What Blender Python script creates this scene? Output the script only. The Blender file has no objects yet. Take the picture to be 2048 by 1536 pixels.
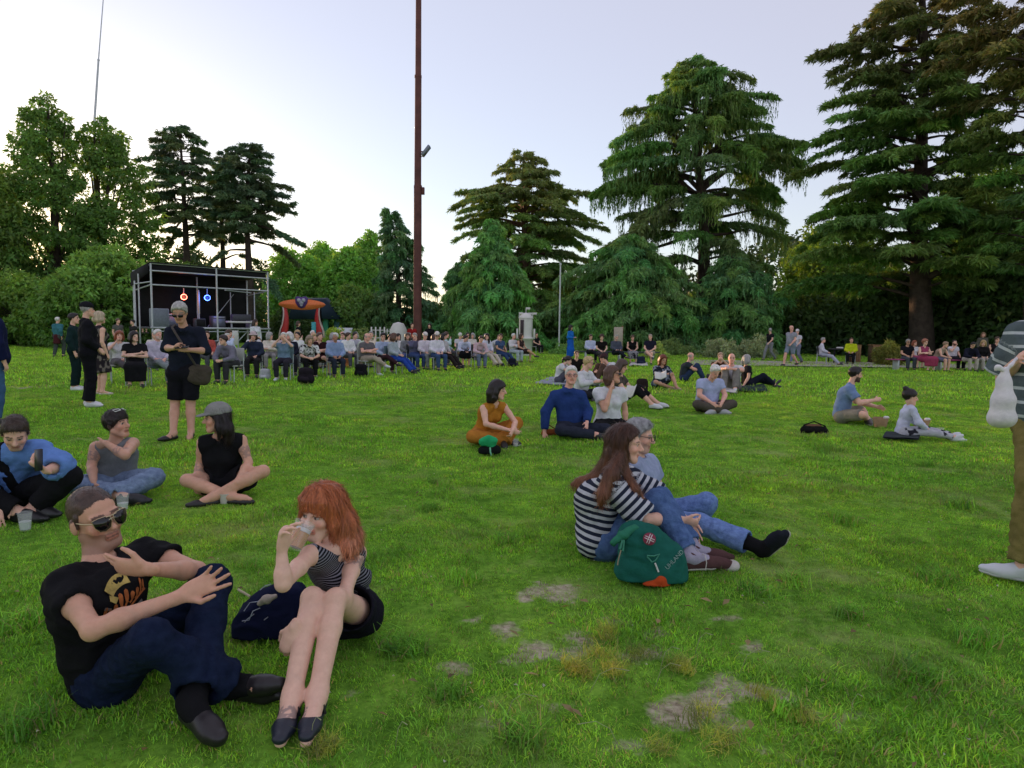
import bpy, math, random
import numpy as np
from mathutils import Vector, Matrix
S = bpy.context.scene
COL = S.collection
rnd = random.Random(7)
rng = np.random.default_rng(7)
RAD = math.radians

# ---------------------------------------------------------------- camera
F_PX, CX, CY = 1300.0, 1024.0, 768.0          # focal length and centre in photo pixels (2048 x 1536)
CAM_H = 1.45
PITCH = math.atan(108.0 / F_PX)
ROLL = math.atan(0.01365)
_fw = np.array([0, math.cos(PITCH), -math.sin(PITCH)])
_up0 = np.array([0, math.sin(PITCH), math.cos(PITCH)])
_rt0 = np.array([1.0, 0, 0])
C_R = math.cos(ROLL) * _rt0 + math.sin(ROLL) * _up0
C_U = -math.sin(ROLL) * _rt0 + math.cos(ROLL) * _up0
C_P = np.array([0, 0, CAM_H])
cam_d = bpy.data.cameras.new('camera')
cam = bpy.data.objects.new('camera', cam_d)
COL.objects.link(cam)
cam.matrix_world = Matrix(((C_R[0], C_U[0], -_fw[0], 0), (C_R[1], C_U[1], -_fw[1], 0), (C_R[2], C_U[2], -_fw[2], CAM_H), (0, 0, 0, 1)))
cam_d.sensor_fit = 'HORIZONTAL'
cam_d.sensor_width = 36.0
cam_d.lens = 36.0 * F_PX / 2048.0
cam_d.clip_start, cam_d.clip_end = 0.05, 2000
S.camera = cam

# ---------------------------------------------------------------- light
SUN_EL, SUN_AZ = 5.0, -38.0        # degrees; azimuth from +Y towards +X (the low sun stands behind the chestnuts at the left)
w = bpy.data.worlds.new('World')
S.world = w
w.use_nodes = True
nt = w.node_tree
nt.nodes.clear()
sky = nt.nodes.new('ShaderNodeTexSky')
sky.sky_type = 'NISHITA'
sky.sun_disc = False
sky.sun_elevation = RAD(SUN_EL)
sky.sun_rotation = RAD(SUN_AZ)
sky.air_density, sky.dust_density, sky.ozone_density = 1.0, 0.6, 2.6
veil = nt.nodes.new('ShaderNodeMix')          # thin high veil of cloud over the whole sky
veil.data_type = 'RGBA'
veil.inputs['Factor'].default_value = 0.42
veil.inputs['B'].default_value = (3.75, 3.2, 3.35, 1)
bg = nt.nodes.new('ShaderNodeBackground')
bg.inputs['Strength'].default_value = 0.10
wo = nt.nodes.new('ShaderNodeOutputWorld')
nt.links.new(sky.outputs[0], veil.inputs['A'])
nt.links.new(veil.outputs['Result'], bg.inputs[0])
nt.links.new(bg.outputs[0], wo.inputs[0])
sun_d = bpy.data.lights.new('sun', 'SUN')
sun_d.energy = 2.0
sun_d.angle = RAD(4)
sun_d.color = (1.0, 0.62, 0.34)
sun = bpy.data.objects.new('sun', sun_d)
COL.objects.link(sun)
_sd = Vector((math.sin(RAD(SUN_AZ)) * math.cos(RAD(SUN_EL)), math.cos(RAD(SUN_AZ)) * math.cos(RAD(SUN_EL)), math.sin(RAD(SUN_EL))))
sun.rotation_euler = _sd.to_track_quat('Z', 'Y').to_euler()
vs = S.view_settings
vs.view_transform, vs.look, vs.gamma, vs.use_curve_mapping = 'Standard', 'None', 1.0, False
vs.exposure = 1.72
S.cycles.max_bounces = 5
S.cycles.diffuse_bounces = 3
S.cycles.transparent_max_bounces = 6
S.cycles.use_denoising = True

# ---------------------------------------------------------------- pixels to places
def ray(px, py):
    u, v = (px - CX) / F_PX, (CY - py) / F_PX
    return u * C_R + v * C_U + _fw
def gnd(px, py, z=0.0):
    d = ray(px, py)
    return C_P + d * ((z - CAM_H) / d[2])
def at_y(px, py, y):
    d = ray(px, py)
    return C_P + d * (y / d[1])
def yaw_v(deg):                                # 0 faces the camera, +90 the right of the picture, 180 away
    return np.array([math.sin(RAD(deg)), -math.cos(RAD(deg)), 0.0])
def nrm(v):
    v = np.asarray(v, float)
    return v / max(np.linalg.norm(v), 1e-9)
def V3(*a):
    return np.array(a, float)

# ---------------------------------------------------------------- materials
_mats = {}
def lin(c):
    return tuple(((x / 12.92) if x <= 0.04045 else ((x + 0.055) / 1.055) ** 2.4) for x in c[:3]) + (1,)
def hx(h):
    return lin(tuple(int(h[i:i + 2], 16) / 255 for i in (0, 2, 4)))
def _base(name):
    m = bpy.data.materials.new(name)
    m.use_nodes = True
    n = m.node_tree
    b = n.nodes['Principled BSDF']
    return m, n, b
def N(n, t, **kw):
    x = n.nodes.new(t)
    for k, v in kw.items():
        if k in x.inputs.keys():
            x.inputs[k].default_value = v
        else:
            setattr(x, k, v)
    return x
def mix_rgb(n, fac, a, b, mode='MIX'):
    x = n.nodes.new('ShaderNodeMix')
    x.data_type = 'RGBA'
    x.blend_type = mode
    for key, val in (('Factor', fac), ('A', a), ('B', b)):
        if hasattr(val, 'is_linked') or isinstance(val, bpy.types.NodeSocket):
            n.links.new(val, x.inputs[key])
        else:
            x.inputs[key].default_value = val
    return x.outputs['Result']
def ramp(n, fac, stops):
    r = n.nodes.new('ShaderNodeValToRGB')
    while len(r.color_ramp.elements) < len(stops):
        r.color_ramp.elements.new(0.5)
    for e, (p, c) in zip(r.color_ramp.elements, stops):
        e.position, e.color = p, c
    n.links.new(fac, r.inputs[0])
    return r.outputs[0]
def bump(n, b, height, strength, dist=0.01):
    bp = N(n, 'ShaderNodeBump', Strength=strength, Distance=dist)
    n.links.new(height, bp.inputs['Height'])
    n.links.new(bp.outputs[0], b.inputs['Normal'])
def solid(name, col, rough=0.6, metal=0.0, vary=0.15, scale=12.0, bumps=0.15, dist=0.004, spec=0.4, emit=None, coat=0.0):
    """plain surface whose colour is broken up by noise"""
    key = ('s', name)
    if key in _mats:
        return _mats[key]
    m, n, b = _base(name)
    tc = N(n, 'ShaderNodeTexCoord')
    no = N(n, 'ShaderNodeTexNoise', Scale=scale, Detail=5.0, Roughness=0.6)
    n.links.new(tc.outputs['Object'], no.inputs['Vector'])
    dk = tuple(x * (1 - vary) for x in col[:3]) + (1,)
    lt = tuple(min(1, x * (1 + vary)) for x in col[:3]) + (1,)
    n.links.new(ramp(n, no.outputs[0], [(0.3, dk), (0.7, lt)]), b.inputs['Base Color'])
    b.inputs['Roughness'].default_value = rough
    b.inputs['Metallic'].default_value = metal
    b.inputs['Specular IOR Level'].default_value = spec
    b.inputs['Coat Weight'].default_value = coat
    if bumps:
        bump(n, b, no.outputs[0], bumps, dist)
    if emit:
        b.inputs['Emission Color'].default_value = emit[0]
        b.inputs['Emission Strength'].default_value = emit[1]
    _mats[key] = m
    return m
def painted(kind):
    """colour comes from the vertex attribute Col (skin, cloth, hair, leaves)"""
    key = ('p', kind)
    if key in _mats:
        return _mats[key]
    m, n, b = _base(kind)
    at = N(n, 'ShaderNodeAttribute', attribute_name='Col')
    tc = N(n, 'ShaderNodeTexCoord')
    if kind == 'skin':
        no = N(n, 'ShaderNodeTexNoise', Scale=38.0, Detail=5.0, Roughness=0.65)
        n.links.new(tc.outputs['Object'], no.inputs['Vector'])
        c = mix_rgb(n, 0.38, at.outputs['Color'], ramp(n, no.outputs[0], [(0.3, (0.72, 0.60, 0.56, 1)), (0.7, (1.0, 1.0, 0.98, 1))]), 'MULTIPLY')
        n.links.new(c, b.inputs['Base Color'])
        b.inputs['Roughness'].default_value = 0.52
        b.inputs['Specular IOR Level'].default_value = 0.35
        b.inputs['Subsurface Weight'].default_value = 0.12
        b.inputs['Subsurface Radius'].default_value = (0.012, 0.005, 0.003)
        b.inputs['Subsurface Scale'].default_value = 0.5
        no2 = N(n, 'ShaderNodeTexNoise', Scale=260.0, Detail=3.0)
        n.links.new(tc.outputs['Object'], no2.inputs['Vector'])
        bump(n, b, no2.outputs[0], 0.12, 0.003)
    elif kind in ('cloth', 'denim'):
        no = N(n, 'ShaderNodeTexNoise', Scale=9.0 if kind == 'cloth' else 26.0, Detail=7.0, Roughness=0.65)
        n.links.new(tc.outputs['Object'], no.inputs['Vector'])
        lo, hi = ((0.74, 0.74, 0.76, 1), (1.08, 1.08, 1.06, 1)) if kind == 'cloth' else ((0.62, 0.64, 0.70, 1), (1.22, 1.2, 1.14, 1))
        c = mix_rgb(n, 1.0, at.outputs['Color'], ramp(n, no.outputs[0], [(0.32, lo), (0.68, hi)]), 'MULTIPLY')
        n.links.new(c, b.inputs['Base Color'])
        b.inputs['Roughness'].default_value = 0.88
        b.inputs['Specular IOR Level'].default_value = 0.08
        wv = N(n, 'ShaderNodeTexNoise', Scale=420.0, Detail=2.0)
        n.links.new(tc.outputs['Object'], wv.inputs['Vector'])
        mx = N(n, 'ShaderNodeMath', operation='MULTIPLY_ADD')
        n.links.new(wv.outputs[0], mx.inputs[0])
        mx.inputs[1].default_value = 0.10
        n.links.new(no.outputs[0], mx.inputs[2])
        bump(n, b, mx.outputs[0], 0.5, 0.03)
    elif kind == 'hair':
        n.links.new(at.outputs['Color'], b.inputs['Base Color'])
        b.inputs['Roughness'].default_value = 0.42
        b.inputs['Specular IOR Level'].default_value = 0.4
        b.inputs['Anisotropic'].default_value = 0.6
        no = N(n, 'ShaderNodeTexNoise', Scale=1.0, Detail=3.0)
        mp = N(n, 'ShaderNodeMapping')
        mp.inputs['Scale'].default_value = (140, 140, 22)
        n.links.new(tc.outputs['Object'], mp.inputs['Vector'])
        n.links.new(mp.outputs[0], no.inputs['Vector'])
        bump(n, b, no.outputs[0], 0.55, 0.006)
    elif kind == 'leather':
        n.links.new(at.outputs['Color'], b.inputs['Base Color'])
        b.inputs['Roughness'].default_value = 0.42
        no = N(n, 'ShaderNodeTexNoise', Scale=60.0, Detail=4.0)
        n.links.new(tc.outputs['Object'], no.inputs['Vector'])
        bump(n, b, no.outputs[0], 0.25, 0.004)
    elif kind in ('leaf', 'needle', 'grass'):
        n.nodes.remove(b)
        out = n.nodes['Material Output']
        c = at.outputs['Color']
        if kind == 'grass':
            oi = N(n, 'ShaderNodeObjectInfo')
            geo = N(n, 'ShaderNodeNewGeometry')
            nz = N(n, 'ShaderNodeTexNoise', Scale=0.55, Detail=5.0, Roughness=0.6)
            n.links.new(geo.outputs['Position'], nz.inputs['Vector'])
            c = mix_rgb(n, 1.0, c, ramp(n, nz.outputs[0], [(0.28, (0.72, 0.84, 0.7, 1)), (0.5, (1.05, 1.05, 1.0, 1)), (0.72, (1.45, 1.15, 1.0, 1))]), 'MULTIPLY')
            c = mix_rgb(n, 1.0, c, ramp(n, oi.outputs['Random'], [(0.0, (0.58, 0.66, 0.58, 1)), (0.6, (1.2, 1.2, 1.15, 1)), (1.0, (1.65, 1.5, 1.25, 1))]), 'MULTIPLY')
            n5 = N(n, 'ShaderNodeTexNoise', Scale=2.6, Detail=5.0, Roughness=0.65)
            n.links.new(geo.outputs['Position'], n5.inputs['Vector'])
            c = mix_rgb(n, 1.0, c, ramp(n, n5.outputs[0], [(0.32, (0.62, 0.72, 0.62, 1)), (0.52, (1.15, 1.15, 1.1, 1)), (0.70, (1.5, 1.3, 1.2, 1))]), 'MULTIPLY')
            n6 = N(n, 'ShaderNodeTexNoise', Scale=0.8, Detail=6.0, Roughness=0.7)
            n.links.new(geo.outputs['Position'], n6.inputs['Vector'])
            c = mix_rgb(n, ramp(n, n6.outputs[0], [(0.52, (0, 0, 0, 1)), (0.70, (0.6, 0.6, 0.6, 1))]), c, (0.42, 0.42, 0.19, 1))
        df = N(n, 'ShaderNodeBsdfDiffuse', Roughness=0.8)
        tr = N(n, 'ShaderNodeBsdfTranslucent')
        gl = N(n, 'ShaderNodeBsdfGlossy', Roughness=0.55)
        gl.inputs['Color'].default_value = (0.5, 0.55, 0.5, 1)
        n.links.new(c, df.inputs['Color'])
        warm = mix_rgb(n, 1.0, c, (1.25, 1.1, 0.5, 1), 'MULTIPLY')
        n.links.new(warm, tr.inputs['Color'])
        m1 = N(n, 'ShaderNodeMixShader', Fac={'leaf': 0.35, 'needle': 0.22, 'grass': 0.35}[kind])
        n.links.new(df.outputs[0], m1.inputs[1]); n.links.new(tr.outputs[0], m1.inputs[2])
        m2 = N(n, 'ShaderNodeMixShader', Fac=0.05)
        n.links.new(m1.outputs[0], m2.inputs[1]); n.links.new(gl.outputs[0], m2.inputs[2])
        n.links.new(m2.outputs[0], out.inputs[0])
    _mats[key] = m
    return m

# ---------------------------------------------------------------- meshes and objects
def mesh_from(name, v, faces, smooth=True, col=None):
    """faces: list of (n,k) integer arrays"""
    me = bpy.data.meshes.new(name)
    v = np.ascontiguousarray(v, np.float32)
    fs = [np.asarray(f, np.int32) for f in (faces if isinstance(faces, list) else [faces]) if len(f)]
    me.vertices.add(len(v))
    me.vertices.foreach_set('co', v.ravel())
    if fs:
        lp = np.concatenate([f.ravel() for f in fs])
        tot = np.concatenate([np.full(len(f), f.shape[1], np.int32) for f in fs])
        st = np.concatenate([[0], np.cumsum(tot)[:-1]]).astype(np.int32)
        me.loops.add(len(lp))
        me.loops.foreach_set('vertex_index', lp)
        me.polygons.add(len(tot))
        me.polygons.foreach_set('loop_start', st)
        me.polygons.foreach_set('loop_total', tot)
        if smooth:
            me.polygons.foreach_set('use_smooth', np.ones(len(tot), bool))
    if col is not None:
        c = np.ones((len(v), 4), np.float32)
        c[:, :3] = np.asarray(col)[..., :3]
        a = me.color_attributes.new('Col', 'FLOAT_COLOR', 'POINT')
        a.data.foreach_set('color', c.ravel())
    me.update(calc_edges=True)
    me.validate()
    return me
def link(name, data, mat=None, parent=None, loc=None):
    o = bpy.data.objects.new(name, data)
    COL.objects.link(o)
    if mat is not None and data is not None:
        data.materials.append(mat)
    if parent is not None:
        o.parent = parent
    if loc is not None:
        o.location = loc
    return o
def tag(o, label=None, cat=None, group=None, kind=None):
    for k, v in (('label', label), ('category', cat), ('group', group), ('kind', kind)):
        if v:
            o[k] = v
    return o
def thing(name, label, cat, loc, group=None):
    o = link(name, None, loc=tuple(loc))
    o.empty_display_size = 0.1
    return tag(o, label, cat, group)

class MB:
    """collects boxes, tubes and lathes into one mesh"""
    def __init__(self, org=(0, 0, 0)):
        self.v, self.f4, self.f3, self.n, self.o = [], [], [], 0, np.asarray(org, float)
    def add(self, v, f4=(), f3=()):
        v = np.asarray(v, float)
        if len(f4): self.f4.append(np.asarray(f4) + self.n)
        if len(f3): self.f3.append(np.asarray(f3) + self.n)
        self.v.append(v); self.n += len(v)
        return self
    def box(self, c, s, R=None, bev=0.0):
        c, h = np.asarray(c, float), np.asarray(s, float) / 2
        b = min(bev, h.min() * 0.9)
        if b <= 0:
            p = np.array([[x, y, z] for z in (-1, 1) for y in (-1, 1) for x in (-1, 1)], float) * h
            f = [[0, 2, 3, 1], [4, 5, 7, 6], [0, 1, 5, 4], [2, 6, 7, 3], [0, 4, 6, 2], [1, 3, 7, 5]]
            if R is not None: p = p @ np.asarray(R).T
            return self.add(p + c, f)
        i = h - b                                             # chamfered box: 24 corners
        P, idx = [], {}
        for sx in (-1, 1):
            for sy in (-1, 1):
                for sz in (-1, 1):
                    for a in range(3):
                        q = np.array([sx * i[0], sy * i[1], sz * i[2]]); q[a] = (sx, sy, sz)[a] * h[a]
                        idx[(sx, sy, sz, a)] = len(P); P.append(q)
        f4, f3 = [], []
        for a in range(3):
            b1, b2 = (a + 1) % 3, (a + 2) % 3
            for s0 in (-1, 1):
                k = []
                for t1, t2 in ((-1, -1), (1, -1), (1, 1), (-1, 1)):
                    sg = [0, 0, 0]; sg[a] = s0; sg[b1] = t1; sg[b2] = t2
                    k.append(idx[(*sg, a)])
                f4.append(k if s0 > 0 else k[::-1])
            for t1 in (-1, 1):
                for t2 in (-1, 1):
                    k = []
                    for s0, aa in ((-1, b1), (1, b1), (1, b2), (-1, b2)):
                        sg = [0, 0, 0]; sg[a] = s0; sg[b1] = t1; sg[b2] = t2
                        k.append(idx[(*sg, aa)])
                    f4.append(k if t1 * t2 < 0 else k[::-1])
        for sx in (-1, 1):
            for sy in (-1, 1):
                for sz in (-1, 1):
                    k = [idx[(sx, sy, sz, a)] for a in range(3)]
                    f3.append(k if sx * sy * sz > 0 else k[::-1])
        P = np.array(P)
        if R is not None: P = P @ np.asarray(R).T
        return self.add(P + c, f4, f3)
    def tube(self, pts, r, n=8, cap=True):
        pts = np.asarray(pts, float); m = len(pts)
        r = np.full(m, r, float) if np.isscalar(r) else np.asarray(r, float)
        t = np.gradient(pts, axis=0); t /= np.maximum(np.linalg.norm(t, axis=1, keepdims=True), 1e-9)
        a = V3(0, 0, 1) if abs(t[0][2]) < 0.9 else V3(1, 0, 0)
        V = []
        for k in range(m):
            u = np.cross(t[k], a); u = nrm(u); a = np.cross(u, t[k])
            th = np.arange(n) * 2 * math.pi / n
            V.append(pts[k] + r[k] * (np.cos(th)[:, None] * u + np.sin(th)[:, None] * nrm(a)))
        V = np.concatenate(V)
        f = [[k * n + j, k * n + (j + 1) % n, (k + 1) * n + (j + 1) % n, (k + 1) * n + j] for k in range(m - 1) for j in range(n)]
        f3 = []
        if cap:
            V = np.concatenate([V, pts[:1], pts[-1:]])
            f3 = [[m * n, (j + 1) % n, j] for j in range(n)] + [[m * n + 1, (m - 1) * n + j, (m - 1) * n + (j + 1) % n] for j in range(n)]
        return self.add(V, f, f3)
    def lathe(self, prof, c=(0, 0, 0), n=20, R=None):
        V, f = [], []
        m = len(prof)
        for (r, z) in prof:
            for j in range(n):
                V.append([r * math.cos(2 * math.pi * j / n), r * math.sin(2 * math.pi * j / n), z])
        for k in range(m - 1):
            for j in range(n):
                f.append([k * n + j, k * n + (j + 1) % n, (k + 1) * n + (j + 1) % n, (k + 1) * n + j])
        V = np.array(V)
        if R is not None: V = V @ np.asarray(R).T
        return self.add(V + np.asarray(c), f)
    def prism(self, outline, c, ux, uy, th):
        """flat outline (list of 2-D points) in the frame ux, uy given the thickness th"""
        o = np.asarray(outline, float); k = len(o)
        ux, uy = np.asarray(ux, float), np.asarray(uy, float); n = nrm(np.cross(ux, uy))
        p = np.asarray(c) + o[:, :1] * ux + o[:, 1:] * uy
        V = np.concatenate([p + n * th / 2, p - n * th / 2, [p.mean(0) + n * th / 2, p.mean(0) - n * th / 2]])
        f3 = [[2 * k, i, (i + 1) % k] for i in range(k)] + [[2 * k + 1, k + (i + 1) % k, k + i] for i in range(k)]
        f4 = [[i, k + i, k + (i + 1) % k, (i + 1) % k] for i in range(k)]
        return self.add(V, f4, f3)
    def build(self, name, mat, parent=None, smooth=False, loc=None, col=None):
        v = np.concatenate(self.v) - self.o
        fs = []
        if self.f4: fs.append(np.concatenate(self.f4))
        if self.f3: fs.append(np.concatenate(self.f3))
        me = mesh_from(name, v, fs, smooth, col)
        if smooth:
            try: me.set_sharp_from_angle(angle=RAD(40))
            except Exception: pass
        return link(name, me, mat, parent, loc)

def drape(verts, target, d, off=.003):
    """lay a flat pattern onto a soft surface along direction d"""
    from mathutils.bvhtree import BVHTree
    me = target.data; T = BVHTree.FromPolygons([v.co[:] for v in me.vertices], [q.vertices[:] for q in me.polygons])
    out = []
    for v in verts:
        h = T.ray_cast(Vector(v) - Vector(d) * .6, Vector(d))
        out.append(np.array(h[0]) - np.asarray(d) * off if h[0] is not None else np.asarray(v))
    return np.array(out)
# ---------------------------------------------------------------- value noise
def vnoise(p, seed=0):
    p = np.asarray(p, np.float32)
    i = np.floor(p).astype(np.int64); f = p - i
    f = f * f * (3 - 2 * f)
    def h(a):
        x = (a[..., 0] * 374761393 + a[..., 1] * 668265263 + a[..., 2] * 2147483647 + seed * 1274126177) & 0xffffffff
        x = ((x ^ (x >> 13)) * 1274126177) & 0xffffffff
        return ((x ^ (x >> 16)) & 0xffff) / 65535.0
    r = 0
    for dx in (0, 1):
        for dy in (0, 1):
            for dz in (0, 1):
                wgt = (f[..., 0] if dx else 1 - f[..., 0]) * (f[..., 1] if dy else 1 - f[..., 1]) * (f[..., 2] if dz else 1 - f[..., 2])
                r = r + wgt * h(i + np.array([dx, dy, dz]))
    return r - 0.5

# ---------------------------------------------------------------- implicit surfaces (rounded limbs that flow together)
class Field:
    def __init__(self):
        self.p = []
    def cone(self, a, b, ra, rb=None, k=0.02, flat=False, sub=False, squash=None):
        """tapered limb from a to b; flat cuts it square at b; squash=(axis, factor) flattens it"""
        self.p.append(('c', np.asarray(a, float), np.asarray(b, float), ra, ra if rb is None else rb, k, flat, sub, squash)); return self
    def ell(self, c, r, R=None, k=0.02, sub=False):
        self.p.append(('e', np.asarray(c, float), np.asarray(r, float), np.eye(3) if R is None else np.asarray(R), k, sub)); return self
    def cut(self, pt, n):
        """drop everything on the side n points to"""
        self.p.append(('p', np.asarray(pt, float), nrm(n))); return self
    def chain(self, pts, rs, k=0.02, **kw):
        for i in range(len(pts) - 1):
            self.cone(pts[i], pts[i + 1], rs[i], rs[i + 1], k, **kw)
        return self
    def bounds(self):
        lo, hi = np.full(3, 1e9), np.full(3, -1e9)
        for q in self.p:
            if q[0] == 'c' and not q[7]:
                r = max(q[3], q[4])
                lo = np.minimum(lo, np.minimum(q[1], q[2]) - r); hi = np.maximum(hi, np.maximum(q[1], q[2]) + r)
            elif q[0] == 'e' and not q[5]:
                e = np.abs(q[3]) @ q[2]
                lo = np.minimum(lo, q[1] - e); hi = np.maximum(hi, q[1] + e)
        return lo, hi
    def grid(self, lo, hi, vox):
        n = np.maximum(np.ceil((hi - lo) / vox).astype(int) + 1, 3)
        ax = [(lo[i] + np.arange(n[i]) * vox).astype(np.float32) for i in range(3)]
        D = np.full(n, 1.0, np.float32)
        for q in self.p:
            if q[0] == 'p':
                d = (ax[0] - q[1][0])[:, None, None] * np.float32(q[2][0]) + (ax[1] - q[1][1])[None, :, None] * np.float32(q[2][1]) + (ax[2] - q[1][2])[None, None, :] * np.float32(q[2][2])
                np.maximum(D, d, out=D)
                continue
            if q[0] == 'c':
                _, a, b, ra, rb, k, flat, sub, sq = q
                r = max(ra, rb); l, h = np.minimum(a, b) - r, np.maximum(a, b) + r
            else:
                _, c, rr, R, k, sub = q
                e = np.abs(R) @ rr; l, h = c - e, c + e
            m = k * 1.1 + 2.5 * vox
            i0 = np.clip(np.floor((l - m - lo) / vox).astype(int), 0, n)
            i1 = np.clip(np.ceil((h + m - lo) / vox).astype(int) + 1, 0, n)
            if np.any(i1 <= i0):
                continue
            sl = tuple(slice(i0[i], i1[i]) for i in range(3))
            X, Y, Z = ax[0][sl[0]][:, None, None], ax[1][sl[1]][None, :, None], ax[2][sl[2]][None, None, :]
            if q[0] == 'c':
                a = a.astype(np.float32); ba = (b - a).astype(np.float32); L2 = max(float(ba @ ba), 1e-8)
                px, py, pz = X - a[0], Y - a[1], Z - a[2]
                t = np.clip((px * ba[0] + py * ba[1] + pz * ba[2]) / L2, 0, 1)
                ex, ey, ez = px - t * ba[0], py - t * ba[1], pz - t * ba[2]
                d2 = ex * ex + ey * ey + ez * ez
                if sq is not None:
                    s = ex * np.float32(sq[0][0]) + ey * np.float32(sq[0][1]) + ez * np.float32(sq[0][2])
                    d2 = d2 + s * s * np.float32(1 / sq[1] ** 2 - 1)
                d = np.sqrt(d2) - (ra + t * (rb - ra))
                if sq is not None:
                    d = d * np.float32(0.5 + 0.5 * sq[1])
                if flat:
                    L = math.sqrt(L2)
                    d = np.maximum(d, (px * ba[0] + py * ba[1] + pz * ba[2]) / L - L)
            else:
                px, py, pz = X - np.float32(c[0]), Y - np.float32(c[1]), Z - np.float32(c[2])
                u = [(px * np.float32(R[0][i]) + py * np.float32(R[1][i]) + pz * np.float32(R[2][i])) for i in range(3)]
                k0 = np.sqrt(sum((u[i] / np.float32(rr[i])) ** 2 for i in range(3)))
                k1 = np.sqrt(sum((u[i] / np.float32(rr[i] ** 2)) ** 2 for i in range(3))) + 1e-6
                d = k0 * (k0 - 1) / k1
            o = D[sl]
            k = max(k, 1e-4)
            if sub:
                hh = np.clip(0.5 - 0.5 * (o + d) / k, 0, 1)
                D[sl] = o + (-d - o) * hh + k * hh * (1 - hh)
            else:
                hh = np.clip(0.5 + 0.5 * (o - d) / k, 0, 1)
                D[sl] = o + (d - o) * hh - k * hh * (1 - hh)
        return D, ax
    def mesh(self, vox, lo=None, hi=None):
        if lo is None:
            lo, hi = self.bounds()
        lo, hi = np.asarray(lo) - 2 * vox, np.asarray(hi) + 2 * vox
        D, ax = self.grid(lo, hi, vox)
        D[0], D[-1], D[:, 0], D[:, -1], D[:, :, 0], D[:, :, -1] = (np.maximum(x, vox * .3) for x in (D[0], D[-1], D[:, 0], D[:, -1], D[:, :, 0], D[:, :, -1]))
        return surface_net(D, lo, vox)

def surface_net(D, lo, vox):
    ins = D < 0
    n = np.array(D.shape)
    s = np.zeros(n - 1, np.int8)
    for dx in (0, 1):
        for dy in (0, 1):
            for dz in (0, 1):
                s += ins[dx:n[0] - 1 + dx, dy:n[1] - 1 + dy, dz:n[2] - 1 + dz]
    act = (s > 0) & (s < 8)
    ci = np.argwhere(act)
    if not len(ci):
        return np.zeros((0, 3)), np.zeros((0, 4), int)
    idx = np.full(n - 1, -1, np.int64)
    idx[act] = np.arange(len(ci))
    corners = [(a, b, c) for a in (0, 1) for b in (0, 1) for c in (0, 1)]
    val = {c: D[ci[:, 0] + c[0], ci[:, 1] + c[1], ci[:, 2] + c[2]] for c in corners}
    acc = np.zeros((len(ci), 3)); cnt = np.zeros(len(ci))
    for c in corners:
        for ax in range(3):
            if c[ax]: continue
            e = list(c); e[ax] = 1; e = tuple(e)
            va, vb = val[c], val[e]
            ok = (va < 0) != (vb < 0)
            t = np.where(ok, va / np.where(ok, va - vb, 1), 0)
            p = np.tile(np.array(c, float), (len(ci), 1)); p[:, ax] = t
            acc += p * ok[:, None]; cnt += ok
    v = lo + (ci + acc / np.maximum(cnt, 1)[:, None]) * vox
    F = []
    for ax in range(3):
        b, c = (ax + 1) % 3, (ax + 2) % 3
        sl0 = [slice(1, n[i] - 1) for i in range(3)]; sl1 = list(sl0)
        sl0[ax] = slice(0, n[ax] - 1); sl1[ax] = slice(1, n[ax])
        A, B = ins[tuple(sl0)], ins[tuple(sl1)]
        for flip, msk in ((False, A & ~B), (True, ~A & B)):
            e = np.argwhere(msk)
            if not len(e): continue
            e[:, b] += 1; e[:, c] += 1
            q = []
            for ob, oc in ((0, 0), (-1, 0), (-1, -1), (0, -1)):
                x = e.copy(); x[:, b] += ob; x[:, c] += oc
                q.append(idx[x[:, 0], x[:, 1], x[:, 2]])
            q = np.stack(q, 1)
            F.append(q[:, ::-1] if flip else q)
    F = np.concatenate(F)
    F = F[(F >= 0).all(1)][:, ::-1]
    return v, F[:, ::-1]

def vnormals(v, f):
    n = np.zeros_like(v)
    fn = np.cross(v[f[:, 2]] - v[f[:, 0]], v[f[:, 3]] - v[f[:, 1]])
    for i in range(4):
        for a in range(3):
            n[:, a] += np.bincount(f[:, i], fn[:, a], len(v))
    return n / np.maximum(np.linalg.norm(n, axis=1, keepdims=True), 1e-12)
def relax(v, f, it=2, lam=0.5):
    e = np.concatenate([f[:, [0, 1]], f[:, [1, 2]], f[:, [2, 3]], f[:, [3, 0]]])
    e = np.concatenate([e, e[:, ::-1]])
    cnt = np.maximum(np.bincount(e[:, 0], minlength=len(v)), 1)
    for _ in range(it):
        s = np.stack([np.bincount(e[:, 0], v[e[:, 1], a], len(v)) for a in range(3)], 1) / cnt[:, None]
        v = v + lam * (s - v)
    return v
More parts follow.
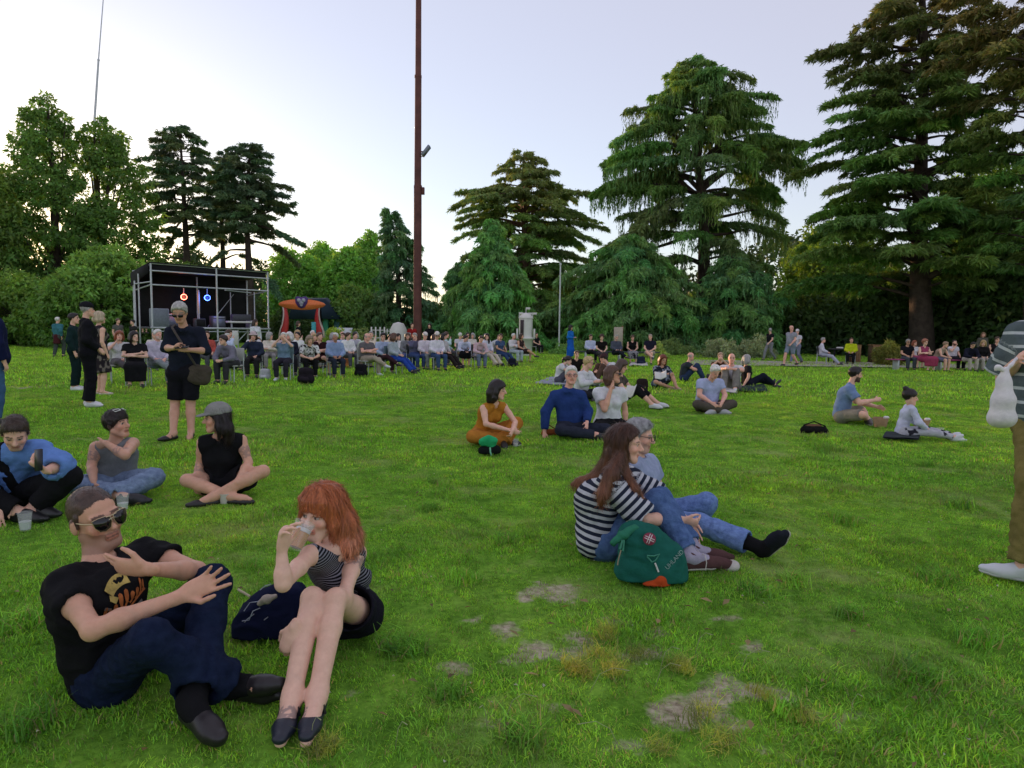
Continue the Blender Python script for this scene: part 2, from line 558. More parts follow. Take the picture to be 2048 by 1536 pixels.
# ---------------------------------------------------------------- people
BONE = {'PC': .27, 'CN': .21, 'NH': .19, 'NS': .185, 'SE': .29, 'EW': .26, 'PU': .095, 'UK': .43, 'KA': .42, 'AT': .18}
def frame(yaw, pitch=0.0, roll=0.0):
    f = yaw_v(yaw) * math.cos(RAD(pitch)) + V3(0, 0, math.sin(RAD(pitch)))
    r = nrm(np.cross(f, V3(0, 0, 1))); u = np.cross(r, f)
    c, s_ = math.cos(RAD(roll)), math.sin(RAD(roll))
    r, u = c * r + s_ * u, c * u - s_ * r
    return np.stack([r, f, u], 1)              # columns: the person's right, forward, up
def fit(px, py, p, ln, sign):
    d = nrm(ray(px, py)); t0 = d @ (p - C_P); h2 = ((C_P + d * t0 - p) ** 2).sum()
    return C_P + d * (t0 + sign * math.sqrt(max(ln * ln - h2, 0)))
def solve(sp, s=1.0):
    """joints from photo pixels: each lies on its pixel's line of sight, one bone's length from its parent"""
    J = {}
    for k, q in sp.items():
        if isinstance(q, np.ndarray): J[k] = q
        elif isinstance(q[2], str):
            ln = q[4] if len(q) > 4 else BONE[q[2][0] + k[0]]
            J[k] = fit(q[0], q[1], J[q[2]], ln * s, q[3])
        else: J[k] = at_y(q[0], q[1], q[2])
    for sd in 'RL':
        if 'A' + sd in J and 'T' + sd not in J: J['T' + sd] = J['A' + sd] + V3(0, -.15, -.05)
        if 'A' + sd in J: J['A' + sd][2] = max(J['A' + sd][2], .05)
    return J
_M = {'P': (0, 0, .95), 'C': (0, .01, 1.22), 'N': (0, -.02, 1.45), 'H': (0, .02, 1.63)}
def _sym(**k):
    o = {}
    for a, (x, y, z) in k.items():
        o[a + 'R'] = (x, y, z); o[a + 'L'] = (-x, y, z)
    return o
POSE = {
 'stand': dict(_M, **_sym(S=(.19, 0, 1.41), E=(.24, -.03, 1.13), W=(.23, .06, .88), U=(.095, 0, .92), K=(.10, .03, .50), A=(.11, -.02, .085), T=(.13, .14, .03))),
 'walk': dict(_M, **_sym(S=(.19, 0, 1.41), U=(.095, 0, .92)), ER=(.24, -.12, 1.15), WR=(.22, -.05, .90), EL=(-.24, .06, 1.14), WL=(-.2, .24, .97),
              KR=(.09, .20, .54), AR=(.09, .28, .10), TR=(.1, .45, .06), KL=(-.09, -.03, .50), AL=(-.09, -.34, .16), TL=(-.1, -.22, .03)),
 'phone': dict(_M, **_sym(S=(.19, 0, 1.41), E=(.25, -.02, 1.12), W=(.07, .24, 1.12), U=(.095, 0, .92), K=(.10, .02, .50), A=(.11, -.02, .085), T=(.14, .14, .03))),
 'bench': dict(P=(0, 0, .53), C=(0, -.03, .80), N=(0, -.01, 1.01), H=(0, .04, 1.19), **_sym(S=(.185, -.01, .98), E=(.23, .05, .72), W=(.09, .27, .62), U=(.095, .03, .51), K=(.13, .44, .50), A=(.12, .43, .085), T=(.14, .59, .03))),
 'cross': dict(P=(0, 0, .12), C=(0, .05, .39), N=(0, .12, .58), H=(0, .18, .76), **_sym(S=(.185, .11, .56), E=(.25, .20, .32), W=(.10, .36, .20), U=(.095, .03, .11), K=(.34, .30, .17), A=(-.06, .38, .07), T=(-.20, .42, .04))),
 'knees': dict(P=(0, 0, .12), C=(0, .04, .38), N=(0, .14, .56), H=(0, .20, .74), **_sym(S=(.185, .12, .54), E=(.23, .30, .38), W=(.05, .46, .34), U=(.095, .03, .12), K=(.12, .38, .47), A=(.12, .58, .085), T=(.13, .74, .03))),
 'legs': dict(P=(0, 0, .12), C=(0, -.05, .38), N=(0, -.06, .59), H=(0, -.03, .78), **_sym(S=(.185, -.06, .57), E=(.25, -.10, .30), W=(.27, -.26, .06), U=(.095, .03, .12), K=(.12, .43, .20), A=(.12, .84, .09), T=(.15, .90, .22))),
}
VAR = {
 'legx': dict(KR=(.06, .47, .56), AR=(-.20, .66, .34), TR=(-.25, .80, .27)),
 'armx': dict(ER=(.24, .10, .74), WR=(-.10, .24, .80), EL=(-.24, .10, .72), WL=(.10, .25, .74)),
 'drink': dict(ER=(.25, .20, .84), WR=(.07, .20, 1.05)),
 'snap': dict(ER=(.25, .22, .95), WR=(.06, .26, 1.15), EL=(-.25, .22, .95), WL=(-.06, .26, 1.15)),
 'lean': dict(C=(0, .10, .78), N=(0, .25, .96), H=(0, .34, 1.11), SR=(.185, .24, .93), SL=(-.185, .24, .93), ER=(.24, .33, .66), EL=(-.24, .33, .66), WR=(.07, .52, .60), WL=(-.07, .52, .60)),
 'out': dict(KR=(.13, .44, .44), AR=(.14, .76, .11), TR=(.16, .90, .15), KL=(-.13, .44, .44), AL=(-.14, .72, .11), TL=(-.16, .86, .15)),
 'skirtx': dict(),
 'snapg': dict(ER=(.24, .28, .48), WR=(.08, .36, .66), EL=(-.24, .28, .48), WL=(-.04, .36, .66)),
 'read': dict(ER=(.25, .22, .36), WR=(.13, .42, .40), EL=(-.25, .22, .36), WL=(-.13, .42, .40)),
}
def pose(name, base, yaw, s=1.0, over=None, mirror=False, lean=0.0):
    Rz = frame(yaw); J = {}
    d = dict(POSE[name])
    for o in (over or []):
        d.update(VAR[o] if isinstance(o, str) else o)
    for k, p in d.items():
        p = np.array(p, float)
        if mirror:
            p[0] = -p[0]
            if k[-1] in 'RL' and len(k) == 2: k = k[0] + ('L' if k[1] == 'R' else 'R')
        J[k] = np.asarray(base, float) + (Rz @ p) * s
    for k in ('SR', 'SL'): J[k] = J[k] - V3(0, 0, .028 * s)
    return J

SKIN = {'fair': (.60, .36, .27), 'pale': (.60, .385, .295), 'tan': (.46, .26, .18), 'dark': (.20, .10, .065), 'pink': (.62, .33, .26)}
def lerp(a, b, t):
    return a + (b - a) * t
def add_hand(F, W, d, thumb, side, s, curl=(.5, .5, .5, .5), spread=.10, thumb_in=.3):
    d = nrm(d); thumb = nrm(thumb - d * (thumb @ d))
    pn = np.cross(d, thumb) * (-1 if side == 'R' else 1)
    kn = W + d * .088 * s
    F.cone(W - d * .02 * s, W + d * .05 * s, .024 * s, .034 * s, .012, squash=(pn, .55))
    F.cone(W + d * .035 * s, kn, .036 * s, .040 * s, .012, squash=(pn, .42))
    L = ((.042, .027, .022), (.047, .030, .023), (.043, .028, .022), (.034, .021, .019))
    for i in range(4):
        off = (.0285 - i * .0190) * s
        p = kn + thumb * off - d * (0.006 * abs(i - 1.2)) * s
        dd = nrm(d + thumb * spread * (1.4 - i))
        a = 0
        r = (.0088, .0080, .0073, .0064) if i < 3 else (.0078, .0070, .0064, .0056)
        for j in range(3):
            a += curl[i] * (.9, 1.1, .7)[j]
            q = p + (dd * math.cos(a) + pn * math.sin(a)) * L[i][j] * s
            F.cone(p, q, r[j] * s, r[j + 1] * s, .004)
            p = q
    p = W + d * .028 * s + thumb * .026 * s
    dd = nrm(d * .72 + thumb * .75 + pn * .25)
    q = p + dd * .042 * s
    F.cone(p, q, .0135 * s, .0105 * s, .010)
    dd2 = nrm(d + thumb * (.35 - thumb_in) + pn * (.25 + thumb_in))
    q2 = q + dd2 * .030 * s
    F.cone(q, q2, .0102 * s, .0092 * s, .004); F.cone(q2, q2 + nrm(dd2 + d * .4) * .024 * s, .0090 * s, .0072 * s, .004)
    return pn
def torso(F, J, g, inf, fem, s, belly=0.0):
    sp = nrm(J['N'] - J['P'])
    rt = nrm(J['SR'] - J['SL'])
    fw = nrm(np.cross(sp, rt)) 
    P, C, Nk = J['P'], J['C'], J['N']
    k = .06 * s
    for sd, sg in (('R', 1), ('L', -1)):
        ch = C + rt * sg * (.078 if not fem else .066) * s * g + sp * .05 * s
        wa = lerp(P, C, .5) + rt * sg * (.068 if not fem else .05) * s * g
        hp = P + rt * sg * (.075 if not fem else .085) * s * g
        F.cone(hp, wa, (.098 if not fem else .104) * s * g + inf, (.090 if not fem else .080) * s * g + inf, k)
        F.cone(wa, ch, (.090 if not fem else .080) * s * g + inf, (.103 if not fem else .092) * s * g + inf, k)
        F.cone(ch, J['S' + sd] - sp * .035 * s - rt * sg * .035 * s, .088 * s * g + inf, .062 * s * g + inf, k)
        F.cone(Nk - sp * .02 * s, J['S' + sd], .050 * s + inf, .050 * s * g + inf, .035 * s)
        if fem:
            F.ell(C + rt * sg * .07 * s + fw * .085 * s + sp * .015 * s, np.array([.055, .055, .055]) * s + inf, None, .035 * s)
    if belly:
        F.ell(lerp(P, C, .45) + fw * .06 * s, np.array([.13, .13, .13]) * s * belly + inf, None, .06 * s)
    return sp, rt, fw
def hollow(F, a, b, vx, r1):
    d = nrm(b - a); r1 = r1 + .006 - max(.006, vx * 1.9)
    if r1 < .02: return
    F.cone(lerp(a, b, .9), b + d * .06, r1, r1, .002, sub=True)
def glasses(parent, Hc, R, hs, org, dark, kind='round'):
    mb, lens = MB(org), MB(org)
    col = solid('spectacle_frame_' + kind, (.02, .018, .018, 1) if kind != 'gold' else (.55, .45, .28, 1), .35, 0.0 if kind != 'gold' else 1.0, bumps=0)
    W = lambda *p: Hc + R @ (np.array(p) * hs)
    for sg in (-1, 1):
        if kind == 'gold':
            ol = [(-.031, .020), (-.010, .024), (.016, .024), (.030, .017), (.031, .0), (.022, -.021), (.004, -.030), (-.014, -.026), (-.027, -.008)]
        else:
            ol = [(-.024, .016), (.0, .018), (.024, .015), (.027, 0), (.021, -.015), (0, -.019), (-.021, -.015), (-.026, 0)]
        ol = [(x * -sg if kind == 'gold' else x, y) for x, y in ol]
        c = V3(.034 * sg, .108, .002)
        ux, uy = R @ nrm(V3(1, -.28 * sg, 0)), R @ V3(0, -.10, 1)
        pts = [W(*c) + (ux * x + uy * y) * hs for x, y in ol]
        lens.prism(ol if sg > 0 else ol, W(*c), ux * hs, uy * hs, .003)
        mb.tube(pts + pts[:2], .0016 * hs if kind == 'gold' else .0026 * hs, 6, False)
        mb.tube([W(.062 * sg, .098, .012), W(.074 * sg, .06, .012), W(.078 * sg, -.005, .012), W(.077 * sg, -.03, -.006)], .0022 * hs, 6)
    mb.tube([W(-.012, .113, .010), W(0, .119, .013), W(.012, .113, .010)], .0022 * hs, 6)
    if kind == 'gold':
        mb.tube([W(-.02, .113, .023), W(0, .117, .024), W(.02, .113, .023)], .0020 * hs, 6)
    g = mb.build('sunglasses' if dark else 'glasses', col, parent, True)
    if dark:
        lens.build('lens', solid('dark_lens', (.006, .006, .007, 1), .07, bumps=0, spec=.6), g)
    return g
def stripes(a, b, period, duty, name):
    key = ('st', name)
    if key in _mats: return _mats[key]
    m, n, bs = _base(name)
    at = N(n, 'ShaderNodeAttribute', attribute_name='along')
    dv = N(n, 'ShaderNodeMath', operation='DIVIDE'); n.links.new(at.outputs['Fac'], dv.inputs[0]); dv.inputs[1].default_value = period
    fr = N(n, 'ShaderNodeMath', operation='FRACT'); n.links.new(dv.outputs[0], fr.inputs[0])
    gt = N(n, 'ShaderNodeMath', operation='GREATER_THAN'); n.links.new(fr.outputs[0], gt.inputs[0]); gt.inputs[1].default_value = duty
    no = N(n, 'ShaderNodeTexNoise', Scale=11.0, Detail=7.0, Roughness=0.65)
    tc = N(n, 'ShaderNodeTexCoord'); n.links.new(tc.outputs['Object'], no.inputs['Vector'])
    c = mix_rgb(n, gt.outputs[0], a, b)
    c = mix_rgb(n, 1.0, c, ramp(n, no.outputs[0], [(.3, (.74, .74, .76, 1)), (.7, (1.08, 1.08, 1.06, 1))]), 'MULTIPLY')
    n.links.new(c, bs.inputs['Base Color']); bs.inputs['Roughness'].default_value = .88
    bs.inputs['Specular IOR Level'].default_value = .08
    bump(n, bs, no.outputs[0], .35, .02)
    _mats[key] = m
    return m
def wrinkle(v, f, amp, seed, dirs=None, sc=13.0):
    n = vnormals(v, f)
    p = v * sc
    h = vnoise(p * np.array([1, 1, 1.9]), seed) + .55 * vnoise(p * 2.3 + 7, seed + 1)
    h = np.abs(h) * 1.6 - .35                       # ridged: folds rather than lumps
    w = p + 2.2 * np.stack([vnoise(p * .5, seed + 4), vnoise(p * .5, seed + 5), vnoise(p * .5, seed + 6)], 1)
    h = h * .8 + .9 * (.5 - np.abs(vnoise(w * np.array([.9, .9, 1.5]), seed + 7)) * 3)
    return v + n * (h * amp)[:, None]
PCOUNT = [0]
def person(label, J, st, vox, group=None, fine=None):
    """J world joints; st what they look like and wear; vox mesh detail in metres"""
    PCOUNT[0] += 1
    seed = PCOUNT[0] * 13 + 5
    r_ = np.random.default_rng(seed)
    s, g, fem = st.get('s', 1.0), st.get('g', 1.0), st.get('fem', False)
    hs = st.get('hs', s ** .6)
    skin = np.minimum(np.array(SKIN[st.get('skin', 'fair')]) * st.get('tone', 1.0) * 1.36, .82)
    org = V3(J['P'][0], J['P'][1], 0.0)
    root = thing('person', label, 'person', org - V3(0, 0, .012), group)
    R = frame(*st['head']) if 'head' in st else frame(0)
    Hc = J['H']
    HL = lambda *p: Hc + R @ (np.array(p, float) * hs)
    near = vox < .013
    lean = g if g < 1.1 else 1 + (g - 1) * .5
    # ---- body
    B = Field()
    sp, rt, fw = torso(B, J, g, -.006, fem, s, st.get('belly', 0) * .97)
    B.cone(lerp(J['N'], J['C'], .12), HL(0, -.018, -.05), .052 * s * (1 if not fem else .86), .048 * s * (1 if not fem else .86), .03 * s)
    B.ell(HL(0, -.012, .030), V3(.074, .094, .085) * hs, R, .012)
    B.ell(HL(0, .018, -.035), V3(.061 if not fem else .056, .071, .076) * hs, R, .02)
    B.cone(HL(-.018, .066, -.098), HL(.018, .066, -.098), .018 * hs, .018 * hs, .03)
    if vox < .04:
        for sg in (-1, 1):
            B.cone(HL(.052 * sg, .0, -.055), HL(.016 * sg, .062, -.098), .020 * hs, .016 * hs, .025)
            B.ell(HL(.078 * sg, -.008, -.008), V3(.010, .020, .032) * hs, R, .008)
        B.cone(HL(0, .086, .010), HL(0, .108, -.026), .009 * hs, .0135 * hs, .010)
    if near:
        for sg in (-1, 1):
            B.ell(HL(.041 * sg, .060, -.026), V3(.022, .022, .022) * hs, R, .02)
            B.cone(HL(.012 * sg, .079, .021), HL(.046 * sg, .066, .020), .011 * hs, .010 * hs, .015)
            B.ell(HL(.031 * sg, .097, .001), V3(.017, .017, .012) * hs, R, .010, sub=True)
            B.ell(HL(.012 * sg, .097, -.031), V3(.009, .009, .007) * hs, R, .006)
            B.ell(HL(.031 * sg, .068, .001), V3(.0165, .016, .0125) * hs, R, .003)
        B.cone(HL(-.019, .083, -.058), HL(.019, .083, -.058), .0075 * hs, .0075 * hs, .006)
        B.cone(HL(-.016, .083, -.070), HL(.016, .083, -.070), .0085 * hs, .0085 * hs, .006)
        B.cone(HL(-.020, .097, -.0645), HL(.020, .097, -.0645), .0035 * hs, .0035 * hs, .004, sub=True)
    hands = st.get('hands', {})
    fbox = []
    for sd in 'RL':
        S_, E_, W_ = J['S' + sd], J['E' + sd], J['W' + sd]
        a = .92 if fem else 1.0
        B.cone(S_, lerp(S_, E_, .45), .052 * s * a * lean, .047 * s * a * lean, .03 * s)
        B.cone(lerp(S_, E_, .45), E_, .047 * s * a * lean, .039 * s * a * lean, .02 * s)
        B.cone(E_, lerp(E_, W_, .3), .038 * s * a * lean, .041 * s * a * lean, .02 * s)
        B.cone(lerp(E_, W_, .3), W_, .041 * s * a * lean, .026 * s * a * lean, .02 * s)
        h = hands.get(sd, {})
        d = np.asarray(h.get('d', W_ - E_), float)
        th = np.asarray(h.get('t', V3(0, 0, 1) + fw * .3 - rt * (.5 if sd == 'R' else -.5)), float)
        add_hand(B, W_, d, th, sd, s * a * .95, h.get('curl', (.35, .42, .46, .5)), h.get('spread', .08), h.get('ti', .2))
        if near:
            c = W_ + nrm(d) * .08 * s
            fbox.append((c - .125 * s, c + .125 * s))
        U_, K_, A_, T_ = J['U' + sd], J['K' + sd], J['A' + sd], J['T' + sd]
        B.cone(U_, K_, .088 * s * lean * (1.03 if fem else 1), .056 * s * lean, .03 * s)
        B.cone(K_, lerp(K_, A_, .32), .054 * s * lean, .056 * s * lean, .02 * s)
        B.cone(lerp(K_, A_, .32), A_, .056 * s * lean, .035 * s, .02 * s)
        fd = nrm(T_ - A_)
        B.cone(A_ - fd * .02 * s, lerp(A_, T_, .75), .036 * s, .030 * s, .03 * s)
        B.cone(lerp(A_, T_, .6), T_, .034 * s, .022 * s, .02 * s, squash=(V3(0, 0, 1), .8))
    v, f = B.mesh(vox)
    if near and (fine or vox > .0045):
        fv = fine or vox * .62
        fbox.append((Hc - .135 * hs, Hc + .135 * hs))
        cen = v[f].mean(1); keep = np.ones(len(f), bool)
        parts = []
        for lo, hi in fbox:
            keep &= ~((cen > lo) & (cen < hi)).all(1)
        done = []
        for lo, hi in fbox:
            v2, f2 = B.mesh(fv, lo - 1.3 * vox, hi + 1.3 * vox)
            if len(f2):
                c2 = v2[f2].mean(1)
                ok = ((c2 > lo - 1.3 * vox) & (c2 < hi + 1.3 * vox)).all(1)
                for l2, h2 in done: ok &= ~((c2 > l2) & (c2 < h2)).all(1)
                parts.append((v2, f2[ok])); done.append((lo, hi))
        f = f[keep]
        for v2, f2 in parts:
            f = np.concatenate([f, f2 + len(v)]); v = np.concatenate([v, v2])
        used = np.unique(f); mp = np.full(len(v), -1); mp[used] = np.arange(len(used))
        v, f = v[used], mp[f]
    q = ((v - Hc) @ R) / hs
    col = np.tile(skin, (len(v), 1))
    ishead = (np.linalg.norm(q * np.array([1, .9, .8]), axis=1) < .125)
    hr = st.get('hair', {})
    hcol = np.array(hr.get('col', (.05, .03, .02)))
    ax_ = np.abs(q[:, 0])
    def paint(m, c, a=1.0):
        m = m & ishead
        col[m] = col[m] * (1 - a) + np.asarray(c) * a
    cheek = np.exp(-(((ax_ - .045) / .022) ** 2 + ((q[:, 2] + .03) / .02) ** 2)) * (q[:, 1] > .03) * ishead
    col *= 1 + cheek[:, None] * np.array([.10, -.12, -.12])
    lipc = skin * np.array([.80, .42, .42]) if fem else skin * np.array([.70, .48, .46])
    paint((ax_ < .026) & (np.abs(q[:, 2] + .064) < .0125) & (q[:, 1] > .07), lipc, .85)
    if near: paint((ax_ < .022) & (np.abs(q[:, 2] + .0645) < .003) & (q[:, 1] > .07), skin * .18, .8)
    brow = (np.abs(ax_ - .032) < .020) & (np.abs(q[:, 2] - .025 + .15 * np.maximum(ax_ - .035, 0)) < (.0048 if near else .007)) & (q[:, 1] > .045)
    paint(brow, np.minimum(hcol * .7, .3), .8)
    if not st.get('shades'):
        if near:
            el = (((ax_ - .031) / .0150) ** 2 + ((q[:, 2] - .001) / .0068) ** 2 < 1) & (q[:, 1] > .055)
            paint(el, (.42, .38, .36), .95)
            gz = st.get('gaze', 0.0)
            ir = (((np.where(q[:, 0] > 0, q[:, 0] - .031, q[:, 0] + .031) - gz) / .0065) ** 2 + ((q[:, 2] - .001) / .0068) ** 2 < 1) & (q[:, 1] > .055)
            paint(ir, (.035, .022, .015), .95)
            paint((((ax_ - .031) / .0165) ** 2 < 1) & (np.abs(q[:, 2] - .0085) < .0024) & (q[:, 1] > .05), (.03, .02, .015), .85)
        else:
            paint((((ax_ - .031) / .018) ** 2 + ((q[:, 2] - .002) / .011) ** 2 < 1) & (q[:, 1] > .05), skin * .22, .75)
    bd = st.get('beard', 0)
    if bd:
        m = (q[:, 2] < -.035 - .35 * np.maximum(q[:, 1] - .05, 0)) & (q[:, 1] > -.01) & (q[:, 2] > -.125)
        m &= ~((ax_ < .024) & (np.abs(q[:, 2] + .066) < .011))
        paint(m, np.array(st.get('beardcol', hcol)), bd)
    if hr.get('kind', 'short') not in ('bald',):
        ln = hr.get('line', (.072, .072))
        paint((-.70 * (q[:, 1] - ln[0]) + .714 * (q[:, 2] - ln[1]) > .004 + .012 * vnoise(v * 60, 3)), hcol, .9)
    elif 'col' in hr:
        m = (np.abs(q[:, 2] - .005) < .035) & (q[:, 1] < .02)
        paint(m, hcol, .75)
    if st.get('tattoo'):
        for a, b, t0, t1, am in st['tattoo']:
            A0, B0 = J[a], J[b]; d = B0 - A0; L2 = d @ d
            t = ((v - A0) @ d) / L2
            dist = np.linalg.norm(v - A0 - t[:, None] * d, axis=1)
            nz = vnoise(v * 55, 3) + .6 * vnoise(v * 120, 4)
            m = (t > t0) & (t < t1) & (dist < .075) & (nz > -.08)
            col[m] = col[m] * (1 - am) + np.array([.10, .10, .13]) * am
    nz = vnoise(v * 30, seed)
    col *= (1 + .10 * nz)[:, None]
    v = relax(v, f, 1, .3)
    body = link('body', mesh_from('body', v - org, f, True, np.clip(col, 0, 1)), painted('skin'), root)
    # ---- clothes
    def piece(name, Fd, c, kind='cloth', wr=.004, vx=None, par=None, along=None, pat=None, mat=None, smooth=1, sc=13.0):
        vv, ff = Fd.mesh(vx or vox * (1.3 if near else 1.0))
        if not len(ff): return None
        if wr: vv = wrinkle(vv, ff, wr, seed + len(name), sc=sc)
        if smooth: vv = relax(vv, ff, smooth, .4)
        cc = np.tile(np.array(c, float)[:3], (len(vv), 1))
        if pat: cc = pat(vv, cc)
        cc = np.clip(cc * (1 + .10 * vnoise(vv * 7, seed + 2)[:, None]), 0, 1)
        me = mesh_from(name, vv - org, ff, True, cc)
        if along is not None:
            a = me.attributes.new('along', 'FLOAT', 'POINT')
            a.data.foreach_set('value', along(vv).astype(np.float32))
        return link(name, me, mat or painted(kind), par or root)
    tp = st.get('top')
    if tp:
        T = Field()
        inf = tp.get('fit', .012) * s
        torso(T, J, g, inf, fem, s, st.get('belly', 0))
        if tp.get('loose'):
            T.cone(J['P'] + fw * .02 * s, J['C'], (.12 + tp['loose']) * s * g, .11 * s * g + inf, .06 * s)
        T.cut(J['P'] - sp * tp.get('hem', .06) * s, -sp)
        if tp.get('crop'): T.cut(J['P'] + sp * tp['crop'] * s, -sp)
        nk = tp.get('neck', 'crew')
        if nk == 'crew': T.cone(J['N'] - sp * .012 * s, J['N'] + sp * .1 * s, .062 * s, .075 * s, .006, sub=True)
        elif nk == 'v':
            T.cone(J['N'] - sp * .01 * s, J['N'] + sp * .1 * s, .062 * s, .08 * s, .006, sub=True)
            T.cone(J['N'] - sp * .13 * s + fw * .12 * s, J['N'] + fw * .06 * s, .018 * s, .055 * s, .01, sub=True)
        elif nk == 'tank':
            T.cone(J['N'] + sp * .01 * s, J['N'] + sp * .1 * s, .060 * s, .08 * s, .008, sub=True)
            T.ell(J['N'] - sp * .05 * s + fw * .10 * s, V3(.056, .056, .056) * s, None, .01, sub=True)
        if nk in ('tank', 'sleeveless'):
            if nk == 'sleeveless': T.cone(J['N'] - sp * .012 * s, J['N'] + sp * .1 * s, .062 * s, .075 * s, .006, sub=True)
            for sd, sg in (('R', 1), ('L', -1)):
                T.ell(J['S' + sd] + rt * sg * (.056 if nk == 'tank' else .072) * s - sp * .01 * s, V3(.068, .068, .080) * s, None, .01, sub=True)
        sl = tp.get('sleeve', .55)
        if sl:
            for sd in 'RL':
                S_, E_, W_ = J['S' + sd], J['E' + sd], J['W' + sd]
                sw = tp.get('wide', .014) * s
                e1 = lerp(S_, E_, min(sl, 1))
                T.cone(S_, e1, .054 * s * lean + inf, (.044 * lean * s + inf + sw), .035 * s, flat=sl <= 1)
                if sl <= 1:
                    if near: hollow(T, S_, e1, vox * 1.3, .044 * lean * s + inf + sw - .006)
                else:
                    w1 = lerp(E_, W_, min(sl - 1, .97))
                    T.cone(E_, w1, .044 * lean * s + inf + sw, .030 * s + inf + sw * .5, .03 * s, flat=True)
                    if near: hollow(T, E_, w1, vox * 1.3, .028 * s + inf + sw * .5 - .004)
        if nk == 'collar' and near or nk == 'collar' and vox < .02:
            for sg in (-1, 1):
                T.cone(J['N'] + rt * sg * .055 * s + sp * .035 * s - fw * .02 * s, J['N'] + rt * sg * .03 * s - sp * .03 * s + fw * .085 * s, .013 * s, .011 * s, .008)
            T.cone(J['N'] + rt * .05 * s + sp * .04 * s - fw * .03 * s, J['N'] - rt * .05 * s + sp * .04 * s - fw * .03 * s, .016 * s, .016 * s, .01)
        mat = None; along = None
        if 'stripe' in tp:
            a_, b_, per, du = tp['stripe']; mat = stripes(a_, b_, per, du, 'striped_jersey_%d' % PCOUNT[0])
            def along(vv):
                t = (vv - J['P']) @ sp + .35 * ((vv - J['P']) @ fw) * 0
                best = np.linalg.norm(vv - (J['P'] + np.clip(((vv - J['P']) @ sp), 0, .5)[:, None] * sp), axis=1) - .13 * s
                for sd in 'RL':
                    if sl:
                        d = J['E' + sd] - J['S' + sd]; L = np.linalg.norm(d); d = d / L
                        u = (vv - J['S' + sd]) @ d
                        dist = np.linalg.norm(vv - J['S' + sd] - np.clip(u, .05, L)[:, None] * d, axis=1) - .05 * s
                        m = (dist < best) & (u > .05 * s)
                        t = np.where(m, u + 10, t)
                return t + 20
        shirt = piece(tp.get('name', 'shirt'), T, tp['col'], tp.get('kind', 'cloth'), tp.get('wr', .006), along=along, pat=tp.get('pat'), mat=mat)
    bt = st.get('bottom')
    if bt:
        T = Field()
        inf = bt.get('fit', .010) * s; fl = bt.get('flare', .014) * s; ln = bt.get('len', 1.93)
        pc = J['P']
        for sd, sg in (('R', 1), ('L', -1)):
            T.cone(J['U' + sd], lerp(pc, J['C'], .32) + rt * sg * .055 * s, .105 * s * g + inf, .085 * s * g + inf, .05 * s)
        T.cone(J['UR'], J['UL'], .105 * s * g + inf, None, .05 * s)
        T.cut(lerp(pc, J['C'], bt.get('waist', .40)), sp)
        if bt.get('skirt'):
            kn = (J['KR'] + J['KL']) / 2; e = lerp((J['UR'] + J['UL']) / 2, kn, min(ln, 1.0))
            for tt in (0, .33, .66, 1):
                a = lerp(J['UR'], J['UL'], tt); b = lerp(lerp(J['UR'], J['KR'], min(ln, 1)), lerp(J['UL'], J['KL'], min(ln, 1)), tt)
                T.cone(a, b, .095 * s + inf, .075 * s + inf + fl, .05 * s, flat=ln <= 1)
            if ln > 1:
                for tt in (0, .5, 1):
                    a = lerp(J['KR'], J['KL'], tt); b = lerp(lerp(J['KR'], J['AR'], ln - 1), lerp(J['KL'], J['AL'], ln - 1), tt)
                    T.cone(a, b, .075 * s + inf + fl, .07 * s + inf + fl, .05 * s, flat=True)
        else:
            for sd in 'RL':
                U_, K_, A_ = J['U' + sd], J['K' + sd], J['A' + sd]
                e = lerp(U_, K_, min(ln, 1))
                T.cone(U_, e, .092 * s * lean + inf, lerp(.092, .058, min(ln, 1)) * s * lean + inf + (fl if ln <= 1 else .003), .03 * s, flat=ln <= 1)
                if ln <= 1:
                    if near: hollow(T, U_, e, vox * 1.3, lerp(.092, .058, min(ln, 1)) * s * lean + inf + fl - .006)
                else:
                    a = lerp(K_, A_, min(ln - 1, .98))
                    T.cone(K_, lerp(K_, a, .4), .058 * s * lean + inf + .003, .060 * s * lean + inf, .03 * s)
                    T.cone(lerp(K_, a, .4), a, .060 * s * lean + inf, .040 * s + inf + fl, .03 * s, flat=True)
                    if near: hollow(T, K_, a, vox * 1.3, .040 * s + inf + fl - .006)
        piece(bt.get('name', 'trousers'), T, bt['col'], bt.get('kind', 'cloth'), bt.get('wr', .006), pat=bt.get('pat'), sc=17.0 if near else 11.0)
    sh = st.get('shoes')
    if sh:
        for sd in 'RL':
            A_, T_ = J['A' + sd], J['T' + sd]
            u = np.asarray(sh.get('up' + sd, V3(0, 0, 1)), float); z0 = s; s = z0 * sh.get('sz', .92)
            fd = T_ - A_; fd = nrm(fd - u * (fd @ u)); u = nrm(u)
            heel = A_ - u * .045 * s - fd * .035 * s
            ball, toe = heel + fd * .165 * s, heel + fd * .225 * s
            T = Field()
            T.cone(heel, ball, .036 * s, .044 * s, .02 * s, squash=(u, .85))
            T.cone(ball, toe, .044 * s, .032 * s, .02 * s, squash=(u, .72))
            if sh.get('kind') != 'flat':
                T.cone(heel + u * .02 * s, A_ + u * sh.get('high', .0) * s, .036 * s, .040 * s, .02 * s, flat=True)
                T.cone(A_ + u * .0 * s, ball, .036 * s, .030 * s, .025 * s)
            if sh.get('open'):
                T.ell(lerp(heel, ball, .55) + u * .038 * s, V3(.075, .075, .075) * s * .62, None, .008, sub=True)
            if sh.get('kind') != 'flat':
                T.cone(A_ - nrm(T_ - A_) * .02 * s, lerp(A_, T_, .75), .041 * s, .037 * s, .02 * s)
                T.cone(lerp(A_, T_, .6), T_, .040 * s, .029 * s, .02 * s)
            T.cut(heel - u * .034 * s, -u)
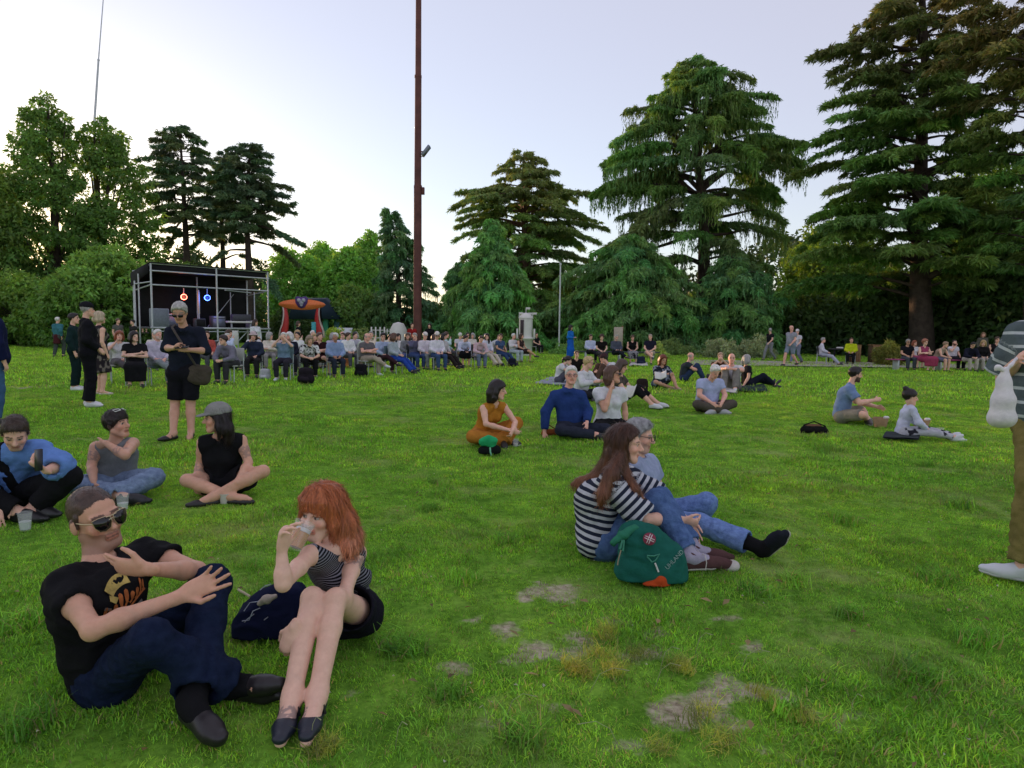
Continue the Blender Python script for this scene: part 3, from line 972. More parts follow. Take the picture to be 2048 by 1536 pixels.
            so = piece(sh.get('name', 'shoe'), T, sh['col'], sh.get('mat', 'leather'), 0, max(vox * .8, .004))
            if 'sole' in sh and so is not None:
                T = Field()
                T.cone(heel, ball, .040 * s, .048 * s, .01 * s); T.cone(ball, toe, .048 * s, .036 * s, .01 * s)
                T.cut(heel - u * .016 * s, u); T.cut(heel - u * .036 * s, -u)
                piece('sole', T, sh['sole'], 'cloth', 0, max(vox * .7, .004), so)
            if sh.get('socks') is not None and so is not None:
                T = Field(); T.cone(A_, lerp(A_, J['K' + sd], sh.get('sockh', .3)), .043 * z0, .053 * z0 * lean, .02, flat=True); T.cone(A_ - nrm(T_ - A_) * .03 * z0, lerp(A_, T_, .32), .043 * z0, .038 * z0, .02)
                piece('sock', T, sh['socks'], 'cloth', .0015, vox)
            if sh.get('strap') and so is not None:
                c = lerp(heel, ball, .48) + u * .028 * s; sd_ = nrm(np.cross(fd, u))
                MB(org).tube([c - sd_ * .042 * s - u * .03 * s, c - sd_ * .035 * s + u * .005 * s, c + u * .020 * s, c + sd_ * .035 * s + u * .005 * s, c + sd_ * .042 * s - u * .03 * s], .0065 * s, 6).build('strap', solid('dark_strap', (.015, .013, .018, 1), .5, bumps=0), so, True)
            s = z0
    # ---- hair and headwear
    hk = hr.get('kind', 'short')
    hvx = max(vox * .8, .0045) if near else vox
    if hk != 'bald':
        t = hr.get('t', {'buzz': .0015, 'short': .009, 'long': .016, 'bob': .018, 'pony': .010, 'bun': .010, 'curly': .034}.get(hk, .012)) + (.003 if vox > .015 else 0)
        Hf = Field()
        Hf.ell(HL(0, -.016, .034), (V3(.074, .094, .085) + t) * hs, R, .01)
        if hk == 'short': Hf.ell(HL(0, .025, .085), V3(.060, .060, .040) * hs, R, .02)
        if hk == 'curly':
            for i in range(26):
                th, ph = r_.uniform(0, 6.28), r_.uniform(-.1, 1.4)
                Hf.ell(HL(.095 * math.cos(th) * math.cos(ph), -.02 + .11 * math.sin(th) * math.cos(ph), .03 + .105 * math.sin(ph)), np.full(3, .03) * hs, R, .012)
        ln = hr.get('line', (.072, .072))
        if hk in ('bun', 'pony', 'bob', 'long') and 'line' not in hr: ln = (.080, .052)
        Hf.cut(HL(0, *ln), R @ V3(0, .70, -.714))
        if hk in ('short', 'buzz', 'curly'):
            for sg in (-1, 1):
                Hf.cone(HL(.071 * sg, .012, .03), HL(.074 * sg, .010, -.012), (.010 + t * .4) * hs, .006 * hs, .01)
        if hk in ('long', 'bob') and not hr.get('paths'):
            dn = {'long': -.24, 'bob': -.09}[hk] * hr.get('len', 1.0)
            for sg in (-1, 1):
                Hf.chain([HL(.066 * sg, .0, .05), HL(.082 * sg, -.004, -.03), HL(.082 * sg, -.012, dn * .6 - .03), HL(.070 * sg, -.03, dn - .03)], [.028 * hs, .030 * hs, .034 * hs, .026 * hs], .03)
                Hf.chain([HL(.045 * sg, -.075, .03), HL(.05 * sg, -.085, -.05), HL(.048 * sg, -.085, dn - .03)], [.042 * hs, .046 * hs, .036 * hs], .03)
        for path, rad in hr.get('paths', []):
            Hf.chain([np.asarray(x) if not isinstance(x, tuple) else HL(*x) for x in path], [a * hs for a in rad], .025)
        if hk == 'pony':
            Hf.chain([HL(0, -.10, .05), HL(0, -.14, .03), HL(0, -.145, -.06), HL(0, -.13, -.14)], [.022 * hs, .026 * hs, .026 * hs, .012 * hs], .02)
        if hk == 'bun':
            Hf.ell(HL(0, -.085, .115), V3(.042, .042, .036) * hs, R, .02)
        if hr.get('bangs'):
            for i in range(9):
                x = (i - 4) * .0155
                Hf.chain([HL(x * .6, .045, .108), HL(x * .95, .083 - abs(x) * .35, .070), HL(x, .090 - abs(x) * .45, .030 - hr['bangs'] + r_.uniform(-.004, .004))], [.018 * hs, .016 * hs, .0075 * hs], .014)
        vv, ff = Hf.mesh(hvx)
        if len(ff):
            n_ = vnormals(vv, ff)
            ql = (vv - Hc) @ R
            ang = np.arctan2(ql[:, 0], -ql[:, 1] + .02) * 1.0
            if hk in ('long', 'bob', 'pony'):
                st_ = vnoise(np.stack([ang * 13, ql[:, 2] * 7, ql[:, 1] * 9], 1), seed) + .6 * vnoise(np.stack([ang * 30, ql[:, 2] * 9, ql[:, 1] * 16], 1), seed + 1)
                vv = vv + n_ * (st_ * hr.get('amp', .010))[:, None]
            else:
                st_ = vnoise(vv * 55, seed) + .5 * vnoise(vv * 120, seed + 1)
                vv = vv + n_ * (st_ * (.003 if hk == 'buzz' else .008 if hk == 'short' else .012 if hk == 'curly' else .005))[:, None]
            cc = hcol * (1 + .75 * st_[:, None])
            if 'tip' in hr:
                w_ = np.clip((-ql[:, 2] - .0) / .22, 0, 1)[:, None]; cc = cc * (1 - w_) + np.array(hr['tip']) * (1 + .75 * st_[:, None]) * w_
            link('hair', mesh_from('hair', vv - org, ff, True, np.clip(cc, .003, 1)), painted('hair'), root)
            if near and not (st.get('cap') and hk != 'long'):
                # separate hairs lying on and lifting off the mass
                lg = hk in ('long', 'bob'); nS = hr.get('strands', 1600 if lg else 1400)
                n_ = vnormals(vv, ff); pk = r_.choice(len(vv), nS); p0, nn = vv[pk], n_[pk]
                g_ = np.tile(V3(0, 0, -1), (nS, 1)) if lg else (ql[pk] * np.array([1, 0, 0]) * 4) @ R.T + R[:, 1] * .35 - V3(0, 0, .35)
                g_ = g_ + .25 * r_.normal(0, 1, (nS, 3)); g_ = g_ - nn * (g_ * nn).sum(1, keepdims=True); g_ /= np.maximum(np.linalg.norm(g_, axis=1, keepdims=True), 1e-6)
                Ls = (r_.uniform(.04, .10, nS) if lg else r_.uniform(.012, .030, nS) * (1 if hk != 'buzz' else .25))[:, None]
                if lg: Ls = Ls * np.where((ql[pk][:, 1] > .03) & (ql[pk][:, 2] > -.05), .22, 1.0)[:, None]
                lift = (np.abs(r_.normal(0, .006, nS)) + .001)[:, None] * (1 if hk != 'buzz' else .3)
                wd = np.cross(g_, nn) * (.0010 if lg else .0010)
                p1 = p0 + g_ * Ls * .5 + nn * lift; p2 = p0 + g_ * Ls + nn * (lift * r_.uniform(-.5, 1.6, (nS, 1)) - Ls * Ls * 1.2)
                V_ = np.stack([p0 - wd, p0 + wd, p1 - wd, p1 + wd, p2], 1).reshape(-1, 3)
                b0 = np.arange(nS)[:, None] * 5
                tr_ = np.concatenate([b0 + np.array([[0, 1, 3]]), b0 + np.array([[0, 3, 2]]), b0 + np.array([[2, 3, 4]])])
                base_c = cc[pk] * r_.uniform(.62, 1.5, (nS, 1))
                link('hair_strands', mesh_from('hair_strands', V_ - org, tr_, True, np.clip(np.repeat(base_c, 5, 0), .003, 1)), painted('hair'), root)
    if st.get('cap'):
        c = st['cap']; T = Field()
        T.ell(HL(0, -.014, .050), (V3(.074, .094, .080) + .018) * hs, R, .01)
        T.cut(HL(0, .0, .040), R @ V3(0, -.10, -1))
        if c.get('kind', 'cap') == 'cap':
            T.cone(HL(-.035, .085, .045), HL(.035, .085, .045), .045 * hs, .045 * hs, .02, squash=(R @ V3(0, .12, 1), .16))
            T.cone(HL(-.03, .125, .036), HL(.03, .125, .036), .045 * hs, .045 * hs, .02, squash=(R @ V3(0, .12, 1), .16))
        elif c['kind'] == 'hat':
            T.ell(HL(0, 0, .045), V3(.16, .175, .014) * hs, R, .02)
        piece('cap' if c.get('kind', 'cap') != 'hat' else 'hat', T, c['col'], 'cloth', .002, hvx)
    if st.get('shades'): glasses(root, Hc, R, hs, org, True, st['shades'])
    if st.get('specs'): glasses(root, Hc, R, hs, org, False, 'round')
    for fn in st.get('extra', []): fn(root, org, J, HL, sp, rt, fw, s)
    return root
# ---------------------------------------------------------------- lawn
SOIL = [(1075, 1320, 40, 26), (1130, 1370, 50, 34), (1225, 1375, 48, 34), (1440, 1335, 46, 22), (1490, 1300, 36, 18), (1480, 1440, 40, 36), (1515, 1480, 34, 30), (1640, 1470, 70, 26), (1690, 1500, 60, 26),
        (1010, 1440, 50, 22), (990, 1255, 34, 14), (1080, 1180, 44, 12), (1300, 1255, 30, 14), (1230, 1235, 20, 10), (700, 1390, 26, 10), (1340, 1420, 60, 18), (60, 775, 60, 10), (1250, 1480, 50, 14), (1180, 1300, 60, 20), (1330, 1300, 70, 14), (1560, 1380, 70, 22), (1400, 1390, 60, 20), (1600, 1510, 90, 20), (900, 1330, 40, 10), (1050, 1400, 40, 12), (1750, 1420, 60, 14), (1430, 1230, 50, 10)]
_soil = []
for x, y, rx, ry in SOIL:
    c = gnd(x, y); a = gnd(x + rx, y); b = gnd(x, y - ry)
    _soil.append((c[0], c[1], abs(a[0] - c[0]), max(abs(b[1] - c[1]), .05)))
def bare(x, y):
    """1 on bare soil, 0 on full grass"""
    p = np.stack([x, y, np.zeros_like(x)], -1)
    n = vnoise(p * 5.0, 3) + .6 * vnoise(p * 12, 4)
    m = np.zeros_like(x)
    for cx, cy, rx, ry in _soil:
        d = np.sqrt(((x - cx) / rx) ** 2 + ((y - cy) / ry) ** 2)
        m = np.maximum(m, np.clip(1.05 - d + n * 3.0, 0, 1))
    return m
def lawn_z(x, y):
    p = np.stack([x, y, np.zeros_like(x)], -1)
    return (.030 * vnoise(p * 1.7, 11) + .012 * vnoise(p * 5.5, 12) - .012)
def ground_material():
    m, n, b = _base('lawn')
    at = N(n, 'ShaderNodeAttribute', attribute_name='Col')
    geo = N(n, 'ShaderNodeNewGeometry')
    n1 = N(n, 'ShaderNodeTexNoise', Scale=.5, Detail=6.0, Roughness=.6)
    n2 = N(n, 'ShaderNodeTexNoise', Scale=26.0, Detail=6.0, Roughness=.7)
    n3 = N(n, 'ShaderNodeTexNoise', Scale=3.2, Detail=5.0, Roughness=.65)
    for q in (n1, n2, n3): n.links.new(geo.outputs['Position'], q.inputs['Vector'])
    g = ramp(n, n1.outputs[0], [(.30, (.13, .300, .040, 1)), (.52, (.185, .390, .050, 1)), (.72, (.275, .440, .085, 1))])
    g = mix_rgb(n, 1.0, g, ramp(n, n3.outputs[0], [(.30, (.50, .58, .5, 1)), (.55, (1, 1, 1, 1)), (.75, (1.22, 1.12, .9, 1))]), 'MULTIPLY')
    g = mix_rgb(n, 1.0, g, ramp(n, n2.outputs[0], [(.30, (.45, .5, .45, 1)), (.7, (1.3, 1.25, 1.1, 1))]), 'MULTIPLY')
    so = ramp(n, n2.outputs[0], [(.28, (.15, .12, .075, 1)), (.5, (.40, .345, .245, 1)), (.75, (.60, .53, .41, 1))])
    n4 = N(n, 'ShaderNodeTexNoise', Scale=.8, Detail=6.0, Roughness=.7)
    n.links.new(geo.outputs['Position'], n4.inputs['Vector'])
    g = mix_rgb(n, ramp(n, n4.outputs[0], [(.52, (0, 0, 0, 1)), (.70, (.6, .6, .6, 1))]), g, (.34, .33, .16, 1))
    n5 = N(n, 'ShaderNodeTexNoise', Scale=17.0, Detail=6.0, Roughness=.75)
    n.links.new(geo.outputs['Position'], n5.inputs['Vector'])
    ma = N(n, 'ShaderNodeMath', operation='MULTIPLY_ADD')
    n.links.new(n5.outputs[0], ma.inputs[0]); ma.inputs[1].default_value = 2.2; n.links.new(at.outputs['Fac'], ma.inputs[2])
    mr = N(n, 'ShaderNodeMapRange'); n.links.new(ma.outputs[0], mr.inputs[0]); mr.inputs[1].default_value = 1.45; mr.inputs[2].default_value = 2.2
    n.links.new(mix_rgb(n, mr.outputs[0], g, so), b.inputs['Base Color'])
    b.inputs['Roughness'].default_value = 1.0
    b.inputs['Specular IOR Level'].default_value = 0.0
    bump(n, b, n2.outputs[0], .5, .02)
    return m
_ys = np.unique(np.concatenate([np.linspace(-6, 1.5, 10), np.linspace(1.5, 7, 150), np.linspace(7, 20, 110), np.linspace(20, 70, 60), np.linspace(70, 900, 25)]))
_us = np.unique(np.concatenate([np.linspace(-1, 1, 181), np.linspace(-4, -1, 20), np.linspace(1, 4, 20)]))
gx = np.outer(np.maximum(np.abs(_ys), 6) * .85, _us); gy = np.repeat(_ys[:, None], len(_us), 1)
gb = bare(gx.ravel(), gy.ravel()) * np.where(gy.ravel() < 30, 1, 0)
gz = lawn_z(gx.ravel(), gy.ravel()) * np.clip(1 - gy.ravel() / 60, 0, 1)
_i = np.arange((len(_ys) - 1) * len(_us)).reshape(len(_ys) - 1, len(_us))[:, :-1].ravel()
gf = np.stack([_i, _i + 1, _i + 1 + len(_us), _i + len(_us)], 1)
ground = link('ground', mesh_from('ground', np.stack([gx.ravel(), gy.ravel(), gz], 1), gf, True, np.repeat(gb[:, None], 3, 1)), ground_material())
tag(ground, kind='structure', label='worn green park lawn with bare soil patches')

def blade_clump(name, n, rad, hgt, wid, col, seed, bend=.5, tilt=.5):
    r = np.random.default_rng(seed)
    V, F, Cc = [], [], []
    for i in range(n):
        a, d = r.uniform(0, 6.283), rad * math.sqrt(r.random())
        b0 = V3(d * math.cos(a), d * math.sin(a), -.01)
        h = hgt * r.uniform(.45, 1.15); th = r.uniform(0, 6.283); w = wid * r.uniform(.6, 1.2)
        ln = r.uniform(.1, tilt) * h
        dr = V3(math.cos(th), math.sin(th), 0); sd = V3(-math.sin(th), math.cos(th), 0)
        p1 = b0 + dr * ln * .35 + V3(0, 0, h * .6); p2 = b0 + dr * (ln + bend * h * r.uniform(.2, 1)) + V3(0, 0, h)
        k = len(V)
        V += [b0 - sd * w, b0 + sd * w, p1 - sd * w * .8, p1 + sd * w * .8, p2]
        F += [[k, k + 1, k + 3], [k, k + 3, k + 2], [k + 2, k + 3, k + 4]]
        c = np.array(col) * r.uniform(.62, 1.35) * np.array([r.uniform(.85, 1.25), 1, r.uniform(.8, 1.2)])
        if r.random() < .11: c = np.array([.42, .36, .17]) * r.uniform(.6, 1.1)
        Cc += [c, c, c, c, c * 1.1]
    return mesh_from(name, np.array(V), np.array(F), False, np.clip(np.array(Cc), 0, 1))
def scatter(name, label, clumps, pts, scl, seed, mat, tilt=.12):
    """one object whose blades are set out by geometry nodes: position, size and kind of each tuft stored on points"""
    r = np.random.default_rng(seed)
    coll = bpy.data.collections.new(name + '_tufts')
    for k, me in enumerate(clumps):
        me.materials.append(mat)
        coll.objects.link(bpy.data.objects.new('%s_tuft' % name, me))
    me = mesh_from(name, pts, [], False)
    for nm, tp, dat, key in (('scl', 'FLOAT', scl, 'value'), ('pick', 'INT', r.integers(0, len(clumps), len(pts)), 'value')):
        a = me.attributes.new(nm, tp, 'POINT'); a.data.foreach_set(key, np.asarray(dat).astype(np.float32 if tp == 'FLOAT' else np.int32))
    rot = np.stack([r.normal(0, tilt, len(pts)), r.normal(0, tilt, len(pts)), r.uniform(0, 6.283, len(pts))], 1).astype(np.float32)
    a = me.attributes.new('rot', 'FLOAT_VECTOR', 'POINT'); a.data.foreach_set('vector', rot.ravel())
    o = link(name, me, mat)
    ng = bpy.data.node_groups.new(name, 'GeometryNodeTree')
    ng.interface.new_socket('Geometry', in_out='INPUT', socket_type='NodeSocketGeometry')
    ng.interface.new_socket('Geometry', in_out='OUTPUT', socket_type='NodeSocketGeometry')
    gi, go = ng.nodes.new('NodeGroupInput'), ng.nodes.new('NodeGroupOutput')
    ci = ng.nodes.new('GeometryNodeCollectionInfo'); ci.inputs['Collection'].default_value = coll
    ci.inputs['Separate Children'].default_value = True; ci.inputs['Reset Children'].default_value = True
    ip = ng.nodes.new('GeometryNodeInstanceOnPoints'); ip.inputs['Pick Instance'].default_value = True
    def na(nm, tp):
        q = ng.nodes.new('GeometryNodeInputNamedAttribute'); q.data_type = tp; q.inputs['Name'].default_value = nm; return q.outputs['Attribute']
    ng.links.new(gi.outputs[0], ip.inputs['Points']); ng.links.new(ci.outputs[0], ip.inputs['Instance'])
    ng.links.new(na('pick', 'INT'), ip.inputs['Instance Index'])
    e2r = ng.nodes.new('FunctionNodeEulerToRotation'); ng.links.new(na('rot', 'FLOAT_VECTOR'), e2r.inputs[0]); ng.links.new(e2r.outputs[0], ip.inputs['Rotation'])
    ng.links.new(na('scl', 'FLOAT'), ip.inputs['Scale'])
    ng.links.new(ip.outputs[0], go.inputs[0])
    md = o.modifiers.new('tufts', 'NODES'); md.node_group = ng
    return tag(o, label, None, None, 'stuff')
def spread(n, y0, y1, seed, margin=1.06):
    r = np.random.default_rng(seed)
    y = np.sqrt(r.uniform(y0 * y0, y1 * y1, n)); x = r.uniform(-1, 1, n) * (y * .80 + .5) * margin
    return x, y, r
GM = painted('grass')
G_COL = (.225, .480, .050)
clA = [blade_clump('grass_clump', 52, .085, .029, .0023, G_COL, 20 + i, .55, .8) for i in range(7)]
x, y, r = spread(15000, 1.55, 6.2, 1)
b_ = bare(x, y)
k = r.random(len(x)) > b_ * .66
x, y, b_ = x[k], y[k], b_[k]
nz = vnoise(np.stack([x * 1.6, y * 1.6, x * 0], 1), 8)
scatter('grass', 'short green grass blades on the near lawn', clA, np.stack([x, y, lawn_z(x, y)], 1), (.62 + 1.0 * np.clip(nz + .25, 0, 1)) * r.uniform(.7, 1.25, len(x)) * (1 - .15 * b_), 2, GM)
clB = [blade_clump('grass_clump', 44, .16, .038, .0042, G_COL, 40 + i, .5, .8) for i in range(6)]
x, y, r = spread(22000, 6.0, 15, 3)
k = r.random(len(x)) > bare(x, y); x, y = x[k], y[k]
nz = vnoise(np.stack([x * 1.1, y * 1.1, x * 0], 1), 9)
scatter('grass', 'short green grass blades across the middle of the lawn', clB, np.stack([x, y, lawn_z(x, y) * np.clip(1 - y / 60, 0, 1)], 1), (.55 + 1.1 * np.clip(nz + .2, 0, 1)) * r.uniform(.7, 1.2, len(x)), 4, GM)
clC = [blade_clump('grass_clump', 34, .40, .075, .010, (.265, .530, .055), 60 + i, .5, .8) for i in range(5)]
x, y, r = spread(20000, 14.5, 48, 5)
scatter('grass', 'short green grass blades on the far lawn', clC, np.stack([x, y, x * 0], 1), r.uniform(.5, 1.2, len(x)), 6, GM)
# longer tufts, dark or yellow
tuftD = [blade_clump('tall_tuft', 70, .10, .085, .0030, (.16, .40, .045), 80 + i, .8, .9) for i in range(3)]
T_D = [(925, 1160, 1.2), (1160, 830, .8), (880, 965, 1), (1530, 1185, 1.2), (1590, 1160, 1.1), (1690, 1040, 1.2), (1660, 905, 1.6), (1640, 890, 1.3), (1580, 925, 1), (800, 1300, 1.2), (1870, 1160, 1.3), (1900, 1010, 1.4),
       (690, 890, 1), (860, 1020, 1), (1500, 880, 1), (1790, 950, 1.1), (1760, 850, 1), (1000, 1080, 1), (640, 1320, 1), (1350, 1230, .8), (1580, 1420, 1), (1050, 1480, 1), (900, 1390, .9), (30, 1250, 1.2), (60, 1450, 1.2), (720, 880, .8), (800, 830, .8), (590, 860, .8), (1940, 890, 1.1), (1870, 930, 1.2), (1700, 1230, 1), (1850, 1360, 1.2), (1950, 1280, 1.1), (1120, 1060, .8), (500, 1130, .8)]
rr_ = np.random.default_rng(5)
pp, ss = [], []
for x_, y_, q in T_D:
    for i in range(4):
        g_ = gnd(x_ + rr_.normal(0, 12), y_ + rr_.normal(0, 4)); pp.append(g_); ss.append(q * rr_.uniform(.5, .9))
scatter('tall_grass_tufts', 'darker longer grass tufts scattered on the lawn', tuftD, np.array(pp), np.array(ss), 7, GM, .2)
tuftY = [blade_clump('yellow_tuft', 60, .08, .075, .0022, (.36, .42, .09), 90 + i, .9, 1.2) for i in range(3)]
pp, ss = [], []
for x_, y_ in [(1210, 1270), (1215, 1262), (1160, 1335), (1150, 1340), (1195, 1310), (1220, 1325), (1230, 1335), (1360, 1328), (1370, 1335), (1440, 1478), (1600, 1440), (1400, 1430), (1330, 1500), (1530, 1390), (660, 1490), (640, 1500), (1290, 1310)]:
    for i in range(3):
        pp.append(gnd(x_ + rr_.normal(0, 9), y_ + rr_.normal(0, 6))); ss.append(rr_.uniform(.4, .8))
scatter('yellow_grass_tufts', 'yellowed grass tufts around the bare soil', tuftY, np.array(pp), np.array(ss), 8, GM, .25)
# fallen leaves and small pale flowers lying in the grass
def leaf_litter():
    r = np.random.default_rng(31)
    V, F, Cc = [], [], []
    def leaf(c, L, W, col):
        th, tl = r.uniform(0, 6.28), r.uniform(-.5, .5)
        d, n = V3(math.cos(th), math.sin(th), tl * .4), V3(-math.sin(th), math.cos(th), r.uniform(-.4, .4))
        k = len(V)
        V.extend([c - d * L, c + n * W + V3(0, 0, .006), c + d * L, c - n * W + V3(0, 0, .006)]); F.append([k, k + 1, k + 2]); F.append([k, k + 2, k + 3]); Cc.extend([np.array(col) * r.uniform(.7, 1.2)] * 4)
    for i in range(420):
        y = math.sqrt(r.uniform(1.7 ** 2, 11 ** 2)); x = r.uniform(-.8, .8) * y
        leaf(V3(x, y, float(lawn_z(np.array([x]), np.array([y]))[0]) + .035), r.uniform(.012, .028), r.uniform(.006, .012), [(.30, .20, .085), (.36, .28, .13), (.22, .15, .07)][int(r.integers(3))])
    for i in range(900):
        y = math.sqrt(r.uniform(1.7 ** 2, 16 ** 2)); x = r.uniform(-.8, .8) * y
        leaf(V3(x, y, float(lawn_z(np.array([x]), np.array([y]))[0]) + .05), r.uniform(.005, .011), r.uniform(.004, .008), (.55, .56, .44))
    for x_, y_ in [(1412, 1211), (1316, 1254), (1168, 1213), (1452, 1215), (1028, 1278), (1152, 1440), (1135, 1432), (1495, 1297), (1062, 1362), (1500, 1465)]:
        leaf(gnd(x_, y_) + V3(0, 0, .03), .035, .014, (.42, .30, .15))
    o = link('leaf_litter', mesh_from('leaf_litter', np.array(V), np.array(F), False, np.array(Cc)), painted('leaf'))
    tag(o, 'dry brown leaves and tiny pale flowers strewn over the grass', None, None, 'stuff')
leaf_litter()
# long dry stems arching over the near grass
mb = MB()
for x_, y_, dx in [(1010, 1440, 30), (1180, 1385, 40), (1310, 1375, 26), (1390, 1310, 18), (1700, 1440, 8), (620, 1490, 12), (975, 1465, -8), (1240, 1500, -40), (1480, 1345, 30), (1320, 1340, 20), (790, 1500, 12), (1650, 1130, -20)]:
    a = gnd(x_, y_); L = .11
    mb.tube([a, a + V3(dx * .0009, .0, L * .7), a + V3(dx * .0022, -.01, L), a + V3(dx * .0038, -.02, L * .95)], [.0014, .0012, .001, .0022], 4)
tag(mb.build('dry_grass_stems', solid('dry_stem', (.36, .38, .20, 1), .8, bumps=0), None), 'thin pale grass stems with seed heads in the near lawn', None, None, 'stuff')

# ---------------------------------------------------------------- paths
def strip(name, label, pts, z, mat):
    v = np.array([[p[0], p[1], z] for p in pts]); k = len(v) // 2
    f = [[i, i + 1, len(v) - 2 - i, len(v) - 1 - i] for i in range(k - 1)]
    o = MB().add(v, f).build(name, mat)
    return tag(o, label, None, None, 'structure')
PATH = solid('gravel_path', (.40, .36, .32, 1), .95, vary=.25, scale=6, bumps=.4, dist=.02)
far = [gnd(x_, 724.0 + (x_ - 1600) * .0137) for x_ in (1380, 1480, 1600, 1760, 2080)]
nea = [gnd(x_, 734.0 + (x_ - 1600) * .0137) for x_ in (1380, 1480, 1600, 1760, 2080)]
strip('path', 'pale gravel path crossing behind the lawn on the right', nea + far[::-1], .045, PATH)
far = [gnd(x_, 686 + (x_ - 900) * .0137) for x_ in (640, 800, 950, 1110)]
nea = [gnd(x_, 691 + (x_ - 900) * .0137) for x_ in (640, 800, 950, 1110)]
strip('path', 'pale gravel path behind the seated rows in the middle', nea + far[::-1], .045, PATH)
# ---------------------------------------------------------------- trees
def tri_leaves(P, ax, L, W, r, spread=.35):
    """one small triangle or kite per leaf spray: base P, direction ax"""
    n = len(P)
    d = ax + r.normal(0, spread, (n, 3)); d /= np.linalg.norm(d, axis=1, keepdims=True)
    s = np.cross(d, r.normal(0, 1, (n, 3))); s /= np.maximum(np.linalg.norm(s, axis=1, keepdims=True), 1e-6)
    L = (L * r.uniform(.6, 1.3, n))[:, None]; W = (W * r.uniform(.7, 1.3, n))[:, None]
    V = np.stack([P - s * W * .5, P + s * W * .5, P + d * L], 1).reshape(-1, 3)
    return V, np.arange(3 * n).reshape(n, 3)
def leaf_cols(n, base, r, per=3, var=.3, warm=None):
    c = np.array(base)[None] * r.uniform(1 - var, 1 + var, (n, 1)) * np.stack([r.uniform(.85, 1.2, n), np.ones(n), r.uniform(.8, 1.2, n)], 1)
    return np.repeat(c, per, 0)
BARK = solid('bark', (.060, .045, .036, 1), .95, vary=.4, scale=3.0, bumps=.8, dist=.06)
BARKR = solid('reddish_bark', (.13, .075, .055, 1), .95, vary=.35, scale=3.0, bumps=.8, dist=.06)
class Tree:
    def __init__(self, name, label, x, y, depth, env, trunk, seed, r0, bark=None, group='trees round the lawn'):
        self.d = depth; self.r = np.random.default_rng(seed)
        self.base = np.array([at_y(x, y, depth)[0], depth, 0.0])
        self.root = thing(name, label, 'tree', self.base, group)
        # envelope: rows of (photo y, left x, right x) -> height, left and right reach in metres
        E = []
        for (py, xl, xr) in env:
            a, b = at_y(xl, py, depth), at_y(xr, py, depth)
            E.append((a[2], self.base[0] - a[0], b[0] - self.base[0]))
        E.sort(); self.E = np.array(E)
        self.tr = [at_y(px, py, depth) - self.base for px, py in trunk]
        self.tr[0][2] = -.2
        self.r0 = r0; self.tb = MB(); self.bark = bark or BARK
        self.LV, self.LF, self.LC, self.n = [], [], [], 0
        top = self.tr[-1][2]
        zz = np.array([p[2] for p in self.tr]); self.tz = zz
        rad = r0 * np.clip(1 - .86 * (zz / max(zz[-1], .1)), .08, 1)
        rad[0] = r0 * 1.25
        self.tb.tube(self.tr, rad, 9)
    def trunk_at(self, z):
        t = np.array(self.tr); return V3(np.interp(z, t[:, 2], t[:, 0]), np.interp(z, t[:, 2], t[:, 1]), z)
    def reach(self, z, az):
        l, r = np.interp(z, self.E[:, 0], self.E[:, 1]), np.interp(z, self.E[:, 0], self.E[:, 2])
        c = math.cos(az); m = (abs(l) + abs(r)) / 2
        tx = self.trunk_at(z)[0]
        side = (r - tx) if c > 0 else (l + tx)
        return max(.25, abs(c) * max(side, .2) + (1 - abs(c)) * m * .85)
    def leaves(self, P, ax, L, W, col, spread=.35, var=.3):
        if not len(P): return
        V, Fc = tri_leaves(P, ax, L, W, self.r, spread)
        self.LV.append(V); self.LF.append(Fc + self.n); self.LC.append(leaf_cols(len(P), col, self.r, 3, var)); self.n += len(V)
    def finish(self, kind, crown='crown'):
        self.tb.build('trunk', self.bark, self.root, True)
        if self.n:
            me = mesh_from(crown, np.concatenate(self.LV), np.concatenate(self.LF), False, np.clip(np.concatenate(self.LC), 0, 1))
            link(crown, me, painted(kind), self.root)
        return self.root
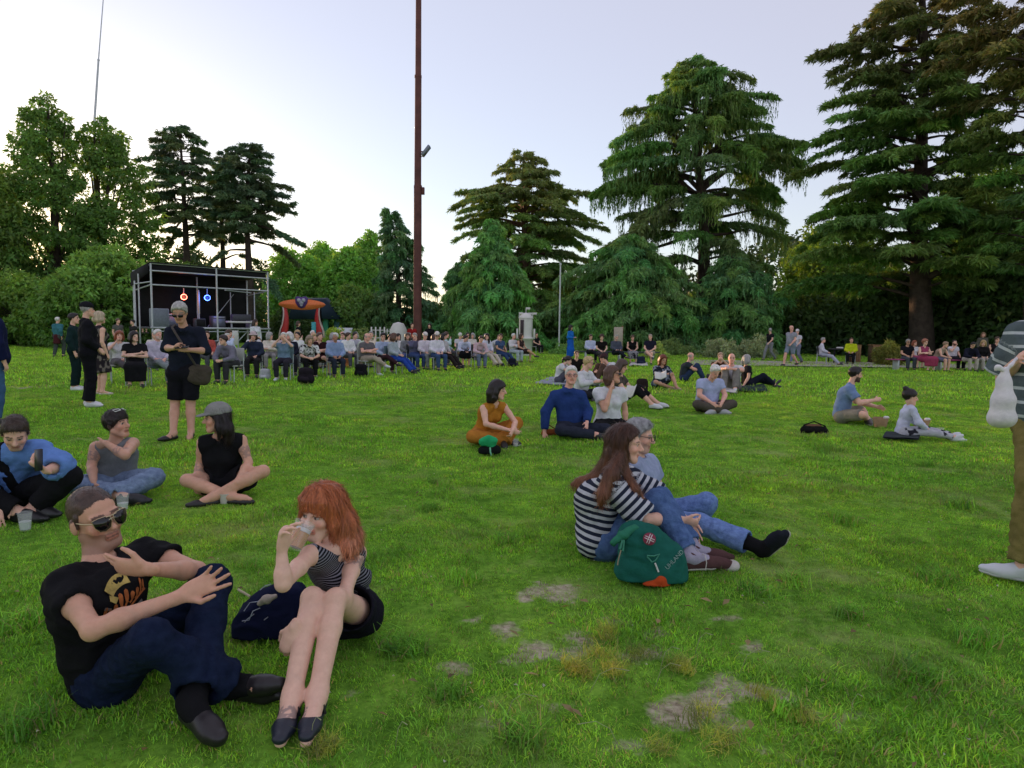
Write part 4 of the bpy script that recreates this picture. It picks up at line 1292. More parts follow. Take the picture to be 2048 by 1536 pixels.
def bough(T, path, dens, hang, col, tip, leafL, leafW, painted_glow=None, wide=1.0, start=.16, tas=1.0):
    """one branch: side twigs clothed in needle sprays, with tassels hanging below"""
    r = T.r; up = V3(0, 0, 1)
    L = np.linalg.norm(np.diff(path, axis=0), axis=1).sum()
    d = nrm((path[-1] - path[0]) * np.array([1, 1, 0])); sd = V3(-d[1], d[0], 0)
    hue = np.array([r.uniform(.85, 1.35), r.uniform(.9, 1.12), r.uniform(.7, 1.15)]) * r.uniform(.8, 1.2)
    for j in range(int((7 + L * 5.5) * dens)):
        s0 = r.uniform(start, 1) ** .75
        k = s0 * 7; k0 = min(int(k), 6); p = path[k0] + (k - k0) * (path[k0 + 1] - path[k0])
        tl = min((.22 + .30 * L * (1.08 - s0)) * r.uniform(.4, 1.2), 2.3) * wide
        td = nrm(d * r.uniform(.25, .9) + sd * (1 if r.random() < .5 else -1) * r.uniform(.35, 1.1) + up * r.uniform(-.12, .10))
        m = max(8, int(tl * 34 * dens) + 7)
        t = r.uniform(.0, 1, m)
        P = p[None] + np.outer(t * tl, td) + np.outer(-hang * .40 * tl * t ** 2, up) + r.normal(0, .055, (m, 3)) + np.outer(r.uniform(-.10, .07, m), up)
        ax = np.tile(td * .75 - up * hang * .5, (m, 1)) - np.outer(t * hang * .55, up)
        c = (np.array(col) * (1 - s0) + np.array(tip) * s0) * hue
        if painted_glow is not None:  # low evening sun on the treetop, painted into the needle colour by height
            wq = np.clip((P[:, 2].mean() - painted_glow[0]) / painted_glow[1], 0, 1) * r.uniform(.5, 1); c = c * (1 - wq) + np.array(painted_glow[2]) * wq
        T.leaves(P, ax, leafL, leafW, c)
        if hang > .6 and r.random() < .6 * tas:
            hl = r.uniform(.3, 1.2) * hang * tas; m2 = max(5, int(7 * hl * dens))
            pt = p + td * tl * r.uniform(.3, 1) - up * .08
            P2 = pt[None] + np.outer(np.linspace(0, hl, m2), -up) + r.normal(0, .035, (m2, 3))
            T.leaves(P2, np.tile(-up, (m2, 1)), leafL * .95, leafW * .7, c * .92, .18)
def cedar(name, label, x, y, depth, env, trunk, seed, r0=.45, tiers=46, dens=1.0, droop=.32, rise=.18, hang=.75, col=(.030, .062, .030), tip=(.060, .110, .040), zlow=None, ylow=None, leafL=.34, leafW=.105, bark=None, painted_glow=None, jit=1.08, boughs=(), k=1.25, tas=1.0, mid=None):
    T = Tree(name, label, x, y, depth, env, trunk, seed, r0, bark)
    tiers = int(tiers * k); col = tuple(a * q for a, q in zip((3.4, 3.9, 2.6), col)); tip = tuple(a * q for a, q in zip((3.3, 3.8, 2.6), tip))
    if painted_glow: painted_glow = (painted_glow[0], painted_glow[1], tuple(2.5 * q for q in painted_glow[2]))
    r = T.r; E = T.E; z0 = E[0, 0] if zlow is None else zlow; z1 = E[-1, 0]
    if ylow: z0 = at_y(x, ylow, depth)[2]
    up = V3(0, 0, 1); s_ = np.linspace(0, 1, 8)
    nm = mid[2] if mid else 0
    for i in range(tiers + nm):
        q = (i + r.uniform(0, 1)) / tiers
        z = z0 + (z1 - z0) * q ** .93 if i < tiers else at_y(x, r.uniform(mid[0], mid[1]), depth)[2]
        q = min(q, 1)
        az = i * 2.39996 + r.uniform(-.5, .5)
        L = T.reach(z, az) * r.uniform(.60, jit)
        if L < .3: continue
        d = V3(math.cos(az), math.sin(az), 0); sd = V3(-math.sin(az), math.cos(az), 0)
        dz0 = min(.15 * L, 1.2)
        o = T.trunk_at(max(z - dz0 * rise * 3 - (0 if q > .15 else .2), .3))
        sag = r.uniform(.55, 1.45) * droop; ri = rise * r.uniform(.5, 1.6)
        path = o[None] + np.outer(s_ * L, d) + np.outer((z - o[2]) * np.sin(s_ * 1.5708) + L * (ri * s_ - (ri + sag * .55) * s_ ** 2.2), up) + np.outer(np.sin(s_ * 5 + seed + i) * .05 * L, sd)
        path[:, 2] = np.maximum(path[:, 2], .5)
        if L > 1.0: T.tb.tube(path[:7], np.linspace(max(.035, r0 * .20 * min(1, L / 5)), .02, 7), 5, False)
        bough(T, path, dens, hang, col, tip, leafL, leafW, painted_glow, tas=tas)
    for pts, dz, w, st in boughs:                       # limbs read off the photograph: points from trunk to tip
        P = np.array([at_y(a, b, depth) - T.base for a, b in pts]); P[:, 1] += np.linspace(0, dz, len(P))
        t = np.linspace(0, len(P) - 1, 8); i0 = np.minimum(t.astype(int), len(P) - 2); path = P[i0] + (t - i0)[:, None] * (P[i0 + 1] - P[i0])
        path[1:-1] = path[1:-1] * .5 + (path[:-2] + path[2:]) * .25
        T.tb.tube(path[:7], np.linspace(r0 * .34 * w ** .5, .03, 7), 6, False)
        bough(T, path, dens * (1.15 if tas == 1 else 1.6), hang, col, tip, leafL, leafW, painted_glow, w, st, tas)
    return T.finish('needle')
def broad(name, label, x, y, depth, env, trunk, seed, r0=.35, clumps=120, per=170, size=1.1, col=(.040, .085, .022), tip=(.085, .150, .035), leafL=.30, leafW=.22, limbs=9, zlow=None, flat=.75, group='trees round the lawn', shell=.45, warm=0.0):
    T = Tree(name, label, x, y, depth, env, trunk, seed, r0, group=group)
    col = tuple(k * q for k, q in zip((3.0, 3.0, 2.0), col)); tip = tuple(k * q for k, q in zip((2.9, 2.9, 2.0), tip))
    if clumps >= 100: clumps, per, size = int(clumps * 1.7), int(per * .6), size * .74
    r = T.r; E = T.E; z0 = E[0, 0] if zlow is None else zlow; z1 = E[-1, 0]; up = V3(0, 0, 1)
    areas = np.maximum(E[:, 1] + E[:, 2], .3)
    zs = np.linspace(z0, z1, 60); wz = np.interp(zs, E[:, 0], areas); wz = wz / wz.sum()
    for i in range(clumps):
        z = r.choice(zs, p=wz) + r.normal(0, .2)
        l, rt = np.interp(z, E[:, 0], -E[:, 1]), np.interp(z, E[:, 0], E[:, 2])
        cx, hw = (l + rt) / 2, max((rt - l) / 2, .2)
        a = r.uniform(0, 6.283); rad = r.uniform(shell, 1.0) ** .6
        sz = size * r.uniform(.55, 1.25) * min(1, .35 + hw * .35)
        c = V3(cx + hw * math.cos(a) * rad - sz * .5 * math.cos(a), hw * math.sin(a) * rad * .9, max(z, .25 * sz))
        if i < limbs * 3 and r0 > .05:
            tb = T.trunk_at(np.clip(z * .55, .3, T.tz[-1]))
            mid = (tb + c) / 2 + V3(0, 0, -.08 * np.linalg.norm(c - tb))
            T.tb.tube([tb, mid, c], [r0 * .28, r0 * .15, .03], 5, False)
        m = int(per * r.uniform(.6, 1.3))
        u = r.normal(0, 1, (m, 3)); u /= np.linalg.norm(u, axis=1, keepdims=True)
        rr = r.uniform(.35, 1, (m, 1)) ** .5
        P = c + u * rr * sz * np.array([1, 1, flat])
        ax = u * .6 + np.array([0, 0, -.45])
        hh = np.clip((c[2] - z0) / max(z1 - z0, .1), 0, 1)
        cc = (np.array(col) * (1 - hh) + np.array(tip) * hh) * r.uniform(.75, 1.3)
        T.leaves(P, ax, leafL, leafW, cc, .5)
    return T.finish('leaf', 'crown')

# left: horse chestnut and its neighbours
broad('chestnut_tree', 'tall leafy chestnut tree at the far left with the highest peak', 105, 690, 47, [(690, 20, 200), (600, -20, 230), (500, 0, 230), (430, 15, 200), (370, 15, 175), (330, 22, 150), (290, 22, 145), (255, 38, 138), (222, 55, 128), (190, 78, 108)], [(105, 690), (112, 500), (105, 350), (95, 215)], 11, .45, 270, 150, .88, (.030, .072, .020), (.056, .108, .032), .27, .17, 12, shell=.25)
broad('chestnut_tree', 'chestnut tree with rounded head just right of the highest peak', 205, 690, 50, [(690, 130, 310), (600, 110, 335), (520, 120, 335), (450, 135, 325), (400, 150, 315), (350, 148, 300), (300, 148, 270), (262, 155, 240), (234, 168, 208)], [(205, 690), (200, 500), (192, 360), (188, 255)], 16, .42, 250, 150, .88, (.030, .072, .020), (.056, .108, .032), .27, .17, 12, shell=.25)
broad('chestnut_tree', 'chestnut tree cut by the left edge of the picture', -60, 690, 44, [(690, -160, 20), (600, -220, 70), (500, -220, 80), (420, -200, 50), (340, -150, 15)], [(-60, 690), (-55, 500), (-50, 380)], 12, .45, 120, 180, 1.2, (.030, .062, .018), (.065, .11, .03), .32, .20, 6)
broad('leafy_shrub', 'big rounded leafy shrub left of the stage', 205, 692, 40, [(692, 100, 300), (640, 70, 320), (580, 90, 315), (540, 130, 290), (505, 170, 245)], [(205, 692), (205, 560)], 13, .16, 120, 200, .95, (.045, .095, .030), (.090, .165, .050), .26, .17, 5)
broad('leafy_shrub', 'pale green shrub at the far left beside the benches', 40, 690, 41, [(690, -60, 130), (640, -80, 120), (600, -60, 100), (560, -30, 70)], [(40, 690), (40, 590)], 14, .14, 80, 190, .9, (.045, .090, .025), (.085, .150, .040), .26, .17, 4)
broad('leafy_shrub', 'dark shrub mass just left of the scaffold stage', 300, 692, 43, [(692, 230, 420), (640, 220, 420), (590, 230, 400), (540, 250, 380)], [(300, 692), (300, 560)], 15, .14, 80, 190, .95, (.025, .055, .020), (.05, .09, .03), .27, .18, 4)
# cedars behind the stage
SC = dict(col=(.020, .036, .030), tip=(.036, .060, .044))
cedar('cedar_tree', 'flat-topped dark cedar behind the left half of the stage', 378, 690, 56, [(470, 320, 450), (430, 300, 455), (395, 275, 450), (370, 270, 445), (340, 285, 440), (310, 290, 435), (280, 300, 425), (262, 315, 405), (250, 340, 380)], [(378, 690), (374, 520), (368, 400), (360, 260)], 21, .42, 56, 1.1, .20, .16, .5, ylow=470, boughs=[([(374, 430), (345, 452), (322, 500)], 1, .8, .4), ([(374, 470), (410, 470), (440, 492)], -1, .7, .4), ([(374, 520), (340, 515), (310, 540)], -1, .7, .4)], **SC)
cedar('cedar_tree', 'dark cedar behind the middle of the stage', 448, 690, 60, [(470, 400, 520), (430, 395, 540), (390, 400, 530), (350, 410, 505), (320, 425, 485), (305, 440, 470)], [(448, 690), (446, 520), (443, 400), (450, 312)], 22, .35, 44, 1.1, .2, .16, .5, ylow=480, boughs=[([(446, 480), (420, 470), (395, 500)], -1, .7, .4), ([(446, 520), (470, 505), (505, 520)], 1, .7, .4)], **SC)
cedar('cedar_tree', 'broad-headed dark cedar behind the right end of the stage', 505, 690, 57, [(430, 430, 570), (405, 425, 588), (375, 420, 582), (345, 425, 572), (315, 440, 560), (295, 455, 540), (288, 480, 520)], [(505, 690), (497, 520), (492, 400), (500, 300)], 23, .42, 62, 1.1, .2, .16, .5, ylow=470, boughs=[([(497, 450), (540, 455), (585, 482), (612, 492)], -1, .9, .3), ([(497, 480), (545, 490), (590, 530)], 1, .9, .3), ([(497, 500), (460, 500), (430, 530)], -1, .7, .4), ([(497, 440), (545, 420), (590, 405)], 0, .7, .4), ([(497, 540), (535, 560), (570, 600)], -1, .9, .3)], **SC)
# mid-distance greens
for i, (x_, dx, top, dep, lab) in enumerate([(590, 60, 500, 76, 'round green tree behind the red arch'), (640, 55, 490, 84, 'tall pale green tree in the gap left of the mast'), (700, 60, 500, 74, 'bright green leafy tree behind the seated rows'), (735, 48, 462, 86, 'slender leafy tree beside the spire-shaped cedar')]):
    broad('leafy_tree', lab, x_, 680, dep, [(680, x_ - dx * .6, x_ + dx * .6), (620, x_ - dx, x_ + dx), (560, x_ - dx, x_ + dx), (520, x_ - dx * .7, x_ + dx * .7), (top, x_ - dx * .25, x_ + dx * .25)], [(x_, 680), (x_, 560), (x_, top + 30)], 30 + i, .3, 110, 130, 1.5, (.046, .120, .032), (.086, .185, .048), .42, .30, 6)
broad('leafy_shrub', 'dark leafy shrub between the arch and the mast', 690, 688, 56, [(688, 640, 780), (650, 630, 790), (610, 640, 770), (580, 670, 740)], [(690, 688), (690, 610)], 36, .12, 70, 170, 1.1, (.030, .065, .025), (.055, .105, .035), .32, .22, 3)
cedar('cedar_tree', 'narrow spire-shaped weeping cedar behind the mast', 797, 688, 55, [(680, 690, 900), (640, 705, 895), (600, 722, 885), (560, 738, 880), (520, 748, 862), (490, 758, 856), (460, 760, 842), (440, 764, 818), (418, 766, 788)], [(797, 688), (797, 560), (790, 470), (778, 420)], 24, .30, 84, 1.05, .50, .12, .95, (.022, .048, .036), (.040, .082, .050))
# centre pair
cedar('cedar_tree', 'tall cedar in the centre with evening glow painted on its head', 1050, 690, 61, [(660, 900, 1180), (600, 890, 1190), (540, 930, 1190), (480, 905, 1190), (430, 910, 1195), (400, 905, 1185), (375, 920, 1160), (345, 965, 1105), (320, 990, 1090), (302, 1020, 1075)], [(1050, 690), (1052, 520), (1045, 400), (1048, 306)], 25, .50, 92, 1.15, .26, .20, .6, (.030, .058, .028), (.060, .100, .036), painted_glow=(9.5, 6.0, (.105, .125, .038)), bark=BARKR, jit=1.12, boughs=[([(1050, 410), (1110, 380), (1190, 392)], -1, 1.1, .2), ([(1050, 440), (1120, 420), (1198, 440)], 1, 1.1, .2), ([(1050, 480), (1120, 460), (1190, 490)], -2, 1.2, .2), ([(1050, 400), (990, 380), (915, 388)], -1, 1.0, .2), ([(1050, 520), (1110, 500), (1170, 525)], -2, 1.2, .2), ([(1050, 450), (980, 430), (912, 450)], 1, 1.0, .2), ([(1050, 420), (1045, 390), (1020, 400)], -5, 1.2, .1), ([(1050, 380), (1070, 350), (1110, 360)], -3, 1.0, .2)])
cedar('cedar_tree', 'dense conical weeping cedar in front of the centre tree', 985, 692, 46, [(685, 868, 1120), (660, 872, 1118), (620, 872, 1110), (580, 885, 1090), (540, 905, 1068), (500, 930, 1042), (465, 958, 1015), (438, 975, 995)], [(985, 692), (985, 560), (985, 442)], 26, .35, 100, 1.15, .55, .08, 1.0, (.032, .075, .036), (.060, .130, .050), zlow=.6)
cedar('cedar_tree', 'small drooping cedar left of the conical one', 915, 690, 50, [(685, 850, 990), (640, 858, 990), (600, 872, 975), (560, 890, 955), (525, 905, 930)], [(915, 690), (915, 600), (915, 530)], 27, .22, 50, 1.0, .5, .1, .9, (.026, .058, .036), (.045, .095, .050), zlow=.6)
# the big open cedar
cedar('cedar_tree', 'huge open-crowned cedar with forked trunk right of centre', 1405, 694, 50, [(560, 1270, 1540), (500, 1200, 1570), (430, 1185, 1590), (380, 1180, 1590), (330, 1185, 1590), (300, 1210, 1590), (270, 1225, 1595), (235, 1232, 1600), (205, 1262, 1575), (175, 1285, 1560), (150, 1305, 1530), (132, 1330, 1490), (118, 1375, 1430)], [(1405, 694), (1408, 560), (1408, 440), (1402, 380), (1392, 300), (1390, 220), (1395, 124)], 28, .62, 40, 1.1, .24, .14, .85, (.026, .052, .026), (.052, .092, .036), ylow=275, jit=1.05, tas=1.7, mid=(300, 540, 26), boughs=[
    ([(1404, 385), (1365, 330), (1300, 345), (1240, 350), (1190, 380)], 2.5, 1.0, .35), ([(1404, 370), (1450, 330), (1520, 340), (1580, 360)], 3, .9, .4), ([(1400, 330), (1440, 300), (1500, 290), (1585, 300)], -2, 1.0, .4), ([(1400, 320), (1350, 295), (1290, 300), (1215, 335)], -3, 1.0, .4), ([(1398, 310), (1390, 280), (1370, 285), (1340, 320)], -4, 1.1, .3), ([(1402, 330), (1420, 300), (1450, 305), (1480, 340)], -4, 1.1, .3),
    ([(1404, 400), (1350, 350), (1310, 310), (1262, 292), (1215, 320)], 1.5, 1.1, .45), ([(1404, 390), (1340, 375), (1275, 370), (1205, 395)], -1.5, 1.0, .35), ([(1404, 380), (1440, 350), (1495, 315), (1560, 310), (1590, 335)], -1, 1.0, .45),
    ([(1406, 395), (1470, 385), (1530, 360), (1585, 395)], 2, .9, .4), ([(1402, 350), (1375, 300), (1330, 262), (1270, 268), (1225, 300)], -2, 1.0, .5), ([(1400, 340), (1430, 290), (1480, 262), (1550, 250), (1605, 268)], 2.5, 1.1, .5),
    ([(1408, 440), (1470, 428), (1530, 410), (1580, 440)], 1, .55, .5), ([(1408, 470), (1460, 470), (1510, 450), (1560, 480)], -1, .5, .5),
    ([(1408, 430), (1370, 395), (1330, 410), (1290, 450), (1262, 470)], -3, 1.3, .25), ([(1408, 440), (1340, 440), (1270, 470), (1200, 505)], -2, 1.2, .3), ([(1408, 460), (1330, 490), (1280, 500), (1230, 530)], 2, .8, .4), ([(1408, 420), (1395, 395), (1380, 410), (1350, 450)], -4, 1.2, .2), ([(1408, 550), (1460, 520), (1530, 540)], -2, 1.0, .2), ([(1408, 530), (1350, 510), (1290, 540)], -2, 1.0, .2), ([(1408, 500), (1450, 480), (1500, 500)], 2, .6, .4)])
cedar('cedar_tree', 'weeping cedar forming the green skirt below the big open cedar', 1300, 694, 46, [(688, 1090, 1420), (650, 1085, 1430), (600, 1080, 1420), (560, 1085, 1400), (520, 1110, 1360), (490, 1180, 1320), (470, 1220, 1290)], [(1300, 694), (1295, 600), (1260, 480)], 29, .30, 84, 1.1, .45, .08, .95, (.028, .064, .036), (.052, .112, .050), zlow=.6)
cedar('cedar_tree', 'low spreading cedar right of the forked trunk', 1480, 694, 45, [(690, 1350, 1590), (650, 1345, 1590), (610, 1350, 1580), (570, 1370, 1570), (535, 1400, 1540), (510, 1440, 1500)], [(1480, 694), (1475, 600), (1470, 520)], 31, .28, 72, 1.1, .42, .08, .9, (.026, .060, .036), (.048, .105, .050), zlow=.6)
# right-hand giants
cedar('cedar_tree', 'towering dark cedar at the right with layered branches', 1845, 700, 40, [(640, 1560, 1900), (560, 1545, 1960), (500, 1560, 2000), (440, 1580, 2010), (380, 1590, 2020), (330, 1585, 2020), (280, 1590, 2010), (230, 1600, 2000), (170, 1620, 1990), (110, 1640, 1980), (60, 1640, 1960), (0, 1690, 1940), (-80, 1740, 1900), (-140, 1800, 1860)], [(1845, 700), (1838, 500), (1842, 300), (1850, 120), (1840, -120)], 41, .62, 96, 1.25, .22, .20, .55, (.026, .050, .022), (.050, .088, .030), zlow=4.2, painted_glow=(13.5, 6.0, (.080, .075, .030)), jit=1.12, boughs=[([(1842, 470), (1760, 440), (1680, 450), (1600, 470)], -4, 1.4, .15), ([(1842, 480), (1900, 450), (1965, 472)], -4, 1.3, .15), ([(1842, 450), (1800, 430), (1740, 440)], -6, 1.4, .1), ([(1842, 520), (1780, 500), (1700, 520)], -5, 1.2, .2), ([(1842, 400), (1760, 370), (1660, 390)], -4, 1.3, .2), ([(1842, 560), (1880, 530), (1930, 550)], -4, 1.2, .2), ([(1842, 350), (1880, 330), (1950, 350)], -4, 1.3, .2), ([(1842, 280), (1790, 250), (1700, 270)], -4, 1.2, .2)])
cedar('cedar_tree', 'cedar cut by the upper right edge with evening glow painted on its upper boughs', 2075, 700, 34, [(560, 1930, 2260), (480, 1900, 2280), (400, 1900, 2280), (300, 1890, 2280), (200, 1880, 2260), (100, 1890, 2240), (0, 1900, 2200), (-120, 1960, 2150)], [(2075, 700), (2070, 400), (2070, 100), (2075, -110)], 42, .5, 54, 1.2, .22, .2, .6, (.026, .050, .022), (.048, .085, .028), zlow=5, painted_glow=(10.5, 5.0, (.095, .075, .026)))
broad('leafy_tree', 'slender broadleaf tree with leaning trunk right of the towering cedar', 1965, 700, 46, [(660, 1880, 2060), (580, 1880, 2070), (500, 1890, 2070), (420, 1890, 2060), (340, 1900, 2040)], [(1965, 700), (1975, 560), (1965, 420), (1945, 320)], 43, .24, 130, 150, 1.1, (.035, .075, .020), (.06, .115, .03), .30, .20, 8, zlow=5)
broad('leafy_tree', 'broadleaf tree showing through behind the towering cedar', 1640, 700, 58, [(690, 1560, 1760), (620, 1560, 1760), (560, 1555, 1770), (500, 1570, 1760), (450, 1600, 1740)], [(1640, 700), (1645, 560), (1650, 480)], 44, .26, 150, 150, 1.2, (.040, .085, .018), (.070, .120, .028), .34, .22, 6)
broad('leafy_tree', 'thin leafy tree in the gap under the right-hand cedars', 1925, 700, 52, [(690, 1830, 2010), (600, 1830, 2010), (520, 1850, 2000), (470, 1880, 1960)], [(1925, 700), (1915, 600), (1900, 490)], 45, .18, 110, 150, 1.2, (.030, .065, .018), (.05, .09, .025), .32, .22, 6)
# dark undergrowth that closes the view below the crowns
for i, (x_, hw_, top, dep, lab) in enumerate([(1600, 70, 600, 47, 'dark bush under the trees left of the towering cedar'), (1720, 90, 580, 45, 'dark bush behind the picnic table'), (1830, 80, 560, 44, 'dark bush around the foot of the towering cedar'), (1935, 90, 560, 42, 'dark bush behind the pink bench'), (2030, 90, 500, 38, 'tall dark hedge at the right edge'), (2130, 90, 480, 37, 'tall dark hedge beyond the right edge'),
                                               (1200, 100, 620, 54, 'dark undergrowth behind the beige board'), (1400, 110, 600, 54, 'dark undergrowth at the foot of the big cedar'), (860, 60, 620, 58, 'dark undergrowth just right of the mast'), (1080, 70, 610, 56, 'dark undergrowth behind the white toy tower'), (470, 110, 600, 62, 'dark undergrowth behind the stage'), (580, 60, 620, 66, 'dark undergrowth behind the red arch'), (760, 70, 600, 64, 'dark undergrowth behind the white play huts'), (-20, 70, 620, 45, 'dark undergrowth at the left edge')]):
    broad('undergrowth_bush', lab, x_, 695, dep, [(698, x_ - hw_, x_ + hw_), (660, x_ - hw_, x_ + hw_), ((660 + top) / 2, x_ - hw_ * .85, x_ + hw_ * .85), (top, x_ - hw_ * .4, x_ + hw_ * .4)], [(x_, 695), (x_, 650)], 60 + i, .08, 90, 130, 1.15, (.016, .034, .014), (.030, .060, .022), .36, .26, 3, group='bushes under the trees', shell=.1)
far_w = Field()
def far_wood():
    r = np.random.default_rng(77); P, C_ = [], []
    for i in range(900):
        px = r.uniform(-250, 2300); dep = r.uniform(88, 120)
        topy = 560 + 40 * math.sin(px * .011) + 25 * math.sin(px * .031) + (60 if 560 < px < 930 else 0) - (40 if px > 1500 else 0)
        c = at_y(px, r.uniform(min(topy, 668), 680), dep); sz = 1.9
        u = r.normal(0, 1, (90, 3)); u /= np.linalg.norm(u, axis=1, keepdims=True)
        P.append(c + u * sz * r.uniform(.4, 1, (90, 1))); C_.append(np.tile(np.array([.045, .085, .028]) * r.uniform(.6, 1.3), (90, 1)))
    P = np.concatenate(P); V, Fc = tri_leaves(P, r.normal(0, 1, P.shape), .75, .6, r)
    o = link('distant_wood', mesh_from('distant_wood', V, Fc, False, np.repeat(np.concatenate(C_), 3, 0)), painted('leaf'))
    tag(o, 'far-off band of woodland closing the horizon', None, None, 'stuff')
far_wood()
# ---------------------------------------------------------------- mast, stage, play park and furniture
METAL = solid('galvanised_steel', (.50, .53, .56, 1), .5, .35, vary=.15, scale=5, bumps=.1)
RUST = solid('rust_brown_paint', (.115, .040, .034, 1), .7, 0.0, vary=.35, scale=1.6, bumps=.3, dist=.01)
BLK = solid('black_cloth', (.010, .010, .012, 1), .95, vary=.2, scale=4, bumps=.3, dist=.03)
WHT = solid('white_paint', (.66, .65, .62, 1), .7, vary=.08, scale=3, bumps=.1)
GRY = solid('grey_plastic', (.21, .24, .29, 1), .6, bumps=.1)
WOOD = solid('brown_wood', (.20, .115, .050, 1), .8, vary=.3, scale=4, bumps=.3)
# the tall mast
D = 40.0
b = V3(at_y(835, 690, D)[0], D, 0)
mast = thing('light_mast', 'tall rust-brown steel mast with a floodlight rising out of the picture', 'mast', b)
tz = [at_y(835, y, D)[2] for y in (372, 152)]
MB().tube([(0, 0, -.1), (0, 0, tz[0])], [.255, .235], 16).build('lower_pole', RUST, mast, True)
MB().tube([(0, 0, tz[0] - .02), (.02, 0, tz[1])], [.212, .195], 16).build('middle_pole', RUST, mast, True)
MB().tube([(.02, 0, tz[1] - .02), (.05, 0, 27.0)], [.180, .15], 16).build('upper_pole', RUST, mast, True)
for z in tz: MB().tube([(0.01, 0, z - .10), (.01, 0, z + .03)], [.25 if z == tz[0] else .215] * 2, 16).build('collar', RUST, mast, True)
MB().tube([(0, 0, 0), (0, 0, .06)], .45, 16).build('base_plate', RUST, mast, True)
fl = at_y(852, 302, D) - b
lamp = MB().box(fl, (.72, .5, .16), np.array(Matrix.Rotation(RAD(-52), 3, 'Y')), .02).build('floodlight', GRY, mast)
MB().tube([(.18, 0, fl[2] - .05), (.42, 0, fl[2] - .02), (fl[0], 0, fl[2])], .04, 6).build('bracket', RUST, mast, True)
MB().tube([(.2, 0, fl[2] - .35), (.45, 0, fl[2] - .25), (fl[0] + .05, 0, fl[2] - .1)], .025, 6).build('bracket', RUST, mast, True)
bx = at_y(846, 382, D) - b
MB().box(bx, (.18, .2, .42), None, .01).build('junction_box', RUST, mast)
# thin aerial far behind the chestnut
D = 95.0
b = V3(at_y(187, 690, D)[0], D, 0)
ae = thing('radio_aerial', 'thin leaning aerial rising behind the left chestnut tree', 'aerial', b)
p0, p1, p2 = at_y(189, 240, D) - b, at_y(197, 120, D) - b, at_y(208, -20, D) - b
MB().tube([(0, 0, 0), p0, p1], [.20, .16, .13], 8).build('lower_tube', METAL, ae, True)
MB().tube([p1, p2], [.085, .06], 8).build('upper_tube', METAL, ae, True)
MB().tube([p1 - V3(0, 0, .1), p1 + V3(0, 0, .1)], .17, 8).build('joint', METAL, ae, True)
# slim pale post
D = 41.0
b = V3(at_y(1118, 690, D)[0], D, 0)
po = thing('slim_post', 'slim pale grey post standing in front of the weeping cedars', 'post', b)
MB().tube([(0, 0, 0), at_y(1121, 530, D) - b], [.055, .045], 8).build('pole', solid('pale_post', (.55, .58, .58, 1), .5, bumps=0), po, True)
MB().box((0, 0, .03), (.3, .3, .06), None, .01).build('foot_plate', METAL, po)
MB().tube([at_y(1121, 530, D) - b, at_y(1121, 526, D) - b], .07, 8).build('cap', METAL, po, True)

# ---- stage
a, c = at_y(305, 650, 31.0), at_y(537, 653, 35.2)
a[2] = c[2] = 0
e1 = nrm(c - a); n1 = V3(-e1[1], e1[0], 0); Wd = np.linalg.norm(c - a); Dp = 2.5
def sp_(u, v, z): return e1 * (u * Wd) + n1 * (v * Dp) + V3(0, 0, z)
stage = thing('concert_stage', 'small scaffold stage with black canopy behind the seated audience', 'stage', a)
R_st = np.stack([e1, n1, V3(0, 0, 1)], 1)
for u in (0, .53, 1):
    for v in (0, 1):
        MB().tube([sp_(u, v, 0), sp_(u, v, 4.40 - .25 * v)], .045, 8).build('post', METAL, stage, True)
for u in (-.075, -.04):
    MB().tube([sp_(u, .45 + u, 0), sp_(u, .45 + u, 3.55 + (.35 if u > -.05 else 0))], .035, 8).build('outrigger_post', METAL, stage, True)
for z in (4.36, 4.02, 3.36):
    MB().tube([sp_(-.01, 0, z), sp_(1.01, 0, z)], .035, 8).build('front_rail', METAL, stage, True)
for u in (0, 1):
    for z in (4.3, 3.36): MB().tube([sp_(u, 0, z), sp_(u, 1, z - .2)], .033, 8).build('side_rail', METAL, stage, True)
MB().tube([sp_(-.075, .36, 3.4), sp_(0, 0, 3.5)], .03, 8).build('brace', METAL, stage, True)
MB().tube([sp_(.62, .1, 3.3), sp_(.98, .7, 3.3)], .03, 8).build('brace', METAL, stage, True)
MB().tube([sp_(.55, .6, 1.4), sp_(.85, .9, 3.2)], .02, 6).build('brace', METAL, stage, True)
for u in (.80, .93): MB().tube([sp_(u, .8 if u < .9 else .3, 0), sp_(u, .8 if u < .9 else .3, 3.3)], .03, 8).build('inner_post', METAL, stage, True)
MB().add(np.array([sp_(-.01, -.02, 4.36), sp_(1.01, -.02, 4.36), sp_(1.01, 1.05, 4.0), sp_(-.01, 1.05, 4.0), sp_(-.01, -.02, 4.42), sp_(1.01, -.02, 4.42), sp_(1.01, 1.05, 4.06), sp_(-.01, 1.05, 4.06)]),
         [[3, 2, 1, 0], [4, 5, 6, 7], [0, 1, 5, 4], [1, 2, 6, 5], [2, 3, 7, 6], [3, 0, 4, 7]]).build('canopy', BLK, stage)
MB().box(sp_(.5, .03, 4.18), (Wd * .97, .03, .26), R_st).build('valance', BLK, stage)
MB().box(sp_(.5, 1.03, 2.7), (Wd, .05, 2.7), R_st).build('back_cloth', BLK, stage)
MB().prism([(0, 0), (Dp, -.35), (Dp, -1.0), (0, -.45)], sp_(-.02, .0, 4.36), n1, V3(0, 0, 1), .03).build('side_cloth', BLK, stage)
MB().box(sp_(.5, .5, 1.32), (Wd * 1.02, Dp, .10), R_st).build('deck', solid('deck_board', (.10, .10, .10, 1), .8), stage)
MB().box(sp_(.5, -.01, 1.33), (Wd * 1.03, .05, .09), R_st).build('deck_edge', METAL, stage)
MB().box(sp_(.5, .02, 1.16), (Wd * 1.0, .05, .05), R_st).build('deck_edge', METAL, stage)
